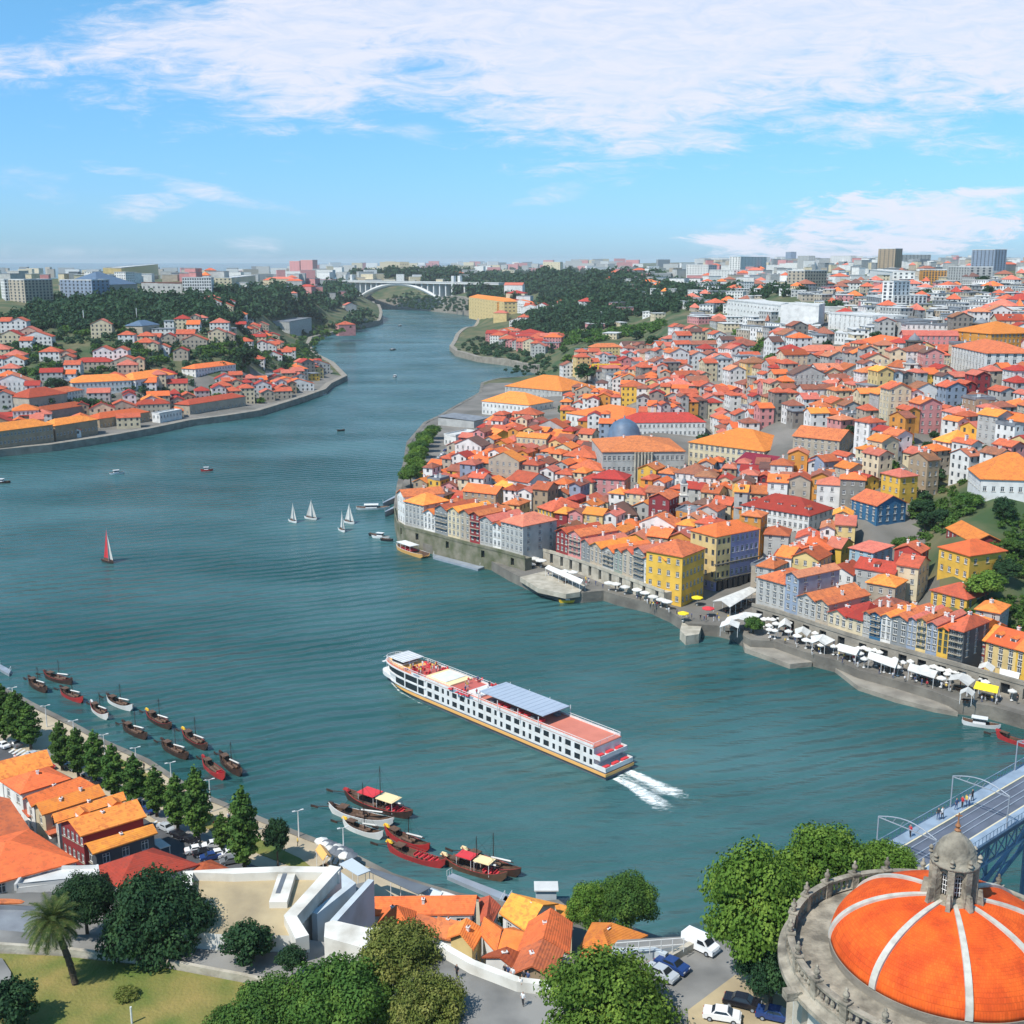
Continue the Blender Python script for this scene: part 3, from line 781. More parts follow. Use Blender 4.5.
# ---- named large buildings, north bank
big = dict(wobj=True, ww=1.4, wh=2.0)
landmark('custom_house', (482, 414), (529, 414), 401, 26, 'white', 'roof_bright', 'long white riverside custom house with orange hip roof, nearer wing by the quay', 'custom house', floors=2, cols=[12, 5, 12, 5], chim=0, rise=6)
landmark('custom_house', (505, 395), (562, 396), 386, 40, 'pale grey', 'roof_bright', 'farther wing of the custom house, broad orange roof reaching toward the hill', 'custom house', floors=2, cols=[14, 8, 14, 8], chim=0, rise=8)
landmark('white_building', (566, 430), (624, 424), 413, 34, 'white', 'roof_bright', 'big white block with long orange hip roof near the custom house', 'building', floors=2, cols=[12, 8, 12, 8], chim=1, rise=5, **big)
landmark('white_building', (582, 404), (617, 404), 393, 18, 'white', 'roof_bright', 'white block with orange roof directly behind the big white block beside the crane', 'building', floors=2, cols=[8, 4, 8, 4], chim=0, rise=4)
landmark('long_building', (625, 437), (705, 436), 423, 15, 'white', 'roof_red', 'long low white building with dull red roof behind the stone palace', 'building', floors=2, cols=[18, 4, 18, 4], chim=2, rise=4)
pal = landmark('stone_palace', (602, 485), (684, 478), 452, 36, 'pale grey', 'roof_orange', 'grey stone palace with columned portico, orange roof and blue dome behind', 'palace', floors=3, cols=[17, 8, 17, 8], chim=2, rise=4, ww=1.2, wh=1.9, clear=20)
landmark('cream_building', (688, 467), (764, 456), 442, 30, 'cream', 'roof_bright', 'long cream building with broad orange hip roof right of the stone palace', 'building', floors=3, cols=[14, 6, 14, 6], chim=2, rise=6, **big)
landmark('market_hall', (735, 474), (800, 462), 462, 16, 'dark red', 'roof_maroon', 'dark red iron market hall with maroon metal roof, front bay', 'market hall', kind='gable', floors=1, chim=0, rise=3, wins=1, wh=3, ww=2)
landmark('market_hall', (738, 463), (806, 452), 453, 14, 'grey blue', 'roof_slate_blue', 'blue grey metal shed of the market behind the maroon market hall', 'market hall', kind='gable', floors=1, chim=0, rise=2.5, wins=1, wh=2, ww=2)
landmark('bare_gable_building', (792, 460), (838, 466), 436, 14, 'beige', 'roof_orange', 'tall building with bare cream side wall and long flat front beside market hall', 'building', kind='gable', floors=4, wobj=True, chim=1)
landmark('hospital', (727, 316), (800, 318), 300, 40, 'white', 'roof_white', 'long white modern hospital slab with strips of windows above the hedge', 'hospital', kind='flat', floors=3, cols=[20, 6, 20, 6], chim=0, wh=1.3, ww=3)
landmark('hospital', (780, 327), (818, 327), 305, 30, 'white', 'roof_white', 'white windowless box wing at the right end of the hospital', 'hospital', kind='flat', wins=0, chim=0)
landmark('apartment_block', (828, 329), (872, 330), 313, 25, 'white', 'roof_white', 'white flat-roofed block right of the hospital with balconies', 'apartment block', kind='flat', floors=4, cols=[9, 4, 9, 4], chim=0)
landmark('long_building', (844, 354), (906, 360), 344, 30, 'grey stone', 'roof_bright', 'very long stone monastery block with orange roof left of the dark bell tower', 'building', floors=3, cols=[18, 5, 18, 5], chim=0, rise=6)
landmark('courthouse', (908, 338), (936, 338), 322, 25, 'pale grey', 'roof_grey', 'pale classical building with columns in the upper city', 'building', kind='flat', floors=3, cols=[7, 3, 7, 3], chim=0)
landmark('bishops_palace', (950, 371), (984, 371), 346, 22, 'white', 'roof_orange', 'white palace with four rows of dark windows and stone side wall on the hill', 'palace', floors=4, cols=[11, 6, 11, 6], chim=0, rise=4, ww=1.6, wh=2.2)
landmark('cream_building', (926, 371), (949, 371), 355, 15, 'cream', 'roof_orange', 'cream three-storey building left of the white palace with dark windows', 'building', floors=3, cols=[8, 4, 8, 4], chim=1, rise=3)
landmark('hilltop_hall', (990, 349), (1040, 349), 334, 30, 'ochre', 'roof_bright', 'ochre building with broad orange roof at the right edge, upper city', 'building', floors=3, cols=[12, 5, 12, 5], chim=0, rise=5)
landmark('orange_roof_hall', (979, 504), (1050, 512), 479, 18, 'white', 'roof_bright', 'large white hall under a big bright orange hip roof on the right edge', 'hall', floors=2, cols=[8, 6, 8, 6], chim=0, rise=7, base=-9)
landmark('blue_house', (876, 525), (905, 522), 506, 12, 'blue', 'roof_orange', 'deep blue tall house with orange roof on the slope left of the gardens', 'house', kind='gable', axis=1, floors=3, chim=1)
landmark('pale_blue_house', (848, 575), (872, 573), 548, 10, 'pale blue', 'roof_pale', 'pale turquoise blue four-storey house standing clear above the riverside row', 'house', kind='shed', rise=.6, floors=4, cols=[3, 3, 3, 3], chim=0)
landmark('yellow_house', (968, 582), (1004, 574), 556, 11, 'yellow', 'roof_bright', 'bright yellow house with L-shaped orange roof high on the garden slope', 'house', floors=2, cols=[3, 4, 3, 4], chim=1)
landmark('yellow_house', (930, 608), (966, 612), 590, 10, 'yellow', 'roof_orange', 'yellow house below the garden slope with broad orange roof and lilac side', 'house', floors=3, chim=1)
landmark('red_shed', (946, 538), (972, 544), 530, 9, 'dark red', 'roof_bright', 'small red tiled shed standing among the hillside gardens', 'shed', floors=1, chim=0, kind='gable')
landmark('pink_house', (592, 502), (624, 500), 478, 11, 'pink', 'roof_red', 'salmon pink house with red roof below the stone palace', 'house', floors=3, chim=1)
landmark('white_house', (578, 500), (592, 503), 480, 10, 'cream', 'roof_red', 'cream narrow house with balconies left of the salmon pink house', 'house', floors=4, chim=1)
landmark('white_house', (528, 504), (549, 498), 483, 11, 'white', 'roof_orange', 'white gabled house with tall orange roof left of the cream narrow house', 'house', floors=2, kind='gable', axis=1, chim=0)
landmark('white_house', (502, 506), (524, 500), 491, 9, 'white', 'roof_light', 'smaller white gabled house with light orange roof beside the white gabled house', 'house', floors=2, kind='gable', axis=1, chim=0)
landmark('yellow_house', (538, 540), (552, 545), 507, 14, 'yellow', 'roof_orange', 'tall yellow house with green balconies on the square by the quay', 'house', floors=4, balcony=True, cols=[4, 0, 4, 4], chim=1, sidewall='tan')
landmark('white_palace', (741, 529), (808, 536), 505, 16, 'white', 'roof_red', 'large white house with red roof, dormers and long rows of windows in the old town', 'house', floors=3, cols=[13, 5, 13, 5], chim=2, dormers=5)
landmark('yellow_chapel', (494, 452), (512, 448), 436, 10, 'yellow', 'roof_light', 'bright yellow walled building near the parking area on the headland', 'building', kind='gable', axis=1, floors=2, chim=0)
landmark('white_terminal', (456, 446), (478, 440), 436, 8, 'white', 'roof_white', 'low white pavilion at the far end of the riverside car park', 'pavilion', kind='flat', floors=1, chim=0)
landmark('open_shed', (474, 428), (490, 423), 421, 26, 'pale grey', 'roof_grey', 'open market shed with pale sloping metal roof beside the riverside road', 'shed', kind='shed', rise=1, wins=0, chim=0)
landmark('slate_roof_house', (612, 535), (637, 530), 515, 14, 'tan', 'roof_brown', 'stone house with dark brown hip roof in the middle of the old town', 'house', floors=2, chim=0)
# dome of the stone palace, a part
c = pal.location; g = MB(); g.lathe([(7.5, 0), (7.5, 3), (7.2, 3.4), (6.6, 6), (5, 8.4), (2.6, 9.8), (.4, 10.4), (.3, 11.6)], 0, 20)
ph = bpy.data.objects[pal.name]; zt = [ch for ch in pal.children if ch.name.startswith('roof')][0]
g.build('dome', 'roof_slate_blue', pal, (-4, 16, 13), smooth=True)
pm = MB()
Qp, zp, ztp = front((602, 485), (684, 478), 452, 36)
for i in range(6):
    q = lerp(Qp[0], Qp[1], .40 + .04 * i); pm.lathe([(.55, 0), (.5, .4), (.42, ztp - zp - 1), (.6, ztp - zp - .3)], 0, 8, (q[0] - c.x - .1, q[1] - c.y - .9, 0))
pm.build('portico_columns', 'stone_pale', pal)
# bell towers
def tower(name, px, py, topy, r, wall, label, cat, cap='roof_grey', onion=False):
    x, y, z = hit(px, py); h = top_z(x, y, topy) - z; OCC.append((x, y, r * 1.5, None))
    o = empty(name, (x, y, z)); tag(o, label, cat)
    mb = MB(); n = 3
    for k in range(n):
        rr = r * (1 - .14 * k); z0 = h * .8 * k / n - (3 if k == 0 else 0); z1 = h * .8 * (k + 1) / n
        for s in range(4):
            a = (rr * [-1, 1, 1, -1][s], rr * [-1, -1, 1, 1][s]); b = (rr * [-1, 1, 1, -1][(s + 1) % 4], rr * [-1, -1, 1, 1][(s + 1) % 4])
            facade(mb, a, b, z0, z1, 1, 1, rr * .7, (z1 - z0) * .5, sill=(z1 - z0) * .3, fh=(z1 - z0) * .98)
        mb.box((0, 0, z1), (rr * 2.25, rr * 2.25, .5), 0)
    mb.build('shaft', [wall, 'dark_glass'], o)
    c_ = MB(); c_.lathe([(r * .66, h * .8), (r * .66, h * .84), (r * .5, h * .9), (r * .2, h * .95), (.12, h), (.05, h + 1)], 0, 10); c_.build('cap', cap, o, smooth=True)
    return o
tower('bell_tower', 912, 372, 333, 4.2, 'stone_dark', 'slim dark stone bell tower rising over the orange roofs of the hill', 'bell tower')
tower('bell_tower', 959, 342, 320, 4.5, 'stone_dark', 'squat dark stone tower left of the cathedral twin on the skyline of roofs', 'bell tower')
tower('bell_tower', 980, 345, 318, 5.5, 'stone_dark', 'broad dark stone cathedral tower next to ochre building on the hilltop', 'bell tower')
tower('bell_tower', 683, 516, 476, 1.6, 'white_wall', 'thin white monument column on the green square below the palace', 'monument')
tower('chapel_tower', 909, 385, 358, 3.4, 'white_wall', 'small white church belfry above the green terrace', 'belfry')
landmark('white_church', (903, 384), (922, 384), 368, 12, 'white', 'roof_orange', 'white baroque church with belfry above the green terrace', 'church', floors=2, cols=[3, 3, 3, 3], chim=0, kind='gable', axis=1)

# ---- the coloured row along the quay
def row(pts, segs, depth=10, z0=None, group=None, where='', cat='house', name='town_house', **kw):
    """segs: (px0, px1, foot y0, foot y1, eave y, wall, roof, floors, kind, descr)"""
    for s in segs:
        x0, x1, y0, y1, top, wall, roof, fl, kind, lab = s[:10]; opt = dict(s[10]) if len(s) > 10 else {}
        dp = opt.pop('depth', depth)
        Q, z, zt = front((x0, y0), (x1, y1), top, dp, z0)
        occupy(Q)
        L = L2(Q[0], Q[1])
        k2 = dict(kw); k2.update(opt)
        k2.setdefault('cols', [max(2, round(L / 2.3)), 3, 2, 3])
        building(opt.pop('name', name), Q, z, zt, wall, roof, kind=kind, floors=fl, label=lab, cat=cat, group=group, **k2)
QG = 'coloured houses in the riverside row'
def yl(x, P):   # foot line
    for (a, b), (c, d) in zip(P[:-1], P[1:]):
        if x <= c: return b + (d - b) * (x - a) / (c - a)
    return P[-1][1]
LC = [(757, 604), (784, 612), (814, 622), (851, 634), (875, 641), (952, 661), (1100, 702)]
def segC(x0, x1, top, wall, roof, fl, kind, lab, **o): return (x0, x1, yl(x0, LC) - 1, yl(x1, LC) - 1, top, wall, roof, fl, kind, lab, o)
row(None, [
 segC(757, 784, 577, 'pale grey', 'roof_orange', 4, 'hip', 'grey tiled house with light blue patch, leftmost behind the marquee', axis=1, depth=13),
 segC(784, 797, 574, 'grey blue', 'roof_pale', 4, 'gable', 'blue grey house with plum side wall next to grey tiled house', axis=1, depth=16),
 segC(797, 815, 596, 'pale grey', 'roof_orange', 4, 'gable', 'pale grey house under a long shared orange roof, left half', axis=1, depth=18),
 segC(815, 828, 601, 'beige', 'roof_orange', 3, 'gable', 'beige narrow house right of the pale grey one', axis=1, depth=16),
 segC(828, 846, 612, 'cream', 'roof_red', 2, 'gable', 'low cream house with awning and brown loggia under red roof', axis=1, depth=12),
 segC(846, 862, 616, 'cream', 'roof_red', 2, 'hip', 'low cream house with hipped red roof and dark canopy', depth=12),
 segC(862, 869, 612, 'pale grey', 'roof_orange', 4, 'gable', 'narrow pale house left of the blue tiled house', axis=1),
 segC(869, 880, 613, 'blue', 'roof_orange', 4, 'gable', 'deep blue tiled four-storey house in the riverside row', axis=1, depth=12, balcony=True),
 segC(880, 890, 615, 'white', 'roof_light', 4, 'gable', 'white narrow house between blue tiled house and brown pilaster', axis=1, depth=12),
 segC(890, 906, 617, 'grey', 'roof_orange', 5, 'gable', 'dark grey five-storey house with white windows', axis=1, depth=14),
 segC(906, 915, 618, 'grey blue', 'roof_pale', 5, 'gable', 'slate blue narrow house of five storeys beside the yellow balconied one', axis=1, depth=14),
 segC(915, 925, 619, 'pale yellow', 'roof_orange', 5, 'gable', 'pale yellow narrow house with dark balconies', axis=1, depth=12, balcony=True),
 segC(925, 936, 623, 'grey blue', 'roof_pale', 5, 'gable', 'grey blue house with rose loggia below pink gable', axis=1, depth=14),
 segC(936, 947, 628, 'yellow', 'roof_bright', 5, 'gable', 'yellow narrow house with red ground floor in the riverside row', axis=1, depth=12, style='green'),
 segC(947, 962, 628, 'dark slate', 'roof_orange', 5, 'hip', 'dark slate corner house with lilac and orange side wall', depth=12, balcony=True),
 ], group=QG, z0=7)
LD = [(955, 660), (1000, 674), (1060, 692)]
row(None, [
 (956, 974, 660, 666, 628, 'ochre', 'roof_bright', 4, 'gable', 'ochre house with red shopfront set back right of the lilac gable', {'depth': 11}),
 (974, 984, 664, 667, 638, 'dark red', 'roof_bright', 3, 'gable', 'dark red narrow house with white windows near right edge', {'depth': 11}),
 (984, 1014, 667, 676, 641, 'pale yellow', 'roof_bright', 4, 'gable', 'long pale yellow house under bright orange roof at right edge', {'depth': 11, 'dormers': 2}),
 (1014, 1040, 676, 684, 649, 'yellow', 'roof_bright', 4, 'gable', 'yellow house cut by the right edge of the picture', {'depth': 11}),
 ], group=QG, z0=4)
# segment B : houses standing on the long arcaded wall
LB = [(545, 549), (557, 552), (585, 561), (626, 576), (650, 585), (668, 591)]
B_ = [(556, 568, 531, 'dark red', 'roof_red', 3, 'crimson house with red roof at the west end of the long wall'),
      (568, 581, 533, 'pink', 'roof_orange', 4, 'rose house with crimson side wall and wide eaves above the long wall'),
      (581, 590, 541, 'grey', 'roof_pale', 4, 'dark grey narrow house with white window bands above the wall'),
      (590, 602, 545, 'beige', 'roof_light', 4, 'beige house with cracked pale roof above the wall'),
      (602, 614, 549, 'pale grey', 'roof_bright', 4, 'pale grey house with short bright orange roof'),
      (614, 622, 550, 'green grey', 'roof_orange', 4, 'dark green tiled narrow house in the wall row'),
      (622, 633, 551, 'beige', 'roof_orange', 4, 'stone-coloured house with dark loggias, mid row'),
      (633, 644, 549, 'grey', 'roof_pale', 5, 'grey five-storey house with faded pink roof'),
      (644, 653, 558, 'white', 'roof_bright', 4, 'white house with bright orange shed roof beside stair arch'),
      (653, 665, 557, 'green grey', 'roof_bright', 5, 'pale green grey house left of the yellow corner house')]
row(None, [(a, b, yl(a, LB), yl(b, LB), t, w, r, f, 'gable', l, {'axis': 1, 'depth': 15 if i < 8 else 8, 'balcony': i % 3 == 1}) for i, (a, b, t, w, r, f, l) in enumerate(B_)], group='tall houses above the long stone wall', z0=7)
# segment A : the curved west end
LA = [(397, 520), (405, 525), (429, 531), (466, 541), (500, 549), (525, 556)]
A_ = [(398, 405, 493, 'white', 'roof_orange', 3, 'white end house at the tip of the headland wall'),
      (405, 424, 501, 'pale grey', 'roof_light', 4, 'pale grey long house with light orange roof near the headland tip'),
      (424, 435, 512, 'white', 'roof_bright', 3, 'white house with small red orange roof, third from headland tip'),
      (435, 448, 508, 'grey', 'roof_orange', 4, 'grey house with dark balconies west of the arched passage'),
      (448, 460, 510, 'cream', 'roof_light', 4, 'cream house with arched windows on the headland'),
      (460, 470, 512, 'beige', 'roof_orange', 4, 'beige slender house between cream and brick red one'),
      (470, 480, 514, 'dark red', 'roof_orange', 4, 'brick red narrow house with white windows on the headland'),
      (480, 493, 519, 'pale grey', 'roof_pale', 4, 'pale grey house on the headland before the tall white block'),
      (493, 501, 524, 'white', 'roof_orange', 3, 'white low house squeezed beside the tall white block'),
      (501, 523, 521, 'pale grey', 'roof_pale', 4, 'broad pale blue grey block at the corner of the open square')]
row(None, [(a, b, yl(a, LA), yl(b, LA), t, w, r, f, 'hip' if i in (9, 1) else 'gable', l, {'axis': 0 if i in (1,) else 1, 'depth': 15 if i != 1 else 12, 'balcony': i in (3, 6)}) for i, (a, b, t, w, r, f, l) in enumerate(A_)], group='tall houses on the headland wall', z0=7)
# the two arcaded blocks at the square
landmark('corner_house', (681, 606), (703, 596), 557, 12, 'yellow', 'roof_orange', 'yellow corner house with stone arcade and orange roof by the square', 'house', floors=4, cols=[6, 4, 6, 4], chim=1, rise=3, z0=3.2)
bl = landmark('arcade_building', (715, 592), (757, 578), 537, 11, 'lilac', 'roof_bright', 'tall arcaded block with yellow left side and lilac tiled long side', 'building', floors=5, cols=[9, 4, 9, 4], chim=1, rise=2.5, wh=1.8)
# yellow short face: panel
Qb, zb_, ztb = front((715, 592), (757, 578), 537, 11)
fc = MB(); facade(fc, Qb[3], Qb[0], 3, ztb - zb_ - .1, 4, 4, 1.1, 1.7, fh=(ztb - zb_) / 5, sill=1.0)
ux, uy = -(Qb[1][0] - Qb[0][0]), -(Qb[1][1] - Qb[0][1]); ul = math.hypot(ux, uy)
fo = fc.build('side_facade', ['wall_pale yellow', 'pane'], bl, (-bl.location.x + ux / ul * .12, -bl.location.y + uy / ul * .12, 0))
fc = MB(); facade(fc, Qb[0], lerp(Qb[0], Qb[1], .32), 3, ztb - zb_ - .1, 3, 4, 1.1, 1.7, fh=(ztb - zb_) / 5, sill=1.0)
vx, vy = Qb[0][0] - Qb[3][0], Qb[0][1] - Qb[3][1]; vl = math.hypot(vx, vy)
fc.build('front_facade', ['wall_pale yellow', 'pane'], bl, (-bl.location.x + vx / vl * .12, -bl.location.y + vy / vl * .12, 0))
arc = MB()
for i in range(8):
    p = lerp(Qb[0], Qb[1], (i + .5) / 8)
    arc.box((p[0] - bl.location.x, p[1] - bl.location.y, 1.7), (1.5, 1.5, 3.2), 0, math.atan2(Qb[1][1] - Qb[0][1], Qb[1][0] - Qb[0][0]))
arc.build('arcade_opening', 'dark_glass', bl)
co_ = MB(); an = math.atan2(Qb[1][1] - Qb[0][1], Qb[1][0] - Qb[0][0])
m_ = lerp(Qb[0], Qb[1], .5)
for zz in (.22, .5,): co_.box((m_[0] - bl.location.x - .1, m_[1] - bl.location.y - .2, (ztb - zb_) * zz), (L2(Qb[0], Qb[1]) + .5, 1.0, .3), 0, an)
co_.build('cornice', 'stone_dark', bl)
# ------------------------------------------------------------------ the mass of the old town
SPECS = []   # (size, Q, z, h, wall, roof, kind, axis, zone)
WP = ['white', 'cream', 'pale grey', 'beige', 'white', 'white', 'white', 'tan', 'pale yellow', 'pink', 'pale grey', 'dark red', 'cream', 'grey blue', 'cream', 'beige', 'yellow', 'pale grey', 'white', 'grey stone', 'cream', 'ochre']
RP = ['roof_orange'] * 8 + ['roof_bright'] * 4 + ['roof_red'] * 3 + ['roof_light'] * 2 + ['roof_pale'] * 4 + ['roof_brown'] + ['roof_old'] * 4
RPU = ['roof_orange'] * 6 + ['roof_bright'] * 2 + ['roof_red'] * 2 + ['roof_pale'] * 6 + ['roof_old'] * 4 + ['roof_brown']
WPU = ['white'] * 8 + ['pale grey'] * 4 + ['cream'] * 4 + ['beige', 'grey stone', 'pink', 'pale yellow']
SPOTS = []
gs = random.Random(77)
while len(SPOTS) < 75:
    x = gs.uniform(560, 1024); y = gs.uniform(335, 540)
    if y > 470 and x < 860: continue
    if y > 430 and gs.random() < .6: continue
    if any(abs(x - a) < 14 and abs(y - b) < 7 for a, b in SPOTS): continue
    X, Y, Z = hit(x, y)
    if taken(X, Y, 6): continue
    SPOTS.append((x, y)); OCC.append((X, Y, 2.0 * Y / 500, None))
CORR = [hit(a, b)[:2] for a, b in ((770, 640), (700, 622))]
for a_ in (((100, 428), (150, 421), 419, 'tan', 'roof_bright', 'third long stone warehouse with orange roof along the left waterside'), ((190, 415), (246, 406), 405, 'beige', 'roof_red', 'very long low warehouse with many windows and red roof by the left quay'),
           ((42, 405), (84, 399), 396, 'white', 'roof_orange', 'long white lodge with orange roof between the red warehouse and white lodges'), ((196, 378), (236, 372), 369, 'white', 'roof_bright', 'white lodge with bright orange roof on the right part of the far left slope')):
    landmark('warehouse', a_[0], a_[1], a_[2], 13, a_[3], a_[4], a_[5], 'warehouse', floors=1 if a_[3] != 'white' else 2, cols=[14, 3, 14, 3], chim=0, rise=2.6, clear=3)
SHL = [at(a, b, 0)[:2] for a, b in SH_L]; SHR = [at(a, b, 0)[:2] for a, b in SH_R]
def shore_d(x, y):
    m = 1e9
    for S_ in (SHL, SHR):
        for a, b in zip(S_[:-1], S_[1:]):
            ex, ey = b[0] - a[0], b[1] - a[1]; t = max(0, min(1, ((x - a[0]) * ex + (y - a[1]) * ey) / (ex * ex + ey * ey)))
            m = min(m, math.hypot(x - a[0] - t * ex, y - a[1] - t * ey))
    return m
def fill(zone, poly, ang, pitch=8.0, street=2.2, wmin=4.2, wmax=8.2, hmin=5, hmax=9.5, keep=.96, wp=WP, rp=RP, big=.10, every=2, flat=.04):
    W_ = [hit(a, b)[:2] for a, b in poly]
    cx = sum(p[0] for p in W_) / len(W_); cy = sum(p[1] for p in W_) / len(W_)
    ca, sa = math.cos(ang), math.sin(ang)
    loc = [((p[0] - cx) * ca + (p[1] - cy) * sa, -(p[0] - cx) * sa + (p[1] - cy) * ca) for p in W_]
    x0, x1 = min(p[0] for p in loc), max(p[0] for p in loc); y0, y1 = min(p[1] for p in loc), max(p[1] for p in loc)
    v = y0; k = 0; cand = []
    while v < y1:
        u = x0 + random.uniform(0, 5); dep = pitch * random.uniform(.85, 1.15)
        hb = random.uniform(hmin, hmax)
        while u < x1:
            w = random.uniform(wmin, wmax) * (2.0 if random.random() < big else 1)
            if random.random() < .10: u += street
            um, vm = u + w / 2, v + dep / 2
            wob = 6 * math.sin(u / 45 + v / 70)
            fx = lambda a, b: (cx + a * ca - (b + wob) * sa, cy + a * sa + (b + wob) * ca)
            c = fx(um, vm)
            if random.random() < keep and inpoly(c[0], c[1], W_) and not taken(c[0], c[1], 4.5) and shore_d(c[0], c[1]) > (8 if c[1] < 900 else 14 if c[1] < 1150 else 34) + dep / 2:
                Q = [fx(u, v), fx(u + w - .05, v), fx(u + w - .05, v + dep), fx(u, v + dep)]
                cand.append((Q, c, w, dep, max(hmin * .8, hb + random.uniform(-2, 3.2))))
            u += w
        v += dep + (street if k % every == every - 1 else 0); k += 1
    if not cand: return
    P = np.array([q for c in cand for q in c[0]]); Z = hgt(P[:, 0], P[:, 1]).reshape(-1, 4)
    for (Q, c, w, dep, h), zz in zip(cand, Z):
        z = zz.mean(); px, py = proj(c[0], c[1], z + h)
        if not (-30 < px < 1050 and py < 1040): continue
        D = math.hypot(*c); size = math.sqrt(w * dep * .45 + w * h) / D
        r = random.random()
        kind = 'flat' if r < flat else ('hip' if r < .42 else 'gable')
        SPECS.append([size, Q, float(zz.min()), float(h + zz.max() - zz.min()) if zz.max() - zz.min() < 3 else h + 2.2, random.choice(wp), 'roof_grey' if kind == 'flat' else random.choice(rp), kind, random.choice((0, 1, 1)), zone, px, py])
fill('behind the headland houses', [(402, 530), (410, 505), (440, 470), (470, 440), (500, 425), (560, 435), (600, 445), (600, 475), (590, 520), (545, 545), (520, 565), (470, 560), (430, 548)], R(-28), keep=.92, hmin=4.5, hmax=8)
fill('behind the long stone wall houses', [(545, 552), (560, 520), (600, 500), (690, 490), (760, 520), (760, 575), (720, 580), (690, 600), (668, 605), (632, 583), (600, 572)], R(-30), hmin=5.5, hmax=9.5, street=2)
fill('right of the stone palace', [(690, 495), (700, 470), (800, 478), (900, 500), (880, 540), (850, 560), (800, 570), (760, 560), (740, 520)], R(-18), hmin=5, hmax=9, street=2.2)
fill('just above the riverside row', [(757, 606), (770, 570), (850, 565), (900, 570), (960, 610), (965, 650), (943, 660), (878, 640), (800, 618)], R(-38), hmin=6, hmax=9.5, street=2, wp=WP + ['orange', 'plum', 'yellow', 'red', 'pink'])
fill('below the garden slope at the right', [(960, 655), (962, 620), (1010, 640), (1040, 655), (1040, 672)], R(-38), hmin=6, hmax=9, keep=.6)
fill('between market hall and garden slope', [(800, 475), (840, 440), (1030, 440), (1040, 480), (970, 480), (920, 492), (900, 520), (880, 510)], R(25), hmin=5, hmax=9, street=2.5)
fill('in the dense quarter above the market', [(640, 440), (660, 395), (760, 385), (850, 390), (1040, 400), (1040, 442), (850, 440), (800, 475), (700, 440)], R(8), hmin=5, hmax=9.5, street=2.6, pitch=8.5, wmin=4.5, wmax=9.5, wp=WPU + WP, rp=RPU + RP, flat=.07)
fill('behind the custom house', [(570, 400), (640, 380), (700, 392), (640, 440), (600, 440), (560, 425)], R(-10), hmin=6, hmax=11, keep=.75)
fill('on the upper slope below the hospital', [(560, 380), (600, 352), (680, 340), (760, 340), (860, 352), (860, 392), (760, 388), (660, 396), (600, 385)], R(12), hmin=5.5, hmax=11, street=5, pitch=10.5, wmin=6, wmax=13, keep=.74, wp=WPU, rp=RPU, flat=.15)
fill('around the white hill palace', [(840, 352), (930, 335), (1040, 340), (1040, 402), (850, 392)], R(-6), hmin=6, hmax=12, street=5, pitch=11, wmin=7, wmax=14, keep=.76, wp=WPU, rp=RPU, flat=.2)
LRP = ['roof_orange'] * 4 + ['roof_red'] * 4 + ['roof_pale'] * 3 + ['roof_bright']
fill('on the far left bank beside the river', [(-30, 450), (-30, 425), (100, 412), (200, 395), (320, 372), (335, 385), (322, 394), (256, 412), (187, 422), (107, 438)], R(20), pitch=10, wmin=6, wmax=15, hmin=4, hmax=7, street=4, keep=.86, wp=['white', 'beige', 'white', 'tan', 'cream', 'pale grey'], rp=LRP)
fill('low on the far left bank', [(-30, 425), (-30, 385), (100, 385), (190, 372), (200, 395), (100, 412)], R(14), pitch=11, wmin=7, wmax=17, hmin=4, hmax=7, street=7, keep=.6, wp=['white', 'cream', 'beige', 'pale grey', 'white'], rp=LRP)
fill('among the trees of the far left hillside', [(-30, 385), (-30, 338), (120, 335), (300, 330), (310, 350), (280, 372), (190, 372), (100, 385)], R(8), pitch=12, wmin=7, wmax=16, hmin=4, hmax=7, street=10, keep=.36, wp=['white', 'cream', 'beige', 'white'], rp=LRP)
fill('at the far bend of the left bank', [(285, 385), (300, 370), (330, 368), (338, 378), (320, 392)], R(30), pitch=11, wmin=6, wmax=12, hmin=5, hmax=9, keep=.9, rp=LRP)
fill('on the distant promontory', [(460, 352), (500, 338), (560, 340), (545, 365), (500, 362)], R(-12), pitch=13, wmin=8, wmax=20, hmin=6, hmax=9, street=5, keep=.88, wp=['white', 'cream', 'pink', 'pale grey'], rp=LRP)
fill('on the far quay near the bridge', [(455, 322), (500, 326), (560, 330), (560, 318), (480, 312)], R(-15), pitch=15, wmin=12, wmax=30, hmin=8, hmax=16, street=6, keep=.6, wp=['cream', 'pale yellow', 'white', 'ochre', 'white'], rp=LRP)
fill('below the far headland on the left bank', [(285, 345), (345, 330), (375, 316), (360, 305), (310, 310), (270, 330)], R(25), pitch=14, wmin=10, wmax=30, hmin=6, hmax=11, street=6, keep=.45, wp=['white', 'pale grey', 'cream', 'pink'], rp=LRP)
SPECS.sort(key=lambda s: -s[0])
RN = {'roof_orange': 'orange', 'roof_bright': 'bright orange', 'roof_red': 'red', 'roof_light': 'light orange', 'roof_pale': 'faded pink', 'roof_brown': 'brown', 'roof_old': 'weathered brown', 'roof_grey': 'flat grey'}
KEEP = 235
near, far_ = SPECS[:KEEP], SPECS[KEEP:]
import collections
grp = collections.defaultdict(list)
for s in near:
    st = max(1, round(s[3] / 3.0)); nm = ['', 'single-storey', 'two-storey', 'three-storey', 'four-storey', 'five-storey', 'six-storey'][min(st, 6)]
    s.append('%s %s %s house with %s roof' % ('broad' if L2(s[1][0], s[1][1]) > 12 else ('narrow' if L2(s[1][0], s[1][1]) < 6.8 else ''), s[4], nm, RN[s[5]] + {'hip': ' hip', 'gable': ' gable', 'flat': ''}[s[6]]))
    s[-1] = ' '.join(s[-1].split()); grp[(s[-1], s[8])].append(s)
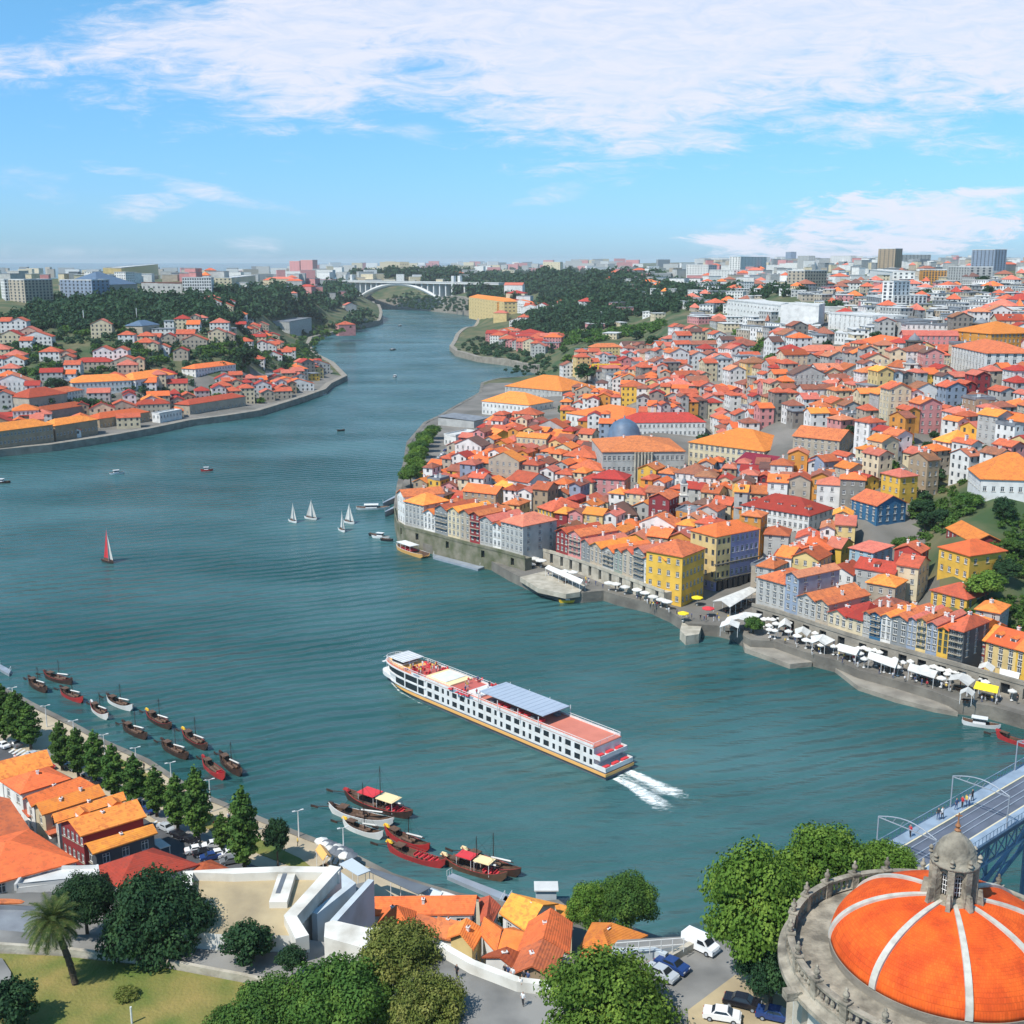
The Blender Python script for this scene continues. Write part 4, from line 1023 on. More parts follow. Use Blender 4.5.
ORD = ['first', 'second', 'third', 'fourth', 'fifth', 'sixth', 'seventh', 'eighth', 'ninth', 'tenth', 'eleventh', 'twelfth', 'thirteenth', 'fourteenth']
for (lab, zone), L_ in grp.items():
    L_.sort(key=lambda s: s[9])
    for i, s in enumerate(L_):
        z = zone
        if len(L_) > 1: z = zone + ', ' + ORD[i] + ' from left'
        s.append((lab + ' ' + z))
def trim(l):
    w = l.split()
    if len(w) > 16:
        for d in ('the', 'with', 'the', 'of', 'houses', 'just', 'far', 'the', 'single-storey', 'the'):
            if d in w and len(w) > 16: w.remove(d)
    if len(w) > 16: w = [q for q in w if q not in ('broad', 'narrow', 'faded', 'bright')]
    return ' '.join(w)
for i, s in enumerate(near):
    size, Q, z, h, wall, roof, kind, axis, zone, px, py, lab, full = s
    st = max(1, round(h / 3.0))
    building('town_house', Q, z, z + h, wall, roof, kind=kind, axis=axis, floors=st, label=trim(full), cat='house', group='houses ' + zone, chim=1 if i % 3 else 2, base=-3, wobj=i < 110, ww=1.0, wh=1.5,
             dormers=1 if (i % 5 == 0 and kind != 'flat' and axis == 0) else 0)
# the rest of the town: too many to keep apart
def mass(name, S, label):
    wm = sorted({s[4] for s in S}); rm = sorted({s[5] for s in S}); mats = ['wall_' + w for w in wm] + rm + ['pane']
    mb = MB(); wi = {w: i for i, w in enumerate(wm)}; ri = {r: i + len(wm) for i, r in enumerate(rm)}; gi = len(mats) - 1
    for s in S:
        Q, z, h = s[1], s[2], s[3]; A = MB()
        D = math.hypot(*Q[0])
        for i in range(4):
            a, b = Q[i], Q[(i + 1) % 4]; L = L2(a, b)
            if facing(a, b) > .06 and D < 1500:
                facade(A, a, b, z - 3, z + h, max(1, int(L / 3)), max(1, round(h / 3)), 1.2, 1.6, fh=3, mw=0, mp=2)
            else: A.add([(*a, z - 3), (*b, z - 3), (*b, z + h), (*a, z + h)], [(0, 1, 2, 3)], 0)
        rise = min(4, (L2(Q[1], Q[2]) if s[7] == 0 else L2(Q[0], Q[1])) * .24)
        Rr = MB(); roof_geo(Rr, Q, z + h, s[6], s[7], rise, .4, wallmb=A)
        k = len(mb.V); mb.V += A.V; mb.F += [tuple(v + k for v in f) for f in A.F]; mb.m += [wi[s[4]] if m == 0 else gi for m in A.m]
        k = len(mb.V); mb.V += Rr.V; mb.F += [tuple(v + k for v in f) for f in Rr.F]; mb.m += [ri[s[5]]] * len(Rr.F)
    o = mb.build(name, mats); tag(o, label, 'houses', kind='stuff'); return o
mass('distant_houses', far_, 'mass of small tiled houses filling the slopes behind the nearer streets')
print('HOUSES', len(SPECS), len(near), len(far_))

# upper city: flat-topped modern blocks toward the skyline, spaced by distance
def skyline(poly, n, wpx, hpx, seed, wp, rp, name_prefix=None):
    g = random.Random(seed); xs = [p[0] for p in poly]; ys = [p[1] for p in poly]; out = []
    tries = 0
    while len(out) < n and tries < n * 30:
        tries += 1
        x = g.uniform(min(xs), max(xs)); y = g.uniform(min(ys), max(ys))
        if not inpoly(x, y, poly): continue
        if any(abs(x - a) < wpx[0] * .9 and abs(y - b) < 1.8 for a, b in out): continue
        X, Y, Z = hit(x, y)
        if Y > 9000 or taken(X, Y, 10): continue
        out.append((x, y))
        w = g.uniform(*wpx) * Y / 1150; h = g.uniform(*hpx) * Y / 1150; d = g.uniform(12, 22); an = g.uniform(-.5, .5)
        w = min(w, 70); h = min(max(h, 5), 34)
        ca, sa = math.cos(an), math.sin(an)
        Q = [(X + a * ca - b * sa, Y + a * sa + b * ca) for a, b in ((-w / 2, 0), (w / 2, 0), (w / 2, d), (-w / 2, d))]
        kind = 'hip' if g.random() < .22 and h < 12 else 'flat'
        SK.append([0, Q, Z, h, g.choice(wp), g.choice(rp) if kind == 'hip' else g.choice(['roof_white', 'roof_grey', 'roof_white']), kind, 0])
SK = []
MOD = ['white', 'white', 'pale grey', 'cream', 'pale grey', 'beige', 'white', 'grey', 'pink']
skyline([(840, 350), (700, 330), (690, 300), (740, 272), (1060, 268), (1060, 345)], 480, (4, 17), (3, 9), 3, MOD, RPU)
skyline([(660, 300), (600, 280), (600, 266), (760, 264), (760, 285), (700, 292)], 90, (5, 18), (3, 8), 4, MOD, RP)
skyline([(700, 271), (1060, 269), (1060, 264.5), (700, 265)], 260, (3, 14), (3, 10), 5, MOD, RP)
skyline([(310, 276), (400, 272), (520, 276), (620, 270), (620, 264), (310, 267)], 80, (5, 16), (3, 8), 6, ['white', 'cream', 'pink', 'pale grey'], LRP)
skyline([(250, 300), (360, 300), (350, 284), (230, 282)], 22, (8, 24), (4, 9), 7, ['white', 'cream', 'pale grey', 'pink'], LRP)
skyline([(-20, 282), (330, 282), (340, 273), (-20, 275)], 90, (5, 18), (4, 9), 8, MOD, LRP)
skyline([(340, 292), (470, 290), (470, 276), (340, 278)], 28, (6, 18), (4, 8), 9, ['white', 'cream', 'pale grey', 'pink'], LRP)
skyline([(520, 350), (560, 300), (700, 290), (700, 330), (600, 345)], 16, (8, 18), (4, 7), 10, ['white', 'cream', 'pink'], LRP)
mass('distant_city_blocks', SK, 'pale mass of flat-roofed blocks and houses spreading to the horizon')

# named blocks on the skyline
def block(name, x0, x1, foot, top, wall, label, cat='apartment block', depth=22, floors=8, cols=8, roof='roof_white', kind='flat', **kw):
    return landmark(name, (x0, foot), (x1, foot), top, depth, wall, roof, label, cat, floors=floors, cols=[cols, 4, cols, 4], kind=kind, chim=0, wobj=False, ww=2.2, wh=1.8, rise=kw.pop('rise', 4), **kw)
block('high_rise', 877, 894, 272, 249, 'tan', 'tall beige tower with brown left face on the skyline, right of centre', 'high-rise', floors=12, cols=4)
block('high_rise', 970, 993, 276, 250, 'grey blue', 'dark blue and white twin tower, tallest on the right skyline', 'high-rise', floors=14, cols=6)
block('high_rise', 785, 790, 268, 252, 'grey blue', 'very thin dark tower on the skyline above the hospital', 'high-rise', floors=12, cols=2)
block('high_rise', 797, 808, 270, 256, 'pale grey', 'hazy twin pale tower right of the very thin one', 'high-rise', floors=12, cols=3)
block('apartment_block', 869, 892, 284, 270, 'white', 'white cube block below the tall beige tower', cols=6, floors=5)
block('apartment_block', 922, 946, 284, 270, 'ochre', 'orange brown apartment slab between white blocks near right skyline', floors=6)
block('apartment_block', 947, 968, 286, 267, 'pale grey', 'pale grey slab right of the orange brown one', floors=7)
block('apartment_block', 804, 826, 290, 271, 'beige', 'beige apartment block with dark balcony bands by the park', floors=6)
block('apartment_block', 866, 881, 310, 296, 'grey', 'grey glass office block with white stair tower beside it', 'office block', floors=5)
block('stair_tower', 881, 892, 310, 282, 'white', 'slim white tower joined to grey glass office block', 'tower', floors=8, cols=2)
block('apartment_block', 893, 926, 310, 296, 'white', 'wide white block right of the slim white tower', floors=5)
block('apartment_block', 543, 560, 275, 262, 'cream', 'lone cream block standing over the wooded ridge at centre', floors=7, cols=5)
block('apartment_block', 686, 708, 279, 265, 'white', 'white slab at the left end of the row above the woods', floors=6)
block('apartment_block', 709, 733, 282, 270, 'white', 'white slab right of its twin above the woods', floors=5)
block('apartment_block', 740, 766, 272, 257, 'white', 'large hazy white block breaking the skyline above the white slabs', floors=8)
block('apartment_block', 830, 850, 268, 256, 'white', 'white far tower block on the skyline left of the beige tower', floors=9)
block('apartment_block', 900, 930, 268, 255, 'pale grey', 'long pale far block right of the beige tower', floors=9)
block('apartment_block', 6, 30, 301, 280, 'white', 'white stepped apartment block at far left of the ridge', floors=7)
block('apartment_block', 26, 54, 303, 280, 'beige', 'beige slab beside white stepped block on the left ridge', floors=8)
block('office_block', 61, 93, 300, 280, 'grey blue', 'office block with dark glass fronts on the left ridge', 'office block', floors=6)
block('arena', 97, 138, 298, 285, 'beige', 'low arena with dark curved green roof on the left ridge', 'arena', floors=2, roof='roof_slate_blue', kind='hip', depth=50, rise=12)
block('apartment_block', 122, 159, 279, 268, 'pale yellow', 'yellow green apartment block standing above the arena roof', floors=5, cols=12)
block('exhibition_hall', 142, 182, 295, 283, 'pale grey', 'exhibition hall with black roof band right of the arena', 'hall', floors=2, roof='roof_brown')
block('apartment_block', 183, 212, 296, 278, 'white', 'long white slab with vertical bays right of exhibition hall', floors=6, cols=12)
block('apartment_block', 232, 256, 288, 278, 'cream', 'cream slab on the ridge left of the woods', floors=5)
block('apartment_block', 290, 300, 276, 261, 'pink', 'pink tower on the ridge, left one of a pair', floors=8, cols=3)
block('apartment_block', 301, 313, 276, 260, 'pink', 'pink tower on the ridge, right one of a pair', floors=8, cols=3)
block('hotel', 469, 504, 316, 297, 'pale yellow', 'yellow apartment hotel with orange roof right of the far bridge', 'hotel', floors=6, cols=12, roof='roof_light', kind='hip')
block('apartment_block', 380, 400, 274, 262, 'cream', 'cream block on the wooded ridge behind the bridge', floors=7)
# left bank landmarks
landmark('warehouse', (-4, 447), (54, 439), 432, 14, 'tan', 'roof_bright', 'long stone warehouse with bright orange roof at the far left waterside', 'warehouse', floors=2, cols=[16, 3, 16, 3], chim=0, z0=5)
landmark('warehouse', (56, 438), (98, 431), 426, 12, 'tan', 'roof_bright', 'stone warehouse with bright orange roof, second along the left waterside', 'warehouse', floors=1, cols=[12, 3, 12, 3], chim=0, z0=5)
landmark('white_warehouse', (73, 394), (132, 390), 383, 16, 'white', 'roof_bright', 'long white lodge with orange roof on the far left hillside', 'warehouse', floors=2, cols=[14, 3, 14, 3], chim=0)
landmark('white_warehouse', (136, 390), (175, 387), 380, 16, 'white', 'roof_light', 'white lodge with light orange roof right of the long one', 'warehouse', floors=2, cols=[10, 3, 10, 3], chim=0)
landmark('white_house', (14, 428), (40, 426), 411, 12, 'white', 'roof_bright', 'white three-storey house among red roofs on the far left bank', 'house', floors=3, cols=[6, 3, 6, 3], chim=0)
landmark('red_warehouse', (30, 410), (68, 404), 398, 18, 'beige', 'roof_red', 'broad warehouse with deep red roof on the far left bank', 'warehouse', floors=1, chim=0)
landmark('warehouse', (42, 424), (88, 417), 412, 10, 'grey stone', 'roof_red', 'stone warehouse with red ridge roof beneath the trees, far left bank', 'warehouse', floors=1, chim=0)
landmark('glass_roof_house', (143, 336), (160, 335), 326, 16, 'beige', 'roof_slate_blue', 'house with blue glazed roof on the left hilltop', 'house', floors=1, chim=0)
landmark('white_hall', (160, 420), (182, 416), 414, 6, 'white', 'roof_white', 'white low pavilion by the stepped quay of the left bank', 'pavilion', floors=1, chim=0, kind='flat', z0=5)
landmark('industrial_hall', (290, 337), (312, 334), 322, 22, 'pale grey', 'roof_grey', 'pale factory box by the far bend of the left bank', 'factory', floors=2, chim=0, kind='flat')
# ------------------------------------------------------------------ trees
CROWN = {}
def crown(kind, var=0):
    key = (kind, var)
    if key in CROWN: return CROWN[key]
    g = random.Random(var * 7 + len(kind))
    if kind == 'big':   L_, n, s, m = round_lumps(1, 1, .8, 24, var, .32), 24000, .027, ['leaf_mid', 'leaf_bright', 'leaf_dark', 'leaf_olive'][var % 4]
    elif kind == 'med': L_, n, s, m = round_lumps(1, 1, .95, 13, var, .39), 5200, .062, ['leaf_mid', 'leaf_bright', 'leaf_dark', 'leaf_olive'][var % 4]
    elif kind == 'small': L_, n, s, m = round_lumps(1, 1, .9, 7, var, .48), 420, .17, ['leaf_mid', 'leaf_bright', 'leaf_dark', 'leaf_far'][var % 4]
    elif kind == 'poplar':
        L_ = []
        for i in range(26):
            t = i / 25; z = -1 + 2 * t; r = .21 * (1 - abs(z) ** 3.2) * (1 - .22 * z) + .035; a = i * 2.4
            L_.append((r * .8 * math.cos(a), r * .8 * math.sin(a), z * .96, r * .85, r * .85, .14))
        n, s, m = 4200, .042, ['leaf_mid', 'leaf_mid', 'leaf_mid'][var % 3]
    C, N_ = crown_pts(L_, n, var + 5, .3)
    CROWN[key] = quads_mesh('crown', C, N_, s, m, .9, var); return CROWN[key]
def trunk_mesh(h, r, spread, seed=0, m='bark', limbs=5):
    mb = MB(); g = random.Random(seed)
    a = Vector((0, 0, -1)); p = Vector((g.uniform(-.2, .2), g.uniform(-.2, .2), h * .55))
    mb.tube(a, (0, 0, .4), r * 1.5, 0, 8, r); mb.tube((0, 0, .4), p, r, 0, 8, r * .75); mb.tube(p, (0, 0, h * 1.15), r * .75, 0, 8, r * .3)
    for i in range(limbs):
        t = 2 * math.pi * i / limbs + g.uniform(-.4, .4); q = p.lerp(Vector((0, 0, h)), g.uniform(0, .7))
        mid = q + Vector((math.cos(t) * spread * .45, math.sin(t) * spread * .45, h * .16))
        mb.tube(q, mid, r * .45, 0, 6, r * .3); mb.tube(mid, mid + Vector((math.cos(t) * spread * .4, math.sin(t) * spread * .4, h * .18)), r * .3, 0, 6, r * .1)
    return mb
def tree_px(cx, cy, rx, ry, basepy, z, kind, var, label, group=None, name='tree', cat='tree', basepx=None, bark='bark'):
    b = at(basepx or cx, basepy, z) if z is not None else hit(basepx or cx, basepy)
    x, y, z0 = b; f = y * cP - (z0 - HC) * sP
    zc = top_z(x, y, cy); R_ = rx * f / F; dep = math.atan2(HC - zc, math.hypot(x, y))
    Rz = max(R_ * .45, (ry * f / F) / max(.2, math.cos(dep)) * .92) if ry else R_ * .8
    o = empty(name, (x, y, z0), random.uniform(0, 6)); tag(o, label, cat, group)
    tm = trunk_mesh(max(.6, zc - z0), max(.12, R_ * .07) if kind != 'poplar' else .3, R_ * .7, var, bark)
    tm.build('trunk', bark, o)
    bs = {'big': .8, 'med': .95, 'small': .9, 'poplar': 1}[kind]
    cr = share('crown', crown(kind, var), o, (0, 0, zc - z0), random.uniform(0, 6), (R_ if kind != 'poplar' else R_ / .34, R_ if kind != 'poplar' else R_ / .34, Rz / bs))
    return o
# near trees of the south bank
T = tree_px
T(160, 922, 56, 52, 968, 12, 'big', 2, 'largest dark broadleaf tree at lower left beside the palm')
T(92, 902, 34, 30, 958, 12, 'big', 6, 'dark tree directly behind the date palm', basepx=90)
T(250, 944, 25, 23, 976, 14, 'med', 2, 'small dark round tree standing on the path below the sandy terrace')
T(293, 959, 15, 13, 988, 15, 'med', 6, 'thin young tree with pale stem right of the small round tree', bark='bark_pale')
T(15, 1004, 26, 24, 1030, 15, 'med', 2, 'dark shrub tree with glossy leaves in the bottom left corner')
T(401, 957, 44, 34, 1004, 18, 'big', 3, 'yellow green tree beside the white ramp wall')
T(345, 1003, 58, 40, 1050, 16, 'big', 0, 'broad mid green tree at bottom, left of the paved lookout')
T(268, 1018, 48, 34, 1060, 15, 'big', 4, 'dark green tree at the bottom edge right of the lawn')
T(430, 1008, 40, 36, 1055, 19, 'big', 7, 'olive green tree touching the lookout paving')
T(232, 1032, 30, 26, 1060, 15, 'big', 8, 'low tree cut by the bottom edge beside the lawn')
T(606, 1008, 68, 52, 1066, 24, 'big', 1, 'bright green tree between lookout and car park')
T(590, 908, 26, 25, 936, 6, 'big', 5, 'left half of the pair of green trees at the water edge', group='pair of trees behind the orange roofs')
T(626, 903, 32, 29, 938, 6, 'big', 0, 'right, larger one of the pair of green trees at the water edge', group='pair of trees behind the orange roofs')
T(757, 912, 62, 66, 992, 28.5, 'big', 1, 'tall bright plane tree with visible trunk in the car park', group='plane trees by the dome')
T(818, 868, 48, 42, 950, 28.5, 'big', 5, 'plane tree behind the tall one, touching the balustrade', group='plane trees by the dome')
T(876, 868, 38, 28, 950, 28.5, 'big', 9, 'plane tree half hidden behind the stone balustrade', group='plane trees by the dome')
T(770, 962, 40, 40, 1010, 28.5, 'big', 2, 'shaded low tree under the tall plane tree beside the drum')
T(278, 838, 13, 22, 866, 3.3, 'med', 2, 'dark grey green tree standing alone on the quay lawn')
T(508, 922, 9, 7, 932, 5, 'med', 0, 'small green tree in the courtyard of the orange roofs')
T(127, 994, 12, 6, 1003, 14.5, 'med', 3, 'low dry bush in the middle of the lawn', name='bush', cat='bush')
T(40, 782 + 84, 10, 8, 884, 5, 'med', 1, 'small bush between the bright orange roof and white roof', name='bush', cat='bush')
PO = [(5, 712, 12, 28), (19, 716, 11, 27), (31, 724, 10, 22), (62.5, 744, 9.5, 23), (79, 751, 8.5, 25), (97, 756, 10, 26), (115, 770, 10.5, 26), (136, 780, 11, 26), (157, 790, 9.5, 24), (178, 801, 10.5, 27), (199, 802, 12.5, 36), (223, 831, 8, 18), (245, 827, 14, 40)]
for i, (x, y, rx, ry) in enumerate(PO):
    T(x, y, rx, ry, y + ry + 3, 3.3, 'poplar', i % 3 if i not in (8, 7) else 2, '%s poplar from the left in the row along the quay road%s' % (ORD[i], {11: ', smallest', 12: ', tallest', 8: ', paler'}.get(i, '')), group='poplars along the quay road', name='poplar_tree', cat='poplar')
# palm
def palm():
    b = at(76, 990, 14.5); x, y, z0 = b; zc = top_z(x, y, 922); hh = zc - z0
    f = y * cP - (z0 - HC) * sP; top = Vector((-17 * f / F, 0, hh)); o = empty('palm_tree', b); tag(o, 'date palm with a wide feathery crown and dark leaning trunk on the lawn', 'palm')
    mb = MB(); prev = Vector((0, 0, -.5)); rr = .42
    for i in range(1, 9):
        t = i / 8; p = Vector((top.x * t ** 1.6, 0, hh * t)); mb.tube(prev, p, rr, 0, 8, .36); mb.lathe([(.4, -.06), (.47, 0), (.4, .06)], 0, 8, p); prev = p
    mb.build('trunk', 'bark', o)
    cb = MB(); R_ = 29 * f / F; g = random.Random(3)
    for i in range(72):
        a = i * 2.39996; e0 = R(78) - R(105) * (i / 72) ** .9; n = 9; P = []; p = Vector(top); d = Vector((math.cos(a) * math.cos(e0), math.sin(a) * math.cos(e0), math.sin(e0)))
        Lf = R_ * g.uniform(.95, 1.15)
        for k in range(n + 1):
            P.append(p.copy()); p = p + d * Lf / n; d = (d + Vector((0, 0, -.15 - .05 * k / n))).normalized()
        for k in range(n):
            cb.tube(P[k], P[k + 1], .05, 0, 3)
            dd = (P[k + 1] - P[k]).normalized(); s_ = dd.cross(Vector((0, 0, 1))).normalized(); up = s_.cross(dd)
            for j in range(3):
                q = P[k].lerp(P[k + 1], (j + .5) / 3); ll = .62 * math.sin(math.pi * min(.97, (k + .6) / (n + .6))) + .18
                for sg in (-1, 1):
                    tip = q + s_ * sg * ll + dd * ll * .55 - Vector((0, 0, .22 * ll)) + up * .1
                    cb.add([q, q + dd * .12, tip], [(0, 1, 2)], 0)
    cb.build('crown', 'leaf_palm', o)
    fr = MB()
    for i in range(26):
        a = i * 2.4; fr.tube(top + Vector((0, 0, -.3)), top + Vector((math.cos(a) * .7, math.sin(a) * .7, -.5 - .05 * (i % 5))), .09, 0, 4)
    fr.build('date_clusters', 'orange_paint', o)
palm()

# trees in and around the town, north side: (px, py centre, r px, variant, label)
TT = [(714, 522, 8, 10, 2, 'dark conical tree behind the yellow arcaded block'), (753, 624, 10, 8, 0, 'round clipped dark tree between the white parasols on the quay'),
      (587, 372, 12, 10, 2, 'dark round tree behind the big white block near the crane'), (475, 470, 5, 4, 0, 'small tree above the car park on the headland'),
      (500, 472, 12, 5, 0, 'green tree between houses in the low headland town'), (460, 455, 5, 4, 2, 'round dark bush at the car park end'), (455, 463, 5, 5, 2, 'dark hedge tree beside car park lane'),
      (826, 477, 13, 9, 1, 'bright green tree cluster between market roofs and the long street'), (550, 426, 5, 6, 2, 'dark little tree in front of the big white block'),
      (922, 506, 14, 7, 2, 'broad dark tree at top of the hillside garden'), (968, 500, 14, 8, 0, 'large green tree near the big orange hip roof'), (1003, 508, 12, 12, 2, 'dark tree beside the wall of the big hall'),
      (925, 520, 10, 10, 2, 'slim dark cypress-like tree at the garden left edge'), (942, 517, 12, 9, 2, 'dark tree in the middle of the hillside garden'), (905, 545, 14, 8, 0, 'bushy tree on the garden slope above blue and yellow houses'),
      (985, 585, 20, 16, 1, 'wide bright green tree mass right of the yellow house'), (1005, 570, 14, 12, 2, 'dark tree behind the bright green mass'), (968, 618, 12, 10, 0, 'dark green tree behind the ochre houses'),
      (1012, 545, 12, 8, 0, 'green shrub tree at the right edge of the garden'), (1000, 605, 12, 8, 0, 'green tree above the rocky wall'),
      (700, 466, 5, 6, 0, 'first small palm-like tree by the stone palace'), (712, 464, 4, 6, 2, 'second small tree by the stone palace lawn'), (722, 463, 4, 5, 0, 'third small tree by the stone palace lawn'),
      (660, 378, 9, 7, 2, 'dark tree amid houses left of centre of the slope'), (678, 385, 8, 6, 0, 'green tree right of the dark one on the slope'), (655, 342, 10, 8, 2, 'dark tree beneath the row of pink roofed blocks'), (712, 345, 8, 8, 2, 'dark conifer left of the pink roofed house'),
      (835, 306, 11, 7, 2, 'dark tree patch beside the hospital wing'), (925, 293, 7, 5, 2, 'dark tree between white blocks right'), (982, 280, 6, 5, 2, 'round dark tree below the twin tower'), (988, 290, 5, 6, 2, 'dark tree just under the round one'),
      (57, 384, 11, 8, 2, 'dark spreading tree beside long white lodge, far left bank'), (88, 404, 12, 8, 2, 'dark tree clump behind the red ridge warehouse, left'), (103, 407, 11, 8, 0, 'green tree clump behind the red ridge warehouse, right'),
      (42, 328, 7, 7, 2, 'dark pine on the left hillside, first'), (112, 325, 9, 8, 2, 'dark pine pair on the left hillside'), (130, 332, 7, 5, 2, 'low dark tree right of the pine pair'),
      (102, 368, 5, 3, 0, 'small tree before the white lodges'), (178, 375, 5, 4, 2, 'dark bush right of the light orange roofed lodge'), (245, 356, 13, 11, 2, 'large dark tree mass on the far left slope near river bend')]
for x, y, rx, ry, v, lab in TT:
    T(x, y, rx, ry, y + ry * 1.15, None, 'med' if y > 440 and rx > 7 else 'small', v, lab, group=None)
for i, (x, y) in enumerate(SPOTS):
    r_ = random.Random(i).uniform(3.5, 7) * (1.3 if y > 430 else 1)
    T(x, y - r_ * .7, r_, r_ * .85, y, None, 'small', (0, 2, 2, 6)[i % 4], 'green tree standing between tiled houses on the town slope', group='trees scattered between the town houses')
HR = [(413, 476, 9, 9), (418, 468, 9, 8), (417, 461, 8, 7), (422, 455, 8, 7), (421, 449, 8, 7), (427, 444, 7, 6), (427, 439, 7, 6), (432, 436, 6, 5), (435, 432, 6, 5)]
for i, (x, y, rx, ry) in enumerate(HR):
    T(x - 2, y - 2, rx * 1.35, ry * 1.15, y + ry, 4.2, 'med', i % 2, '%s tree counted from the near end of the dense row beside the headland car park' % ORD[i], group='trees lining the headland quay')
# woods and scrub that nobody would count
def forest(name, polys, label, step=(6, 3.2), r=(4, 7), m='leaf_far', leaf=.26, n=110, seed=0, maxr=14, cat='woods', avoid=True):
    g = np.random.default_rng(seed); gr = random.Random(seed)
    C0, N0 = crown_pts(round_lumps(1, 1, .85, 6, seed, .5), n, seed, .2)
    Cs, Ns, Sz = [], [], []
    for poly in polys:
        xs = [p[0] for p in poly]; ys = [p[1] for p in poly]; y = min(ys)
        while y < max(ys):
            x = min(xs)
            while x < max(xs):
                qx, qy = x + gr.uniform(-.5, .5) * step[0], y + gr.uniform(-.5, .5) * step[1]
                x += step[0]
                if not inpoly(qx, qy, poly): continue
                X, Y, Z = hit(qx, qy)
                if Y > 8000 or (avoid and shore_d(X, Y) < 5): continue
                if avoid and taken(X, Y, 3): continue
                rr = min(maxr, gr.uniform(*r) * Y / 1150)
                an = gr.uniform(0, 6); ca, sa = math.cos(an), math.sin(an); Rm = np.array([[ca, -sa, 0], [sa, ca, 0], [0, 0, 1]])
                sc = np.array([rr, rr, rr * gr.uniform(.8, 1.3)])
                Cs.append((C0 * sc) @ Rm.T + np.array([X, Y, Z + rr * .55])); Ns.append(N0 @ Rm.T); Sz.append(np.full(n, leaf * rr))
            y += step[1]
    if not Cs: return
    C = np.concatenate(Cs); me = quads_mesh(name, C, np.concatenate(Ns), 1.0, m, .9, seed)
    # per-face size
    S = np.concatenate(Sz); co = np.empty(len(me.vertices) * 3); me.vertices.foreach_get('co', co); co = co.reshape(-1, 4, 3); cc = C[:, None, :]
    co = cc + (co - cc) * S[:, None, None]; me.vertices.foreach_set('co', co.ravel()); me.update()
    o = bpy.data.objects.new(name, me); link(o); tag(o, label, cat, kind='stuff'); return o
forest('left_ridge_woods', [[(-10, 327), (40, 303), (150, 294), (330, 288), (352, 300), (330, 316), (270, 322), (180, 330), (90, 330)], [(330, 330), (345, 320), (372, 311), (366, 322), (345, 332)], [(300, 300), (350, 284), (365, 292), (350, 304)]], 'dark continuous woods covering the left ridge', seed=1)
forest('right_hill_woods', [[(515, 330), (530, 316), (548, 300), (500, 292), (480, 278), (520, 266), (560, 268), (640, 268), (680, 286), (735, 296), (724, 312), (690, 310), (640, 318), (600, 331), (560, 337), (530, 338)],
        [(345, 276), (400, 266), (470, 268), (520, 272), (480, 290), (452, 296), (440, 286), (400, 280)], [(455, 300), (490, 288), (520, 300), (512, 312), (470, 298)],
        [(760, 290), (800, 286), (815, 292), (770, 302), (740, 298)], [(700, 288), (745, 284), (745, 297), (715, 298)]], 'wooded hills around the far bridge and behind the town', seed=2)
forest('hillside_trees', [[(0, 385), (0, 335), (120, 332), (300, 328), (312, 350), (290, 372), (190, 375), (100, 388)], [(0, 425), (0, 388), (100, 388), (195, 376), (200, 392), (100, 410)]], 'trees dotted between the houses of the far left hillside', step=(13, 6), r=(2.5, 5.5), m='leaf_far', leaf=.24, seed=11, avoid=False)
forest('promontory_trees', [[(470, 350), (500, 338), (560, 336), (545, 368), (500, 360)], [(500, 330), (560, 328), (560, 345), (520, 345)]], 'trees between the houses of the distant promontory', step=(10, 4), r=(2.5, 5), seed=12, avoid=False)
forest('bank_trees', [[(385, 302), (402, 293), (440, 297), (470, 301), (482, 311), (450, 312), (400, 308)], [(343, 330), (350, 318), (376, 313), (378, 322), (360, 327)], [(300, 352), (312, 343), (325, 362), (318, 368)]], 'scrubby trees on the banks near the far arch bridge', step=(4, 2), r=(1.3, 2.4), seed=21, avoid=False)
forest('point_trees', [[(455, 350), (470, 341), (500, 333), (522, 345), (505, 357), (472, 355)], [(500, 372), (515, 368), (545, 360), (560, 372), (540, 378)]], 'low trees along the distant promontory', step=(6, 2.6), r=(1.6, 3), seed=22, avoid=False)
forest('hedge_trees', [[(512, 340), (620, 330), (668, 322), (660, 332), (600, 342), (520, 352)], [(756, 340), (772, 332), (836, 328), (838, 338), (790, 346), (760, 350)], [(990, 318), (1040, 314), (1040, 322), (992, 324)]], 'long bright green hedge-like belts of trees', step=(4, 2.4), r=(3, 4.5), m='leaf_hedge', seed=3)
forest('slope_shrubs', [[(108, 360), (150, 342), (192, 345), (190, 358), (150, 366)], [(160, 402), (175, 392), (250, 385), (256, 394), (200, 402), (170, 408)], [(10, 350), (60, 345), (60, 358), (15, 362)], [(90, 350), (145, 345), (140, 354), (100, 356)], [(280, 352), (300, 345), (318, 366), (300, 372), (282, 368)], [(190, 345), (240, 338), (290, 345), (280, 362), (210, 358)], [(285, 332), (318, 326), (348, 330), (320, 342), (312, 352), (300, 350)], [(230, 400), (256, 394), (300, 382), (310, 388), (260, 404)], [(0, 372), (60, 366), (60, 374), (0, 380)], [(60, 330), (130, 322), (140, 334), (80, 340)], [(-10, 340), (30, 332), (60, 340), (10, 350)]], 'loose shrubs and trees scattered over the far left slope', step=(6, 3.5), r=(2.5, 5), m='leaf_mid', seed=4)
forest('garden_undergrowth', [[(888, 545), (905, 515), (925, 482), (975, 482), (980, 505), (1035, 510), (1035, 645), (1005, 640), (968, 615), (966, 600), (1004, 590), (1004, 552), (965, 552), (930, 556)]], 'tangled undergrowth and small trees of the hillside garden', step=(9, 6), r=(3.5, 7), m='leaf_mid', leaf=.20, n=200, seed=5, maxr=3.2)
forest('terrace_ivy', [[(889, 398), (889, 386), (926, 385), (926, 396), (905, 402)]], 'green planted terrace below the white church', step=(3, 2), r=(2, 3), m='leaf_mid', seed=6, avoid=False)
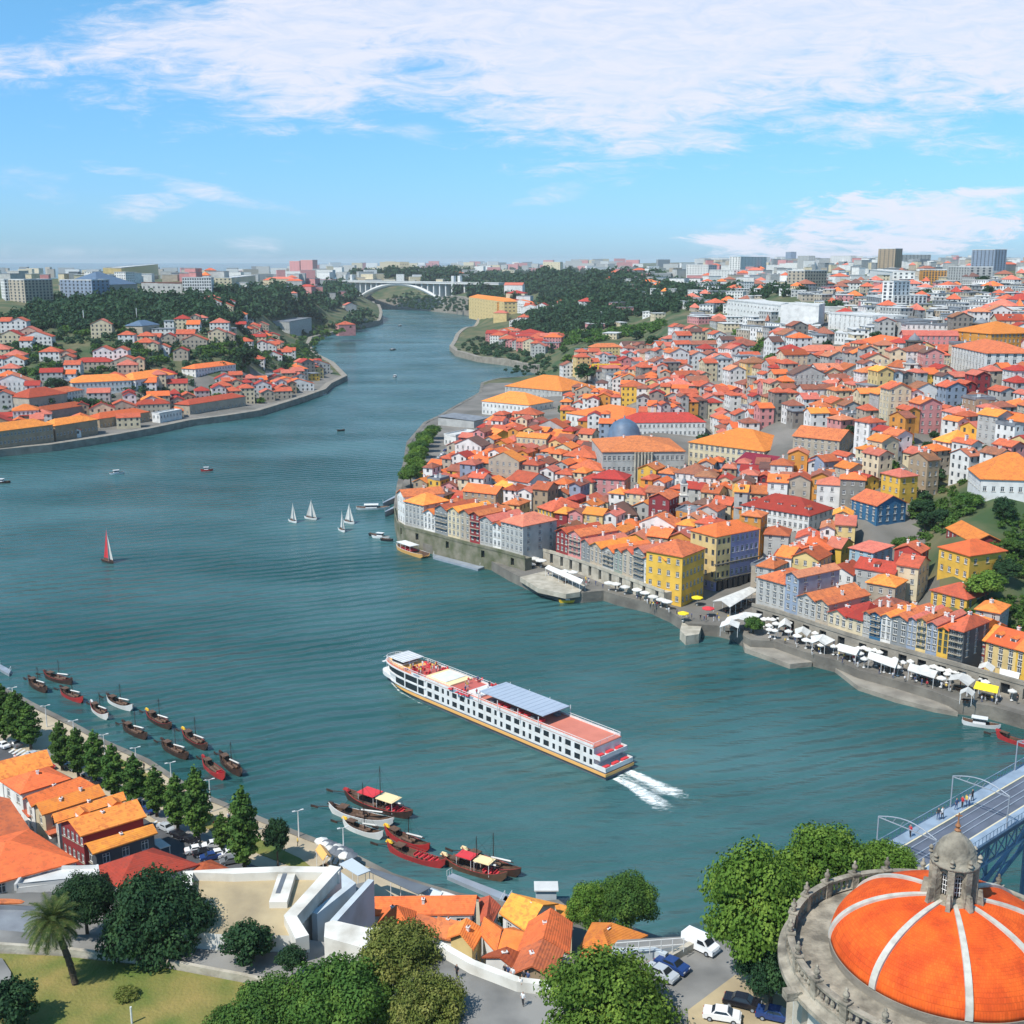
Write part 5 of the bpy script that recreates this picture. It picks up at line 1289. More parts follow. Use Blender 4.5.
forest('wall_creepers', [[(470, 552), (475, 547), (505, 554), (500, 561)]], 'green bushes along the foot of the headland wall', step=(3, 2.5), r=(3, 4.5), m='leaf_hedge', leaf=.2, seed=7, maxr=1.8, avoid=False)
# ------------------------------------------------------------------ north quay: walls, paving, tents, people
def slab(name, P, z, zb, m, kind='structure', world=False, side=None):
    mb = MB(); Q = P if world else [at(a, b, z)[:2] for a, b in P]
    # top as its own n-gon, sides down to zb
    mb.prism(Q, zb, z, 0)
    if side: mb.m = [1 if i != 1 else 0 for i in range(len(mb.F))]
    o = mb.build(name, [m] + ([side] if side else []))
    if kind: tag(o, kind=kind)
    return o
inner = [(1100, 720), (1024, 694), (952, 672), (875, 650), (814, 631), (757, 612), (715, 600), (690, 607), (668, 603), (626, 590), (585, 572), (557, 563), (527, 566)]
slab('riverside_promenade', [(1180, 762), (1100, 742), (1024, 722), (958, 707), (900, 687), (838, 666), (808, 658), (775, 646), (735, 633), (700, 628), (675, 618), (650, 604), (628, 595), (600, 590), (580, 594), (560, 594), (535, 585), (505, 570)] + inner[::-1], 4.45, 3.0, 'paving') if False else None
SR = w0(SH_R)
def offs(line, d):
    out = []
    for i in range(len(line)):
        a = Vector(line[max(0, i - 1)]); b = Vector(line[min(len(line) - 1, i + 1)]); t = (b - a).normalized(); n = Vector((t.y, -t.x)); out.append(tuple(Vector(line[i]) + n * d))
    return out
# slipways of pale stone at the water line
for k, P in enumerate([[(835, 668), (862, 672), (900, 684), (945, 704), (958, 712), (935, 708), (895, 698), (858, 686)], [(740, 634), (772, 640), (800, 650), (812, 662), (790, 664), (768, 656), (745, 648)]]):
    slab('stone_slipway', P, 1.1 if k == 0 else 1.3, -1.5, 'stone')
slab('bastion', [(683, 620), (697, 617), (703, 622), (699, 634), (686, 636), (680, 630)], 2.6, -1.5, 'stone_pale')
slab('terrace_platform', [(520, 577), (545, 571), (585, 585), (580, 592), (566, 594), (538, 588)], 3.5, 2, 'stone_pale')
# arcaded walls
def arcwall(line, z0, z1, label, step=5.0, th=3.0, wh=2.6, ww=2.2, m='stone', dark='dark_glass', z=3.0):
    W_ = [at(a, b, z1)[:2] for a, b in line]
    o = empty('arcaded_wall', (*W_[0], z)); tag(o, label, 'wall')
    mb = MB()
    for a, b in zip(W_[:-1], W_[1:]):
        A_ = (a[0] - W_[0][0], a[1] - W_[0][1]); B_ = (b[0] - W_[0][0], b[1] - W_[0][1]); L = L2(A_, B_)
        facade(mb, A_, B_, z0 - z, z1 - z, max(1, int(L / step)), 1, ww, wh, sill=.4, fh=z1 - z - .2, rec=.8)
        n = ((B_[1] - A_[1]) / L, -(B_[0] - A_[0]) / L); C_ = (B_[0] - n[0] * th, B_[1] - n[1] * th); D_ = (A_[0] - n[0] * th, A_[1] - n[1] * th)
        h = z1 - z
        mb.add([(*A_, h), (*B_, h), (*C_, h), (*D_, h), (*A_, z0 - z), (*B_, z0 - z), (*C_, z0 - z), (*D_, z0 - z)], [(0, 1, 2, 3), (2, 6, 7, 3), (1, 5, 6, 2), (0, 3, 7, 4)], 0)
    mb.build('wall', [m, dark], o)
    cp = MB()
    for a, b in zip(W_[:-1], W_[1:]):
        L = L2(a, b); c = lerp(a, b, .5); cp.box((c[0] - W_[0][0], c[1] - W_[0][1], z1 - z + .45), (L, .35, .9), 0, math.atan2(b[1] - a[1], b[0] - a[0]))
    cp.build('parapet', m, o)
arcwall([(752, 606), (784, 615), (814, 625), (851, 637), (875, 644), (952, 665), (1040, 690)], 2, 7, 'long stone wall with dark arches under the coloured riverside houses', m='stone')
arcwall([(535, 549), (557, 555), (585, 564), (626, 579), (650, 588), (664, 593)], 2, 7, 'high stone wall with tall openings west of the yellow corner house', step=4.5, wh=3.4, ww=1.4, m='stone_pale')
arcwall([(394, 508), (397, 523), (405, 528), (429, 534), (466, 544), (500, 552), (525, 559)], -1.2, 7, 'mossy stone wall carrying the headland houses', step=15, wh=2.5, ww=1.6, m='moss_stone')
# tents and parasols
def parasol_mesh(r, h, m, name='canopy'):
    mb = MB(); V = [(0, 0, h + .55)]; n = 8
    for i in range(n): t = 2 * math.pi * i / n; V.append((r * math.cos(t), r * math.sin(t), h))
    for i in range(n): t = 2 * math.pi * i / n; V.append((r * math.cos(t), r * math.sin(t), h - .22))
    mb.add(V, [(0, 1 + i, 1 + (i + 1) % n) for i in range(n)] + [(1 + i, 9 + i, 9 + (i + 1) % n, 1 + (i + 1) % n) for i in range(n)] + [tuple(range(9, 17))], 0)
    return mb
def parasol(px, py, z, r, m, label, group):
    p = at(px, py, z); o = empty('parasol', p, random.uniform(0, 1)); tag(o, label, 'parasol', group)
    mb = MB(); mb.tube((0, 0, 0), (0, 0, 2.6), .05, 0, 6); mb.lathe([(.35, 0), (.35, .12)], 0, 8); mb.build('pole', 'frame_white', o)
    parasol_mesh(r, 2.3, m).build('canopy', m, o); return o
def marquee(px4, z, h, m, label, name='marquee', cat='marquee', peak=.9, group=None, sides=False):
    Q = [at(a, b, z + h)[:2] for a, b in px4]; cx = sum(p[0] for p in Q) / 4; cy = sum(p[1] for p in Q) / 4
    o = empty(name, (cx, cy, z)); tag(o, label, cat, group); q = [(p[0] - cx, p[1] - cy) for p in Q]
    A = sum(q[i][0] * q[(i + 1) % 4][1] - q[(i + 1) % 4][0] * q[i][1] for i in range(4))
    if A < 0: q = q[::-1]
    mb = MB(); roof_geo(mb, q, h, 'gable' if peak > .3 else 'shed', 0 if L2(q[0], q[1]) > L2(q[1], q[2]) else 1, peak, ov=.1, th=.12)
    mb.build('canopy', m, o)
    pb = MB()
    for i in range(4):
        n = max(1, int(L2(q[i], q[(i + 1) % 4]) / 4))
        for k in range(n):
            p = lerp(q[i], q[(i + 1) % 4], k / n); pb.tube((p[0] * .96, p[1] * .96, 0), (p[0] * .96, p[1] * .96, h), .06, 0, 5)
    pb.build('posts', 'frame_white', o)
    tb = MB(); g = random.Random(px4[0][0])
    for k in range(5):
        p = lerp(lerp(q[0], q[1], g.uniform(.15, .85)), lerp(q[3], q[2], g.uniform(.15, .85)), .5)
        tb.lathe([(.08, 0), (.08, .72), (.5, .74), (.5, .78)], 0, 8, (p[0], p[1], 0))
    tb.build('tables', 'wood', o)
    return o
MQ = [([(741, 590), (758, 590), (730, 607), (713, 601)], 3.2, 'white_canvas', 'biggest white marquee before the arcaded block'),
      ([(728, 617), (762, 614), (752, 622), (724, 622)], 2.8, 'white_canvas', 'long white marquee left of the round clipped tree'),
      ([(722, 622), (740, 622), (738, 628), (720, 627)], 2.6, 'white_canvas', 'short white marquee below the long one'),
      ([(545, 568), (552, 568), (586, 582), (580, 584)], 2.8, 'white_canvas', 'long thin white awning on the stone platform by the water'),
      ([(811, 636), (835, 640), (825, 645), (812, 643)], 2.6, 'white_canvas', 'white tent in the middle of the riverside terrace'),
      ([(840, 644), (862, 650), (856, 655), (838, 650)], 2.6, 'white_canvas', 'white tent right of the middle one before blue tiled house'),
      ([(870, 652), (900, 661), (895, 668), (868, 658)], 2.6, 'white_canvas', 'widest white tent strip along the riverside terrace'),
      ([(912, 664), (940, 672), (934, 678), (908, 670)], 2.6, 'white_canvas', 'white tent strip near the passage in the wall'),
      ([(951, 675), (975, 680), (968, 686), (949, 680)], 2.6, 'white_canvas', 'pale tent left of the yellow awning'),
      ([(979, 683), (999, 688), (997, 693), (974, 688)], 2.6, 'yellow_canvas', 'bright yellow awning near the right edge'),
      ([(961, 690), (975, 692), (972, 696), (960, 694)], 2.4, 'white_canvas', 'small white tent below the yellow awning'),
      ([(980, 664), (995, 667), (992, 672), (978, 669)], 3.4, 'white_canvas', 'white shop awning under the dark red house'),
      ([(1000, 670), (1020, 675), (1018, 679), (1000, 675)], 3.4, 'white_canvas', 'white shop awning under the long pale yellow house'),
      ([(780, 622), (790, 621), (791, 627), (778, 628)], 2.6, 'white_canvas', 'white tent beside the round clipped tree'),
      ([(795, 629), (811, 631), (807, 636), (796, 634)], 2.6, 'white_canvas', 'white double tent right of the round clipped tree')]
for P, h, m, l in MQ: marquee(P, 3.2, h, m, l, group='white tents along the riverside terrace' if m[0] == 'w' else None)
g = random.Random(9); np_ = 0
pl = [(565, 578), (573, 579), (609, 590), (616, 591), (625, 594), (637, 597), (645, 600), (653, 604), (661, 607), (667, 609), (541, 567), (534, 565), (517, 560), (512, 562), (520, 566)]
for i, (x, y) in enumerate(pl):
    parasol(x, y, 3.2, 1.9 if i > 9 else 1.6, 'white_canvas', 'white parasol, %s from left in the line below the high stone wall' % ORD[sorted(pl).index((x, y))] if sorted(pl).index((x, y)) < 14 else 'white parasol nearest to the yellow corner house', 'parasols below the high stone wall')
parasol(697, 605, 3.2, 1.7, 'yellow_canvas', 'lime yellow parasol standing alone on the square', None)
parasol(683, 621, 3.2, 1.6, 'yellow_canvas', 'orange yellow parasol on the round bastion', None)
parasol(708, 616, 3.2, 1.8, 'red_cloth', 'red parasol right of the bastion', None)
qs = []
while len(qs) < 72:
    x = g.uniform(762, 1015); y = yl(x, LC) + g.uniform(12, 30)
    if any(abs(x - a) < 3.6 and abs(y - b) < 3 for a, b in qs): continue
    qs.append((x, y))
for x, y in sorted(qs):
    parasol(x, y, 3.2, g.uniform(.85, 1.25), 'white_canvas', 'white parasol among the crowded cafe tables on the riverside terrace', 'parasols on the riverside terrace')

# people: one skin body, clothes as parts
def person_meshes():
    me = bpy.data.meshes.new('body')
    J = [(0, 0, .95, .15), (0, 0, 1.15, .13), (0, 0, 1.38, .17), (0, 0, 1.52, .06), (0, .01, 1.62, .095), (0, .01, 1.72, .08),
         (-.09, 0, .9, .10), (-.10, .02, .5, .065), (-.11, -.02, .09, .045), (-.11, .13, .04, .04), (.09, 0, .9, .10), (.12, -.06, .5, .065), (.12, -.14, .1, .045), (.12, .0, .05, .04),
         (-.20, 0, 1.42, .06), (-.26, .02, 1.15, .045), (-.25, .12, .92, .035), (.20, 0, 1.42, .06), (.26, .0, 1.15, .045), (.24, .1, .9, .035)]
    E = [(0, 1), (1, 2), (2, 3), (3, 4), (4, 5), (0, 6), (6, 7), (7, 8), (8, 9), (0, 10), (10, 11), (11, 12), (12, 13), (2, 14), (14, 15), (15, 16), (2, 17), (17, 18), (18, 19)]
    me.from_pydata([j[:3] for j in J], E, []); o = bpy.data.objects.new('tmp', me); COL.objects.link(o)
    md = o.modifiers.new('s', 'SKIN'); 
    for v, j in zip(me.skin_vertices[0].data if me.skin_vertices else [], J): v.radius = (j[3], j[3] * .85)
    if not me.skin_vertices:
        return None
    me.skin_vertices[0].data[0].use_root = True
    o.modifiers.new('b', 'SUBSURF').levels = 1
    dg = bpy.context.evaluated_depsgraph_get(); dg.update(); ev = o.evaluated_get(dg); out = bpy.data.meshes.new_from_object(ev)
    bpy.data.objects.remove(o); return out
import bmesh
def add_skin_layer(me):
    bm = bmesh.new(); bm.from_mesh(me); bm.verts.layers.skin.verify(); bm.to_mesh(me); bm.free()
def make_body():
    me = bpy.data.meshes.new('body')
    J = [(0, 0, .95, .15), (0, 0, 1.15, .13), (0, 0, 1.38, .17), (0, 0, 1.50, .06), (0, .01, 1.60, .095), (0, .01, 1.70, .085),
         (-.09, 0, .86, .09), (-.10, .04, .5, .065), (-.11, .0, .09, .045), (-.11, .14, .04, .04), (.09, 0, .86, .09), (.12, -.04, .5, .065), (.12, -.14, .1, .045), (.12, .0, .05, .04),
         (-.20, 0, 1.40, .06), (-.27, .0, 1.13, .045), (-.25, .12, .90, .035), (.20, 0, 1.40, .06), (.27, .0, 1.13, .045), (.24, .1, .88, .035)]
    E = [(0, 1), (1, 2), (2, 3), (3, 4), (4, 5), (0, 6), (6, 7), (7, 8), (8, 9), (0, 10), (10, 11), (11, 12), (12, 13), (2, 14), (14, 15), (15, 16), (2, 17), (17, 18), (18, 19)]
    me.from_pydata([j[:3] for j in J], E, []); add_skin_layer(me)
    for v, j in zip(me.skin_vertices[0].data, J): v.radius = (j[3], j[3] * .85)
    me.skin_vertices[0].data[0].use_root = True
    o = bpy.data.objects.new('tmp', me); COL.objects.link(o); o.modifiers.new('s', 'SKIN'); o.modifiers.new('b', 'SUBSURF').levels = 1
    dg = bpy.context.evaluated_depsgraph_get(); dg.update(); out = bpy.data.meshes.new_from_object(o.evaluated_get(dg)); bpy.data.objects.remove(o)
    return out
BODY = make_body(); PM = {}
def person_mesh(top, legs):
    if (top, legs) in PM: return PM[(top, legs)]
    me = BODY.copy(); me.materials.clear()
    for m in (top, legs, 'skin', 'bark'): me.materials.append(M[m])
    for p in me.polygons:
        z = p.center.z; x = abs(p.center.x)
        p.material_index = 3 if z > 1.68 else (2 if z > 1.48 else (2 if (x > .19 and z < 1.12) else (0 if z > .93 else (1 if z > .12 else 3)))); p.use_smooth = True
    PM[(top, legs)] = me; return me
def person(p, top, legs, label, rz=None, group=None):
    o = share('person', person_mesh(top, legs), None, p, random.uniform(0, 6) if rz is None else rz); tag(o, label, 'person', group); return o
CT = {'cloth_white': 'white', 'cloth_red': 'red', 'cloth_blue': 'navy', 'cloth_dark': 'black', 'cloth_yellow': 'yellow'}
g = random.Random(4)
for k in range(150):
    x = g.uniform(545, 1018)
    y = (yl(x, [(545, 575), (600, 583), (650, 602), (700, 618), (757, 618)]) + g.uniform(0, 5)) if x < 757 else yl(x, LC) + g.uniform(12, 34)
    t = g.choice(list(CT)); person(at(x, y, 3.15), t, g.choice(['cloth_dark', 'cloth_blue', 'cloth_white']), 'tiny standing visitor in %s top on the crowded riverside promenade' % CT[t], group='visitors on the riverside promenade')
# cars
def car_protos():
    out = {}
    for k in ('white', 'silver', 'black', 'blue', 'red', 'grey'):
        o = empty('parked_car', (0, 0, 0))
        prof = [(-2.15, .35), (-2.2, .75), (-2.05, .95), (-1.2, 1.0), (-.75, 1.42), (.55, 1.45), (1.15, 1.0), (1.95, .88), (2.15, .65), (2.15, .35)]
        def ext(prof, w, w2, zt): return [(x, (-w if z < zt else -w2), z) for x, z in prof], [(x, (w if z < zt else w2), z) for x, z in prof]
        a, b = ext(prof, .86, .66, 1.2); n = len(prof); mb = MB(); mb.add(a + b, [tuple(range(n)), tuple(range(n, 2 * n))[::-1]] + [((i + 1) % n, i, n + i, n + (i + 1) % n) for i in range(n)], 0)
        mb.build('body', 'car_' + k, o)
        for nm, q in (('windscreen', [(.60, 1.42), (1.12, 1.03)]), ('rear_window', [(-.80, 1.39), (-1.17, 1.04)])):
            m2 = MB(); (x0, z0), (x1, z1) = q; s = .03 if x1 > x0 else -.03
            m2.add([(x0 + s, -.58, z0 + .02), (x0 + s, .58, z0 + .02), (x1 + s, .76, z1 + .03), (x1 + s, -.76, z1 + .03)], [(0, 3, 2, 1) if s > 0 else (0, 1, 2, 3)], 0); m2.build(nm, 'dark_glass', o)
        for s in (-1, 1):
            m2 = MB(); m2.add([(-1.0, s * .84, 1.04), (.95, s * .84, 1.04), (.5, s * .70, 1.38), (-.7, s * .70, 1.38)], [(0, 1, 2, 3)], 0); m2.build('side_window', 'dark_glass', o)
            for x in (-1.35, 1.35):
                m2 = MB(); m2.tube((x, s * .72, .32), (x, s * .9, .32), .32, 0, 14); w_ = m2.build('wheel', 'rubber', o); m3 = MB(); m3.tube((x, s * .9, .32), (x, s * .91, .32), .19, 0, 10); m3.build('rim', 'grey_metal', w_)
            m2 = MB(); m2.box((2.14, s * .6, .68), (.06, .32, .16), 0); m2.build('headlight', 'white_paint', o)
            m2 = MB(); m2.box((-2.17, s * .66, .8), (.06, .22, .16), 0); m2.build('tail_light', 'red_paint', o)
        out[k] = o
    return out
CAR = car_protos(); CARUSED = set()
def car(px, py, z, k, ang, label, group=None, name=None):
    p = at(px, py, z) if z is not None else hit(px, py)
    o = CAR[k]
    if k in CARUSED: o = copy_tree(CAR[k])
    CARUSED.add(k); o.location = p; o.rotation_euler = (0, 0, ang); o['label'] = label; o['category'] = 'car'
    if group: o['group'] = group
    elif 'group' in o: del o['group']
    return o
# headland car park
slab('car_park', [(425, 478), (432, 462), (446, 447), (462, 446), (452, 462), (445, 482)], 3.25, 2, 'asphalt_pale')
for i, (x, y) in enumerate([(438, 462), (440, 458), (437, 468), (436, 464), (443, 455), (446, 451), (449, 450), (451, 455), (434, 472), (447, 459)]):
    car(x, y, 3.26, ['white', 'silver', 'white', 'grey', 'white', 'blue', 'white', 'silver', 'white', 'grey'][i], R(60), '%s car, %s nearest to camera in the headland car park' % (['white', 'silver', 'white', 'grey', 'white', 'blue', 'white', 'silver', 'white', 'grey'][i], ORD[i]), 'cars in the headland car park')
for i, (x, y, k) in enumerate([(527, 558, 'black'), (532, 559, 'black'), (521, 562, 'white'), (530, 566, 'white'), (552, 560, 'black'), (745, 604, 'black'), (737, 611, 'black'), (730, 612, 'black')]):
    car(x, y, 3.2, k, R(20), '%s car on the stone square, %s from the left' % (k, ORD[i]), 'cars on the riverside squares')
# crane and masts
def mast(px, py, topy, r, m, label, name, cat, arm=False):
    x, y, z = hit(px, py); h = top_z(x, y, topy) - z; o = empty(name, (x, y, z)); tag(o, label, cat)
    mb = MB(); mb.tube((0, 0, -1), (0, 0, h), r, 0, 6, r * .6); mb.build('mast', m, o)
    if arm: a = MB(); a.box((6, 0, h - 1), (22, .9, .9), 0); a.box((-4, 0, h - 1.6), (2, 1.2, 1.6), 0); a.build('jib', m, o)
mast(598, 384, 363, .9, 'yellow_paint', 'yellow tower crane mast above the big white block', 'tower_crane', 'crane', True)
mast(84, 323, 310, .5, 'white_paint', 'left of two white lattice masts on the left ridge', 'radio_mast', 'mast')
mast(137, 321, 308, .5, 'white_paint', 'right of two white lattice masts on the left ridge', 'radio_mast', 'mast')
# palace lawn
slab('garden_lawn', [(665, 486), (690, 474), (716, 474), (722, 482), (690, 492)], h1(*hit(695, 482)[:2]) + .8, 2, 'grass')
# far arch bridge
def far_bridge():
    A = at(457, 311, 4); zA = 4; B = (-356, 2560); o = empty('arch_bridge', (A[0], A[1], 0)); tag(o, 'long white concrete arch bridge crossing the river in the distance', 'bridge')
    def W_(t, z): return Vector(((B[0] - A[0]) * t, (B[1] - A[1]) * t, z))
    dz = top_z(A[0], A[1], 283)
    deck = MB(); d = Vector((B[0] - A[0], B[1] - A[1])).normalized(); an = math.atan2(d.y, d.x); L = L2(A, B)
    c = W_(.5, dz); deck.box((c.x, c.y, dz), (L * 1.75, 22, 4.2), 0, an); deck.box((c.x, c.y, dz + 1.6), (L * 1.75, 23, .9), 0, an)
    deck.build('deck', 'concrete', o)
    for s in (-6, 6):
        ar = MB(); n = 28; P = []
        for i in range(n + 1):
            t = i / n; z = 2 + (dz - 6) * (1 - (2 * t - 1) ** 2); P.append(W_(t, z) + Vector((-d.y * s, d.x * s, 0)))
        for a, b in zip(P[:-1], P[1:]): ar.tube(a, b, 3.6, 0, 6)
        ar.build('arch', 'concrete', o)
    for k in range(-4, 24):
        t = k / 19 + .02; z0 = 2 + (dz - 6) * (1 - (2 * t - 1) ** 2) if 0 < t < 1 else 8
        if z0 > dz - 4: continue
        p = W_(t, 0)
        pb = MB(); pb.box((p.x, p.y, (z0 + dz) / 2), (3.4, 15, dz - z0), 0, an); pb.build('pier', 'concrete', o)
    for t, s in ((0, -9), (0, 9), (1, -9), (1, 9)):
        p = W_(t, 0) + Vector((-d.y * s, d.x * s, 0)); pb = MB(); pb.box((p.x, p.y, (dz + 14) / 2), (7, 6, dz + 14), 0, an); pb.build('tower', 'concrete', o)
far_bridge()
# ------------------------------------------------------------------ south quay
slab('quay_paving', [(-150, 634), (0, 691), (32, 708), (72, 727), (105, 745), (146, 763), (187, 790), (211, 802), (262, 823), (311, 842), (343, 854), (390, 878), (429, 890), (457, 898), (479, 902), (512, 909), (557, 905), (570, 917), (560, 940), (470, 945), (330, 915), (200, 905), (60, 890), (-100, 860), (-330, 800)], 3.3, 1.5, 'paving_tan')
slab('road', [(-60, 722), (0, 744), (60, 772), (110, 797), (150, 822), (200, 846), (262, 868), (240, 885), (190, 874), (120, 838), (70, 808), (30, 788), (-60, 752)], 3.36, 2.5, 'asphalt')
slab('lawn_strip', [(118, 757), (150, 775), (190, 802), (240, 830), (300, 858), (318, 872), (296, 868), (240, 846), (200, 824), (150, 795), (110, 768)], 3.40, 2.5, 'grass')
slab('pavement', [(50, 745), (110, 778), (170, 815), (240, 852), (232, 855), (160, 822), (105, 789), (40, 752)], 3.43, 2.5, 'paving')
for k, (x, y, n, dx, dy) in enumerate([(152, 823, 6, 3.2, 1.6), (8, 752, 6, 3.4, 1.5)]):
    mb = MB()
    for i in range(n):
        P = [at(x + i * dx, y + i * dy, 3.37)[:2], at(x + i * dx + 1.7, y + i * dy + .8, 3.37)[:2], at(x + i * dx + 11, y + i * dy - 5, 3.37)[:2], at(x + i * dx + 9.3, y + i * dy - 5.8, 3.37)[:2]]
        mb.add([(*p, 3.366) for p in P], [(0, 1, 2, 3)], 0)
    tag(mb.build('road_marking', 'white_paint'), kind='structure')
CS_ = .62
def sb(name, px4, ze, z0, wall, roof, label, kind='gable', axis=0, cat='house', **kw):
    Q = [at(a, b, ze)[:2] for a, b in px4]
    OCC.append((*Q[0], 0, None))
    return building(name, Q, z0, ze, wall, roof, kind=kind, axis=axis, label=label, cat=cat, **kw)
HG = 'row of orange roofed houses beside the quay road'
sb('row_house', [(-26, 770), (40, 755), (50, 766), (2, 779)], 9.5, 3, 'white', 'roof_bright', 'white house with orange roof cut by the left edge, farthest in the road row', group=HG, floors=2)
sb('row_house', [(3, 781), (47, 768), (68, 779), (22, 793)], 10, 3, 'white', 'roof_bright', 'white house with broad orange hip roof, second in the road row', kind='hip', group=HG, floors=2, rise=1.6)
sb('row_house', [(26, 799), (64, 784), (92, 786), (34, 806)], 10, 3, 'white', 'roof_bright', 'white house with narrow curved-looking orange roof, third in the road row', group=HG, floors=2, rise=1.2)
sb('row_house', [(35, 806), (91, 789), (102, 796), (45, 814)], 10.2, 3, 'cream', 'roof_light', 'house under light yellowish orange roof, fourth in the road row', group=HG, floors=2, rise=1.2, chim=2)
sb('row_house', [(55, 816), (118, 796), (123, 801), (58, 822)], 10.2, 3, 'white', 'roof_light', 'slim house with light orange roof and skylight box, fifth in the road row', group=HG, floors=2, rise=.9)
h5 = sb('row_house', [(61, 823), (127, 803), (143, 817), (83, 835)], 12, 3, 'dark red', 'roof_bright', 'taller house with crimson side wall and two dormers in the road row', group=HG, floors=3, rise=1.6, dormers=2, cols=[6, 5, 0, 3], style='white')
sb('row_house', [(84, 845), (146, 829), (154, 834), (96, 853)], 9.6, 3, 'dark slate', 'roof_light', 'slate grey house with white framed windows and light orange lean-to roof', kind='gable', group=HG, floors=2, rise=1.0, ww=1.2, wh=1.7)
for k, (x, y) in enumerate([(24, 812), (45, 830)]):
    sb('lean_to', [(x, y), (x + 8, y - 3), (x + 14, y + 6), (x + 5, y + 9)], 6.5, 3, 'white', 'roof_orange', '%s small tiled annex in front of the road row' % ['upper', 'lower'][k], kind='shed', rise=.8, chim=0, floors=1, cat='annex')
sb('white_house', [(20, 836), (44, 842), (56, 858), (30, 852)], 7.5, 3, 'cream', 'roof_orange', 'cream facade house squeezed between the big roofs and the road row', kind='hip', floors=2)
sb('warehouse', [(-70, 812), (-8, 797), (27, 829), (-42, 849)], 11, 3, 'white', 'roof_orange', 'warehouse with big darker orange roof at the left edge', kind='gable', cat='warehouse', rise=2.2, chim=0)
sb('warehouse', [(-55, 852), (28, 831), (76, 861), (-10, 884)], 11.2, 3, 'white', 'roof_bright', 'warehouse with the brightest large orange roof above the white roof', kind='hip', cat='warehouse', rise=2.4, chim=1)
sb('flat_roof_house', [(28, 871), (97, 869), (99, 879), (16, 889)], 10.5, 3, 'white', 'roof_white', 'white house with flat pale roof and skylight behind the date palm', kind='flat', floors=2, chim=0)
sb('white_house', [(-12, 897), (33, 897), (20, 907), (-12, 907)], 12.5, 5, 'white', 'roof_orange', 'white walled strip house with small orange roof at the left edge', kind='shed', rise=.6, floors=1, chim=0)
sb('white_house', [(-40, 909), (46, 911), (28, 946), (-40, 944)], 14, 8, 'white', 'roof_grey', 'pale walled block with flat grey terrace above the lawn', kind='flat', floors=1, chim=0, wins=0)
sb('red_roof_house', [(96, 868), (152, 850), (196, 865), (120, 886)], 9, 3, 'white', 'roof_red', 'house with large weathered red roof above the dark trees', kind='hip', floors=2, rise=2.2, chim=1)
sb('white_house', [(186, 868), (210, 862), (228, 870), (200, 878)], 8, 3, 'white', 'roof_red', 'low white house with small red roof beside the sandy terrace', kind='hip', floors=1, chim=0, rise=1)
# cars and things on the quay road
cr = [(3, 747, 'white'), (15, 746, 'grey'), (34, 757, 'silver'), (60, 763, 'black'), (72, 769, 'grey'), (90, 779, 'black'), (99, 785, 'black'), (118, 792, 'grey'), (140, 807, 'black'), (147, 812, 'blue'), (166, 830, 'silver'), (180, 838, 'black'), (190, 842, 'black'), (204, 855, 'black'), (211, 859, 'blue'), (213, 847, 'white'), (218, 856, 'white'), (229, 856, 'white'), (231, 863, 'grey'), (196, 852, 'white'), (130, 812, 'white'), (48, 768, 'red')]
seen = {}
for x, y, k in cr:
    seen[k] = seen.get(k, 0) + 1
    car(x, y, 3.38, k, R(-38) + (math.pi if (x * 7) % 2 else 0) + (R(60) if x > 195 else 0), '%s car on the quay road under the poplars, %s of that colour from the left' % (k, ORD[seen[k] - 1]), 'cars along the quay road')
marquee([(150, 842), (160, 839), (170, 846), (160, 850)], 3.3, 2.6, 'white_canvas', 'cream awning tent at the end of the slate grey house', name='awning_tent', cat='tent', peak=.2)
marquee([(126, 800 - 4), (134, 793), (142, 798), (133, 802)], 3.3, 2.6, 'white_canvas', 'white van-like awning between parked cars and poplars', name='awning_tent', cat='tent', peak=.2)
def lamp(px, py, topy, z, label):
    p = at(px, py, z); h = top_z(p[0], p[1], topy) - z; o = empty('street_lamp', p); tag(o, label, 'street lamp', 'white lamp posts along the quay')
    mb = MB(); mb.tube((0, 0, 0), (0, 0, h), .14, 0, 8, .08); mb.build('pole', 'white_paint', o)
    for s in (-1, 1):
        a = MB(); a.tube((0, 0, h), (s * .45, s * .25, h + .1), .05, 0, 6); a.box((s * .65, s * .35, h + .1), (.5, .26, .12), 0, R(27)); a.build('lamp_head', 'white_paint', o)
for i, (x, y, t) in enumerate([(14, 707, 688), (47, 727, 706), (75, 745, 721), (105, 757, 735), (137, 772, 748), (172, 790, 763), (211, 812, 780), (299, 837, 811), (344, 859, 828)]):
    lamp(x, y, t, 3.3, 'white lamp post with double arm, %s from the left along the quay edge' % ORD[i])
g = random.Random(8)
for k in range(18):
    x = g.uniform(40, 300); y = np.interp(x, [0, 72, 146, 211, 262, 311], [700, 735, 772, 812, 833, 852]) + g.uniform(-1, 3)
    t = g.choice(list(CT)); person(at(x, y, 3.42), t, 'cloth_dark', 'tiny stroller in %s top on the quay walk between poplars and boats' % CT[t], group='strollers on the near quay')
person(at(214, 829, 3.42), 'cloth_red', 'cloth_dark', 'person in red between the two tallest poplars')
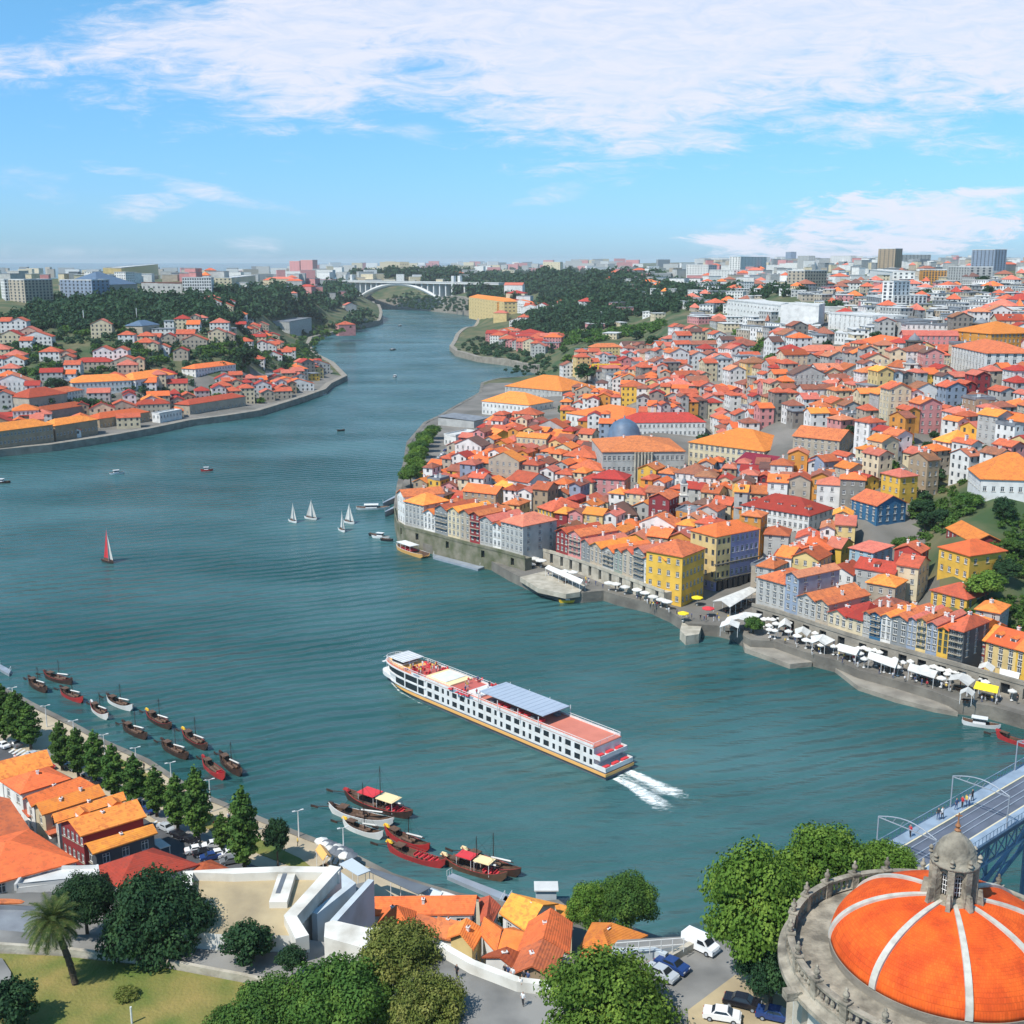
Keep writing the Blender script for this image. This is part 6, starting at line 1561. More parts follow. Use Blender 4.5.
# cafe area by the canopy
for i in range(16):
    x = 322 + (i % 6) * 5 + (i // 6) * 4; y = 853 + (i // 6) * 4 + (i % 6) * 2.2
    parasol(x, y, 3.3, 1.2, 'dark_canopy' if i % 3 else 'white_canvas', ('dark' if i % 3 else 'white') + ' parasol in the cafe block beside the light blue canopy', 'cafe parasols at the terrace corner')
marquee([(316, 850), (324, 846), (331, 856), (323, 860)], 3.3, 3, 'orange_paint', 'small orange kiosk tent at the quay corner', name='kiosk', cat='kiosk', peak=.6)
marquee([(340, 866), (352, 859), (370, 871), (358, 877)], 3.3, 6, 'blue_and_shade', 'light blue flat canopy at the top of the stairs', name='canopy', cat='canopy', peak=.2)
marquee([(364, 871), (372, 869), (430, 888), (418, 896)], 3.3, 4, 'dark_canopy', 'long dark grey canopy roof along the quay behind the orange roofs', name='canopy', cat='canopy', peak=.25)
marquee([(421, 893), (432, 888), (446, 893), (438, 899)], 3.3, 3, 'blue_and_shade', 'first pale blue tent right of the long grey canopy', name='tent', cat='tent', peak=.5)
marquee([(438, 897), (447, 892), (460, 897), (452, 901)], 3.3, 3, 'white_canvas', 'white tent right of the pale blue one on the quay', name='tent', cat='tent', peak=.5)
# terrace of the old wall
slab('sandy_terrace', [(183, 872), (287, 867), (341, 868), (297, 918), (309, 936), (218, 934), (176, 930)], 18, 2, 'sand', side='white_wall')
def wall_px(name, line, z1, z0, th, m, label, cat='wall', kind=None, closed=False):
    W_ = [at(a, b, z1)[:2] for a, b in line]
    o = band(name, W_, z0, z1, 0, th, m, kind=None)
    tag(o, label, cat); return o
wall_px('terrace_parapet', [(176, 930), (183, 871), (235, 868), (288, 866), (341, 867)], 19.2, 17.5, -1.5, 'white_wall', 'broad white parapet along the far edge of the sandy terrace', 'parapet')
wall_px('terrace_parapet', [(341, 867), (297, 916), (309, 935)], 19.4, 17.5, -1.7, 'white_wall', 'broad pale parapet on the right edge of the sandy terrace', 'parapet')
slab('stair_block', [(280, 868), (297, 868), (287, 902), (269, 902)], 18.9, 17.9, 'white_wall', kind=None)
tag([o for o in COL.objects if o.name.startswith('stair_block')][0], 'white ramp block in the far edge of the sandy terrace', 'ramp')
wall_px('stair_slot', [(288, 871), (280, 893)], 18.96, 18.5, -.6, 'dark_canopy', 'dark stair slot in the white ramp block', 'stair')
wall_px('retaining_wall', [(356, 883), (317, 914)], 17.5, 3, -.9, 'blue_and_shade', 'middle stair wall right of the sandy terrace, bluish shade in its colour', 'wall')  # skylit shade is put into this wall's base colour
slab('stair_ramp', [(341, 872), (356, 883), (318, 920), (303, 930)], 13.5, 3, 'blue_and_shade')
wall_px('retaining_wall', [(374, 880), (336, 922)], 18, 3, -.9, 'blue_and_shade', 'tall outer stair wall with large bare face coloured in bluish shade', 'wall')  # outer wall carries the same bluish shade in its colour
slab('stair_ramp', [(356, 884), (372, 880), (336, 924), (318, 922)], 11, 3, 'asphalt_pale')
slab('ramp_wall', [(325, 923), (333, 920), (382, 931), (380, 940), (364, 948), (324, 937)], 19, 4, 'white_wall', kind=None)
tag([o for o in COL.objects if o.name.startswith('ramp_wall')][0], 'thick white rounded rampart wall below the stair walls', 'wall')
# lower street and its walls
slab('street', [(176, 932), (310, 940), (380, 950), (440, 975), (470, 1000), (440, 1030), (330, 985), (240, 975), (160, 960), (100, 955), (-60, 940), (-60, 925), (60, 935)], 15.7, 8, 'asphalt_pale')
slab('lawn_terrace', [(-60, 951), (60, 956), (160, 967), (240, 982), (300, 996), (300, 1100), (-60, 1100)], 15.3, 8, 'grass')
wall_px('street_kerb_wall', [(-60, 938), (60, 946), (160, 957), (240, 972), (300, 985)], 16.2, 12, -.5, 'stone_pale', 'low pale wall between the street and the lawn', 'wall')
# lookout paving
slab('lookout_paving', [(428, 938), (440, 940), (475, 962), (520, 978), (556, 983), (600, 985), (660, 1030), (600, 1090), (420, 1090), (395, 1010)], 24, 1, 'asphalt_pale', side='stone_pale')
wall_px('lookout_parapet', [(372, 926), (400, 929), (436, 938), (475, 960), (520, 977), (554, 981)], 25.2, 3, -.9, 'white_wall', 'white parapet winding along the lookout above the orange roofs', 'parapet')
wall_px('ramp_edge', [(440, 952), (470, 972)], 21.5, 3, -1.0, 'white_wall', 'inner white edge wall of the lookout ramp', 'wall')
for i, (x, y, t, l) in enumerate([(505, 978, 'cloth_dark', 'dark dressed person leaning at the lookout parapet, left pair'), (508, 979, 'cloth_blue', 'navy dressed person beside the dark one, left pair'), (513, 981, 'cloth_white', 'person in white just right of the left pair'),
        (524, 984, 'cloth_dark', 'person in black at the parapet, right pair'), (528, 985, 'cloth_blue', 'navy person of the right pair at the parapet'), (520, 991, 'cloth_white', 'person in white walking across the lookout'), (523, 1006, 'cloth_white', 'lone person low on the lookout paving'), (457, 978, 'cloth_dark', 'person on the ramp left of the lookout')]):
    person(at(x, y, 24.02), t, 'cloth_dark', l, 2.5)
# cluster of orange roofs by the water
OR = [('long_house', [(374, 901), (476, 899), (470, 914), (374, 915)], 9.5, 'white', 'roof_bright', 'gable', 0, 'long white house with arched openings and bright orange roof by the water', dict(rise=1.6, floors=2, chim=1)),
      ('small_house', [(380, 925), (385, 911), (413, 913), (410, 929)], 10.5, 'white', 'roof_bright', 'hip', 0, 'small house with pyramid orange roof next to the stair wall', dict(rise=2, floors=2)),
      ('small_house', [(416, 930), (424, 917), (437, 922), (433, 934)], 11, 'white', 'roof_orange', 'gable', 1, 'small dark orange gabled house, left one of the twin gables', dict(rise=1.3, floors=2, chim=0)),
      ('small_house', [(437, 936), (444, 920), (460, 926), (466, 942)], 11, 'white', 'roof_orange', 'gable', 1, 'small dark orange gabled house, right one of the twin gables', dict(rise=1.5, floors=2, chim=1)),
      ('small_house', [(451, 938), (452, 929), (481, 931), (472, 948)], 12, 'pale yellow', 'roof_light', 'gable', 0, 'house with pale yellow gable end and scalloped orange roof', dict(rise=1.4, floors=2, chim=1)),
      ('small_house', [(483, 934), (490, 926), (503, 932), (496, 951)], 12, 'white', 'roof_bright', 'gable', 1, 'steep orange roofed house right of the yellow gable', dict(rise=1.6, floors=2, chim=0)),
      ('small_house', [(498, 951), (514, 930), (527, 936), (521, 952)], 12, 'white', 'roof_light', 'gable', 1, 'light orange roofed house next to the steep one', dict(rise=1.5, floors=2, chim=0)),
      ('small_house', [(480, 901), (498, 908), (492, 921), (482, 921)], 8.5, 'white', 'roof_orange', 'gable', 1, 'orange roofed wing joined to the long white house', dict(rise=1, floors=1, chim=0)),
      ('broad_house', [(503, 913), (524, 900), (555, 905), (527, 930)], 10, 'white', 'roof_light', 'gable', 1, 'broad yellowish orange roof nearest to the river with white gable', dict(rise=1.8, floors=2, chim=1)),
      ('broad_house', [(520, 951), (531, 924), (570, 925), (567, 952)], 14, 'white', 'roof_bright', 'gable', 0, 'large orange roofed house with white gable facing the car park', dict(rise=2, floors=3, chim=1)),
      ('small_house', [(513, 974), (524, 951), (561, 953), (552, 977)], 15, 'tan', 'roof_orange', 'gable', 0, 'house with mottled red orange roof just below the lookout', dict(rise=1.4, floors=2, chim=1)),
      ('small_house', [(486, 958), (492, 955), (521, 956), (515, 970)], 14, 'white', 'roof_red', 'gable', 0, 'low dark red roof tucked under the lookout parapet', dict(rise=.9, floors=1, chim=1)),
      ('small_house', [(582, 948), (594, 925), (644, 936), (610, 950)], 11, 'white', 'roof_bright', 'hip', 0, 'detached house with plain bright orange hip roof by the pair of trees', dict(rise=1.8, floors=2, chim=1)),
      ('small_house', [(580, 964), (584, 955), (610, 957), (604, 970)], 13, 'white', 'roof_bright', 'gable', 0, 'tiny orange roof in front of the detached house', dict(rise=.8, floors=1, chim=0)),
      ('small_house', [(556, 906), (566, 909), (572, 924), (560, 920)], 8, 'cream', 'roof_light', 'shed', 0, 'narrow cream shed at the river end of the orange roofs', dict(rise=.5, floors=2, chim=0))]
for n, q, ze, w, r, k, ax, l, kw in OR: sb(n, q, ze, 3, w, r, l, kind=k, axis=ax, group='orange roofed houses by the near quay', **kw)
# car park
slab('car_park', [(617, 952), (640, 950), (668, 953), (700, 935), (760, 945), (860, 938), (920, 942), (930, 1000), (930, 1100), (600, 1100), (650, 1020), (655, 985)], 28.5, 5, 'asphalt_pale', side='stone')
slab('dirt_patch', [(735, 975), (770, 972), (860, 985), (860, 1060), (690, 1060), (688, 1010)], 28.53, 28.2, 'sand')
wall_px('white_wall_block', [(612, 962), (617, 949), (655, 947), (668, 952)], 29.6, 10, -.6, 'blue_and_shade', 'pale blue retaining wall under the railing of the car park', 'wall')
wall_px('road_wall', [(668, 953), (700, 935)], 29.4, 20, -.6, 'stone_pale', 'sloping kerb wall between pale blue wall and white van', 'wall')
def railing(line, z, label, h=1.1, step=1.2):
    W_ = [at(a, b, z + h)[:2] for a, b in line]; o = empty('railing', (*W_[0], z)); tag(o, label, 'railing')
    rb = MB(); pb = MB()
    for a, b in zip(W_[:-1], W_[1:]):
        for zz in (h, h * .55): rb.tube((a[0] - W_[0][0], a[1] - W_[0][1], zz), (b[0] - W_[0][0], b[1] - W_[0][1], zz), .05, 0, 5)
        n = max(1, int(L2(a, b) / step))
        for k in range(n + 1):
            p = lerp(a, b, k / n); pb.tube((p[0] - W_[0][0], p[1] - W_[0][1], 0), (p[0] - W_[0][0], p[1] - W_[0][1], h), .045, 0, 5)
    rb.build('rails', 'white_paint', o); pb.build('posts', 'white_paint', o)
railing([(616, 943), (684, 938)], 29.4, 'white railing along the far edge of the car park', 1.6)
slab('walkway', [(612, 946), (618, 940), (690, 936), (688, 944), (655, 950)], 29.3, 10, 'asphalt_pale', side='blue_and_shade')
# a small van
def van():
    p = at(700, 949, 28.5); o = empty('delivery_van', p, R(-42)); tag(o, 'white delivery van parked at the corner of the car park by the water', 'van')
    prof = [(-2.3, .35), (-2.35, 1.9), (-2.2, 2.05), (.6, 2.05), (.95, 1.9), (1.55, 1.25), (2.25, 1.05), (2.4, .8), (2.4, .35)]; n = len(prof); mb = MB()
    mb.add([(x, -.95 if z < 1.3 else -.86, z) for x, z in prof] + [(x, .95 if z < 1.3 else .86, z) for x, z in prof], [tuple(range(n)), tuple(range(n, 2 * n))[::-1]] + [((i + 1) % n, i, n + i, n + (i + 1) % n) for i in range(n)], 0); mb.build('body', 'car_white', o)
    m2 = MB(); m2.add([(1.0, -.75, 1.88), (1.0, .75, 1.88), (1.55, .82, 1.3), (1.55, -.82, 1.3)], [(0, 3, 2, 1)], 0)
    for v in range(4): m2.V[v] = (m2.V[v][0] + .03, m2.V[v][1], m2.V[v][2] + .03)
    m2.build('windscreen', 'dark_glass', o)
    for s in (-1, 1):
        m2 = MB(); m2.add([(.1, s * .955, 1.3), (1.35, s * .955, 1.3), (.9, s * .89, 1.8), (.1, s * .89, 1.8)], [(0, 1, 2, 3)], 0); m2.build('side_window', 'dark_glass', o)
        for x in (-1.45, 1.5):
            m2 = MB(); m2.tube((x, s * .78, .36), (x, s * .97, .36), .36, 0, 14); w = m2.build('wheel', 'rubber', o); m3 = MB(); m3.tube((x, s * .97, .36), (x, s * .98, .36), .2, 0, 10); m3.build('rim', 'grey_metal', w)
        m2 = MB(); m2.box((2.39, s * .7, .8), (.06, .32, .22), 0); m2.build('headlight', 'grey_metal', o)
van()
car(672, 969, 28.5, 'blue', R(-40), 'dark blue car parked next to the white van'); car(661, 977, 28.5, 'silver', R(-40), 'pale silver car half hidden by the bright green tree')
car(742, 1006, 28.5, 'black', R(-22), 'black car parked under the tall plane tree'); car(722, 1019, 28.5, 'white', R(-15), 'white hatchback at the bottom edge of the car park')
car(775, 1019, 28.5, 'blue', R(-20), 'dark navy car at the bottom beside the dome drum')
wl_ = wall_px('low_wall', [(763, 972), (800, 985)], 30, 28, -.6, 'white_wall', 'white low wall behind the plane tree trunk', 'wall')
lp = at(133, 1024, 15)
mb = MB(); mb.tube((0, 0, 0), (0, 0, 2.2), .12, 0, 8); o = mb.build('bollard_post', 'white_paint', None, at(132, 1024, 15.2)); tag(o, 'short white post at the bottom edge of the lawn', 'post')
slab('garden_path', [(-60, 960), (2, 958), (11, 972), (10, 988), (0, 1000), (-60, 1005)], 15.6, 14, 'asphalt_pale')

# ------------------------------------------------------------------ boats
def hull_mesh(mb, L, B, D, sheer, bow=.9, stern=.9, n=16, draft=.5, m=0, mi=1, mg=2, deck=.45, pw=2.6):
    rings = []
    for i in range(n + 1):
        t = 2 * i / n - 1; k = abs(t) ** pw; w = (B / 2) * max(.03, 1 - k * (bow if t > 0 else stern)); gz = D + sheer * abs(t) ** 3; kz = -draft + (gz + draft) * .55 * abs(t) ** 6
        x = t * L / 2 * 1.0
        rings.append([(x, -w, gz), (x * .985, -w * .82, max(kz, -.1 + kz * .3)), (x * .97, 0, kz), (x * .985, w * .82, max(kz, -.1 + kz * .3)), (x, w, gz), (x * .99, w * .90, gz), (x * .97, w * .8, deck * D + sheer * .5 * abs(t) ** 3), (x * .97, -w * .8, deck * D + sheer * .5 * abs(t) ** 3), (x * .99, -w * .90, gz)])
    V = [v for r in rings for v in r]; Fc = []; mm = []
    c = 9
    for i in range(n):
        for j in range(c):
            a = i * c + j; b = i * c + (j + 1) % c
            Fc.append((a, a + c, b + c, b)); mm.append(m if j < 4 else (mg if j in (4, 8) else mi))
    Fc.append(tuple(range(c))); mm.append(m); Fc.append(tuple(range(n * c, n * c + c))[::-1]); mm.append(m)
    k = len(mb.V); mb.V += V; mb.F += [tuple(v + k for v in f) for f in Fc]; mb.m += mm
def heading(px, py, qx, qy):
    a = at(px, py, 0); b = at(qx, qy, 0); return math.atan2(b[1] - a[1], b[0] - a[0])
BARREL = None
def rabelo(px, py, hd, L, hullm, tipm, label, group='moored wine boats', canopy=0, seats=0, gun='red_paint', barrels=6, mast=True):
    global BARREL
    L *= .83; p = at(px, py, 0); o = empty('wine_boat', (p[0], p[1], 0), hd); tag(o, label, 'boat', group)
    B = L * .21; mb = MB(); hull_mesh(mb, L, B, .95, 1.0, m=0, mi=1, mg=2); mb.build('hull', [hullm, 'wood', gun], o)
    tp = MB(); tp.box((-L / 2 + .5, 0, 1.75), (1.5, B * .16, .5), 0, 0, .6); tp.build('stern_tip', tipm, o)
    if BARREL is None:
        b = MB(); b.lathe([(.28, -.5), (.36, -.15), (.36, .15), (.28, .5)], 0, 10); t = b.build('barrel', 'wood'); BARREL = t.data; bpy.data.objects.remove(t)
    for k in range(barrels):
        q = share('barrel', BARREL, o, (L * (-.02 + .065 * (k // 2)), (-.45, .45)[k % 2], .85), 0); q.rotation_euler = (R(90), 0, R(90))
    ob = MB(); ob.tube((-L * .30, 0, 1.6), (-L * .72, .1, .25), .09, 0, 6); ob.box((-L * .74, .1, .2), (1.6, .08, .5), 0); ob.build('steering_oar', 'dark_wood', o)
    pb = MB(); pb.box((-L * .27, 0, 1.75), (1.8, B * .6, .12), 0)
    for x in (-1, 1):
        for y in (-1, 1): pb.tube((-L * .27 + x * .8, y * B * .25, .5), (-L * .27 + x * .8, y * B * .25, 1.75), .06, 0, 5)
    pb.build('helm_platform', 'wood', o)
    if mast:
        m_ = MB(); m_.tube((L * .04, 0, .4), (L * .04, 0, L * .52), .10, 0, 7, .05); m_.build('mast', 'dark_wood', o)
        y_ = MB(); y_.tube((L * .0, -.3, 1.9), (L * .36, .3, 2.1), .09, 0, 6); y_.tube((L * .02, -.25, 2.05), (L * .32, .3, 2.2), .16, 1, 6); y_.build('furled_sail', ['dark_wood', 'white_canvas'], o)
        rg = MB()
        for x, y in ((L * .44, 0), (-L * .3, 0), (L * .02, B * .45), (L * .02, -B * .45)): rg.tube((L * .04, 0, L * .5), (x, y, 1.3), .018, 0, 3)
        rg.build('rigging', 'black_paint', o)
    if canopy:
        for k in range(canopy):
            cx = L * (.16 - .27 * k); c = MB(); c.box((cx, 0, 2.75), (L * .24, B * .86, .12), 0); c.box((cx, 0, 2.84), (L * .2, B * .7, .06), 0)
            for x in (-1, 1):
                for y in (-1, 1): c.tube((cx + x * L * .11, y * B * .38, .5), (cx + x * L * .11, y * B * .38, 2.72), .05, 1, 5)
            c.build('canopy', ['cream_paint' if k == 0 else 'red_cloth', 'frame_white'], o)
    if seats:
        for k in range(seats):
            s = MB(); x = L * (.34 - .08 * k); s.box((x, 0, .95), (.4, B * .55, .1), 0); s.box((x - .2, 0, 1.15), (.08, B * .55, .45), 0); s.build('bench', 'red_cloth', o)
    rb = MB()
    for s in (-1, 1):
        for k in range(9):
            t = -.55 + .125 * k; w = (B / 2) * (1 - abs(t) ** 2.6) * .95; z = .95 + abs(t) ** 3
            rb.tube((t * L / 2, s * w, z), (t * L / 2, s * w, z + .4), .03, 0, 4)
            if k: rb.tube((tp_[0], tp_[1], tp_[2]), (t * L / 2, s * w, z + .4), .025, 0, 4)
            tp_ = (t * L / 2, s * w, z + .4)
    rb.build('side_rail', 'dark_wood', o)
    return o
HB = heading(150, 712, 180, 729)
RB = [(38, 688, 13, 'dark_wood', 'dark_wood', 'dark wine boat farthest left in the moored line, near the pier'), (58.5, 681, 13, 'dark_wood', 'dark_wood', 'dark wine boat moored bow to stern behind its red sister, upper one'),
      (72, 698, 13, 'red_paint', 'dark_wood', 'dark red wine boat just below its dark sister in the pair'), (100, 714, 12.5, 'white_paint', 'white_paint', 'white hulled wine boat, the only pale one in the moored line'),
      (120, 706, 13, 'white_paint', 'dark_wood', 'dark decked wine boat with white strake right of the white one'), (159, 723, 14, 'dark_wood', 'yellow_paint', 'wine boat with yellow stern and furled white sail, outer line left'),
      (135, 734, 12.5, 'dark_wood', 'dark_wood', 'dark wine boat with barrels, inner line, left of its sister'), (195, 743, 14, 'dark_wood', 'yellow_paint', 'wine boat with yellow stern, outer line middle, white furled sail'),
      (175, 753, 13, 'dark_wood', 'dark_wood', 'dark wine boat inner line below the yellow sterned one'), (214, 772, 13, 'red_paint', 'red_paint', 'bright red wine boat without mast, nearest the tall poplars'),
      (231, 768, 13.5, 'dark_wood', 'dark_wood', 'dark wine boat outermost right of the red one')]
for i, (x, y, L, hm, tm, l) in enumerate(RB):
    rabelo(x, y, HB + R([0, 14, 4, -4, 6, 0, 3, -3, 2, -6, -8][i]), L, hm, tm, l, mast=(i != 9), gun='red_paint' if i % 2 else 'dark_wood', seats=2 if i == 9 else 0, barrels=8)
HC2 = heading(370, 828, 404, 842)
rabelo(361, 819, HC2 + R(12), 17, 'white_paint', 'dark_wood', 'large boat with broad white deck in the cluster before the terrace', mast=True, barrels=4, gun='white_paint')
rabelo(378, 808, HC2 + R(4), 20, 'dark_wood', 'red_paint', 'largest canopied wine boat with cream and red awnings in the cluster', canopy=2, seats=3, barrels=2)
rabelo(363, 833, HC2 + R(4), 11.5, 'white_paint', 'yellow_paint', 'small wine boat with yellow stern tip and white gunwale below the large pair', gun='white_paint')
rabelo(407, 843, HC2 - R(2), 13.5, 'red_paint', 'yellow_paint', 'wine boat with yellow tip and red bow right in the cluster')
rabelo(416, 859, HC2 + R(6), 15, 'red_paint', 'yellow_paint', 'long bright red boat with yellow stern and open red benches', mast=False, seats=5, barrels=0, gun='red_paint')
rabelo(474, 872, HC2 + R(8), 15.5, 'wood', 'cream_paint', 'passenger wine boat with cream and white awnings beside the grey pontoon', canopy=2, seats=3, barrels=0)
rabelo(491, 867, HC2 + R(2), 15, 'dark_wood', 'cream_paint', 'dark wine boat behind the awning boat at the pontoon, bow right')
rabelo(1014, 743, heading(1000, 740, 1024, 748), 10, 'red_paint', 'red_paint', 'red and white small boat near the right edge of the river', mast=False, group=None, seats=2, barrels=0)
def pontoon(px4, label, z=.7, m='grey_metal', name='pontoon'):
    Q = [at(a, b, z)[:2] for a, b in px4]; c = Q[0]; o = empty(name, (*c, 0)); tag(o, label, 'pontoon')
    mb = MB(); mb.prism([(p[0] - c[0], p[1] - c[1]) for p in Q], -.3, z, 0); mb.build('deck', m, o)
    r = MB()
    for e in ((0, 1), (3, 2)):
        a, b = Q[e[0]], Q[e[1]]; n = max(2, int(L2(a, b) / 2.5))
        for k in range(n + 1):
            p = lerp(a, b, k / n); r.tube((p[0] - c[0], p[1] - c[1], z), (p[0] - c[0], p[1] - c[1], z + 1), .05, 0, 5)
        r.tube((a[0] - c[0], a[1] - c[1], z + 1), (b[0] - c[0], b[1] - c[1], z + 1), .04, 0, 5)
    r.build('railing', 'white_paint', o)
pontoon([(447, 876), (452, 873), (512, 896), (508, 902)], 'grey floating pontoon beside the passenger wine boats')
pontoon([(500, 905), (505, 896), (545, 899), (548, 908)], 'short grey landing pontoon at the end of the near quay')
pontoon([(0, 669), (0, 664), (11, 670), (9, 674)], 'bit of grey pier at the left edge of the river')
pontoon([(433, 557), (434, 554), (480, 566), (489, 562), (491, 564), (478, 569)], 'long white gangway along the headland wall')
pontoon([(383, 503), (383, 502), (398, 494), (398, 496)], 'upper slanting gangway from moored launch to the headland', z=2)
pontoon([(385, 512), (385, 511), (398, 504), (398, 506)], 'lower slanting gangway from moored launch to the headland', z=2)
# landing hut
mb = MB(); mb.box((0, 0, 1.4), (3.2, 2.2, 2.8), 0); mb.box((0, 0, 2.9), (3.8, 2.8, .2), 1); o = mb.build('ticket_hut', ['blue_and_shade', 'roof_white'], None, (*at(546, 903, .7)[:2], .7)); tag(o, 'little pale blue hut on the landing pontoon', 'hut')
def small_boat(px, py, hd, L, hullm, label, cabin=True, cat='boat', group=None, top='white_paint'):
    p = at(px, py, 0); o = empty('motor_boat', (p[0], p[1], 0), hd); tag(o, label, cat, group)
    mb = MB(); hull_mesh(mb, L, L * .3, .8, .35, bow=.95, stern=.25, m=0, mi=1, mg=0); mb.build('hull', [hullm, 'wood'], o)
    if cabin:
        c = MB(); c.box((-L * .05, 0, 1.25), (L * .34, L * .2, 1.3), 0, 0, .85); c.box((-L * .05, 0, 1.95), (L * .42, L * .24, .1), 0); c.build('cabin', top, o)
        w = MB(); w.box((-L * .05, 0, 1.45), (L * .345, L * .203, .4), 0, 0, .97); w.build('cabin_windows', 'dark_glass', o)
    return o
for i, (x, y, a, L, m, l) in enumerate([(117, 474, 30, 7, 'white_paint', 'tiny white launch alone near the far left bank'), (207, 471, 10, 6, 'red_paint', 'tiny red boat in mid river on the left'),
        (400, 326, 80, 14, 'dark_wood', 'dark barge far up the river before the arch bridge'), (393, 350, 60, 11, 'dark_wood', 'dark small boat in the far reach of the river'), (395, 377, 85, 10, 'white_paint', 'white boat trailing a V-shaped wake up river'),
        (341, 431, 30, 5, 'dark_wood', 'dark speck-like rowing boat in the middle reach'), (1, 483, 0, 9, 'dark_wood', 'dark boat cut by the left edge in mid river'), (322, 395, 40, 8, 'white_paint', 'white boat moored at the point of the far left bank'),
        (375, 536, -20, 5, 'black_paint', 'black inflatable at the outer end of the small string'), (381, 538, -20, 7, 'white_paint', 'white launch in the small string by the headland'), (387, 541, -20, 5, 'black_paint', 'black skiff at the inner end of the small string'),
        (570, 602, 10, 7, 'yellow_paint', 'yellow small boat under the terrace platform wall'), (981, 726, -25, 8, 'white_paint', 'small white boat below the right end of the quay')]):
    small_boat(x, y, R(a), L, m, l, cabin=i not in (5, 8, 10))
small_boat(373, 509, R(5), 14, 'white_paint', 'white launch with grey wheelhouse moored off the headland gangways')
def tour_boat():
    p = at(411, 553, 0); hd = heading(394, 547, 428, 559); o = empty('tour_boat', (p[0], p[1], 0), hd + math.pi); tag(o, 'wooden sided tour boat with white canopy moored under the headland wall', 'boat')
    mb = MB(); hull_mesh(mb, 19, 4.6, 1.3, .4, bow=.95, stern=.3, m=0, mi=1, mg=2); mb.build('hull', ['orange_paint', 'wood', 'white_paint'], o)
    c = MB(); c.box((2, 0, 3.1), (9, 3.8, .15), 0)
    for x in (-2, 1, 4, 6): 
        for y in (-1.7, 1.7): c.tube((x, y, .8), (x, y, 3.1), .06, 0, 5)
    c.build('canopy', 'white_paint', o)
    for k in range(5):
        s = MB(); s.box((-1.5 + k * 1.5, 0, 1.2), (.5, 3, .5), 0); s.build('bench', 'red_cloth', o)
tour_boat()
def sail_boat(px, py, topy, L, label, sm='white_canvas', hm='white_paint', group='white sailing boats', a=70, jib=True):
    p = at(px, py, 0); h = top_z(p[0], p[1], topy); o = empty('sailing_boat', (p[0], p[1], 0), R(a)); tag(o, label, 'sailing boat', group)
    mb = MB(); hull_mesh(mb, L, L * .28, .7, .3, bow=.95, stern=.4, m=0, mi=1, mg=0); mb.build('hull', [hm, 'wood'], o)
    m_ = MB(); m_.tube((L * .08, 0, 0), (L * .08, 0, h), .07, 0, 6, .04); m_.build('mast', 'grey_metal', o)
    def sail(P0, P1, P2, bulge, name, mt):
        V = []; Fc = []; n = 8
        for i in range(n + 1):
            t = i / n; a_ = Vector(P0).lerp(Vector(P2), t); b_ = Vector(P1).lerp(Vector(P2), t)
            for j in range(5):
                s = j / 4; q = a_.lerp(b_, s); q.y += bulge * math.sin(math.pi * s) * (1 - t); V.append(q)
        k = len(V); V += [v + Vector((0, .03, 0)) for v in V]
        for i in range(n):
            for j in range(4):
                q = i * 5 + j; Fc.append((q, q + 1, q + 6, q + 5)); Fc.append((k + q + 5, k + q + 6, k + q + 1, k + q))
        obj(name, V, Fc, mt, o)
    sail((L * .05, 0, 1.0), (-L * .46, .5, 1.0), (L * .07, 0, h * .98), .5, 'main_sail', sm)
    if jib: sail((L * .48, 0, .8), (L * .08, .5, .9), (L * .10, 0, h * .85), .4, 'jib_sail', sm)
    return o
sail_boat(293, 522, 502, 6, 'slim white sailing boat, leftmost of the four', a=-50); sail_boat(311, 519, 499, 6.5, 'white sailing boat, second of the four from left', a=-35)
sail_boat(342, 531, 509, 6, 'white sailing boat, lower of the right pair', a=-60); sail_boat(349, 523, 503, 6.5, 'white sailing boat, upper of the right pair', a=-42)
b_ = sail_boat(108, 562, 528, 7, 'lone boat with red and white sail in the left part of the river', sm='red_cloth', hm='dark_wood', group=None, a=-40, jib=True)
for ch in b_.children:
    if ch.name.startswith('jib'): ch.data.materials[0] = M['white_canvas']
# wakes
def foam_mat():
    m = bpy.data.materials.new('foam'); m.use_nodes = True; nt = m.node_tree; N = nt.nodes; L = nt.links; b = N['Principled BSDF']; b.inputs['Base Color'].default_value = (.78, .84, .82, 1); b.inputs['Roughness'].default_value = .8
    tc = N.new('ShaderNodeTexCoord'); mp = N.new('ShaderNodeMapping'); mp.inputs['Scale'].default_value = (.6, 1.5, 1); L.new(tc.outputs['Object'], mp.inputs[0])
    n = N.new('ShaderNodeTexNoise'); n.inputs['Scale'].default_value = .8; n.inputs['Detail'].default_value = 8; n.inputs['Roughness'].default_value = .7; L.new(mp.outputs[0], n.inputs[0])
    at_ = N.new('ShaderNodeAttribute'); at_.attribute_name = 'den'
    ad = N.new('ShaderNodeMath'); ad.operation = 'ADD'; L.new(n.outputs['Fac'], ad.inputs[0]); L.new(at_.outputs['Fac'], ad.inputs[1])
    r = N.new('ShaderNodeMapRange'); r.inputs['From Min'].default_value = .86; r.inputs['From Max'].default_value = 1.12; L.new(ad.outputs[0], r.inputs['Value']); L.new(r.outputs[0], b.inputs['Alpha']); M['foam'] = m
foam_mat()
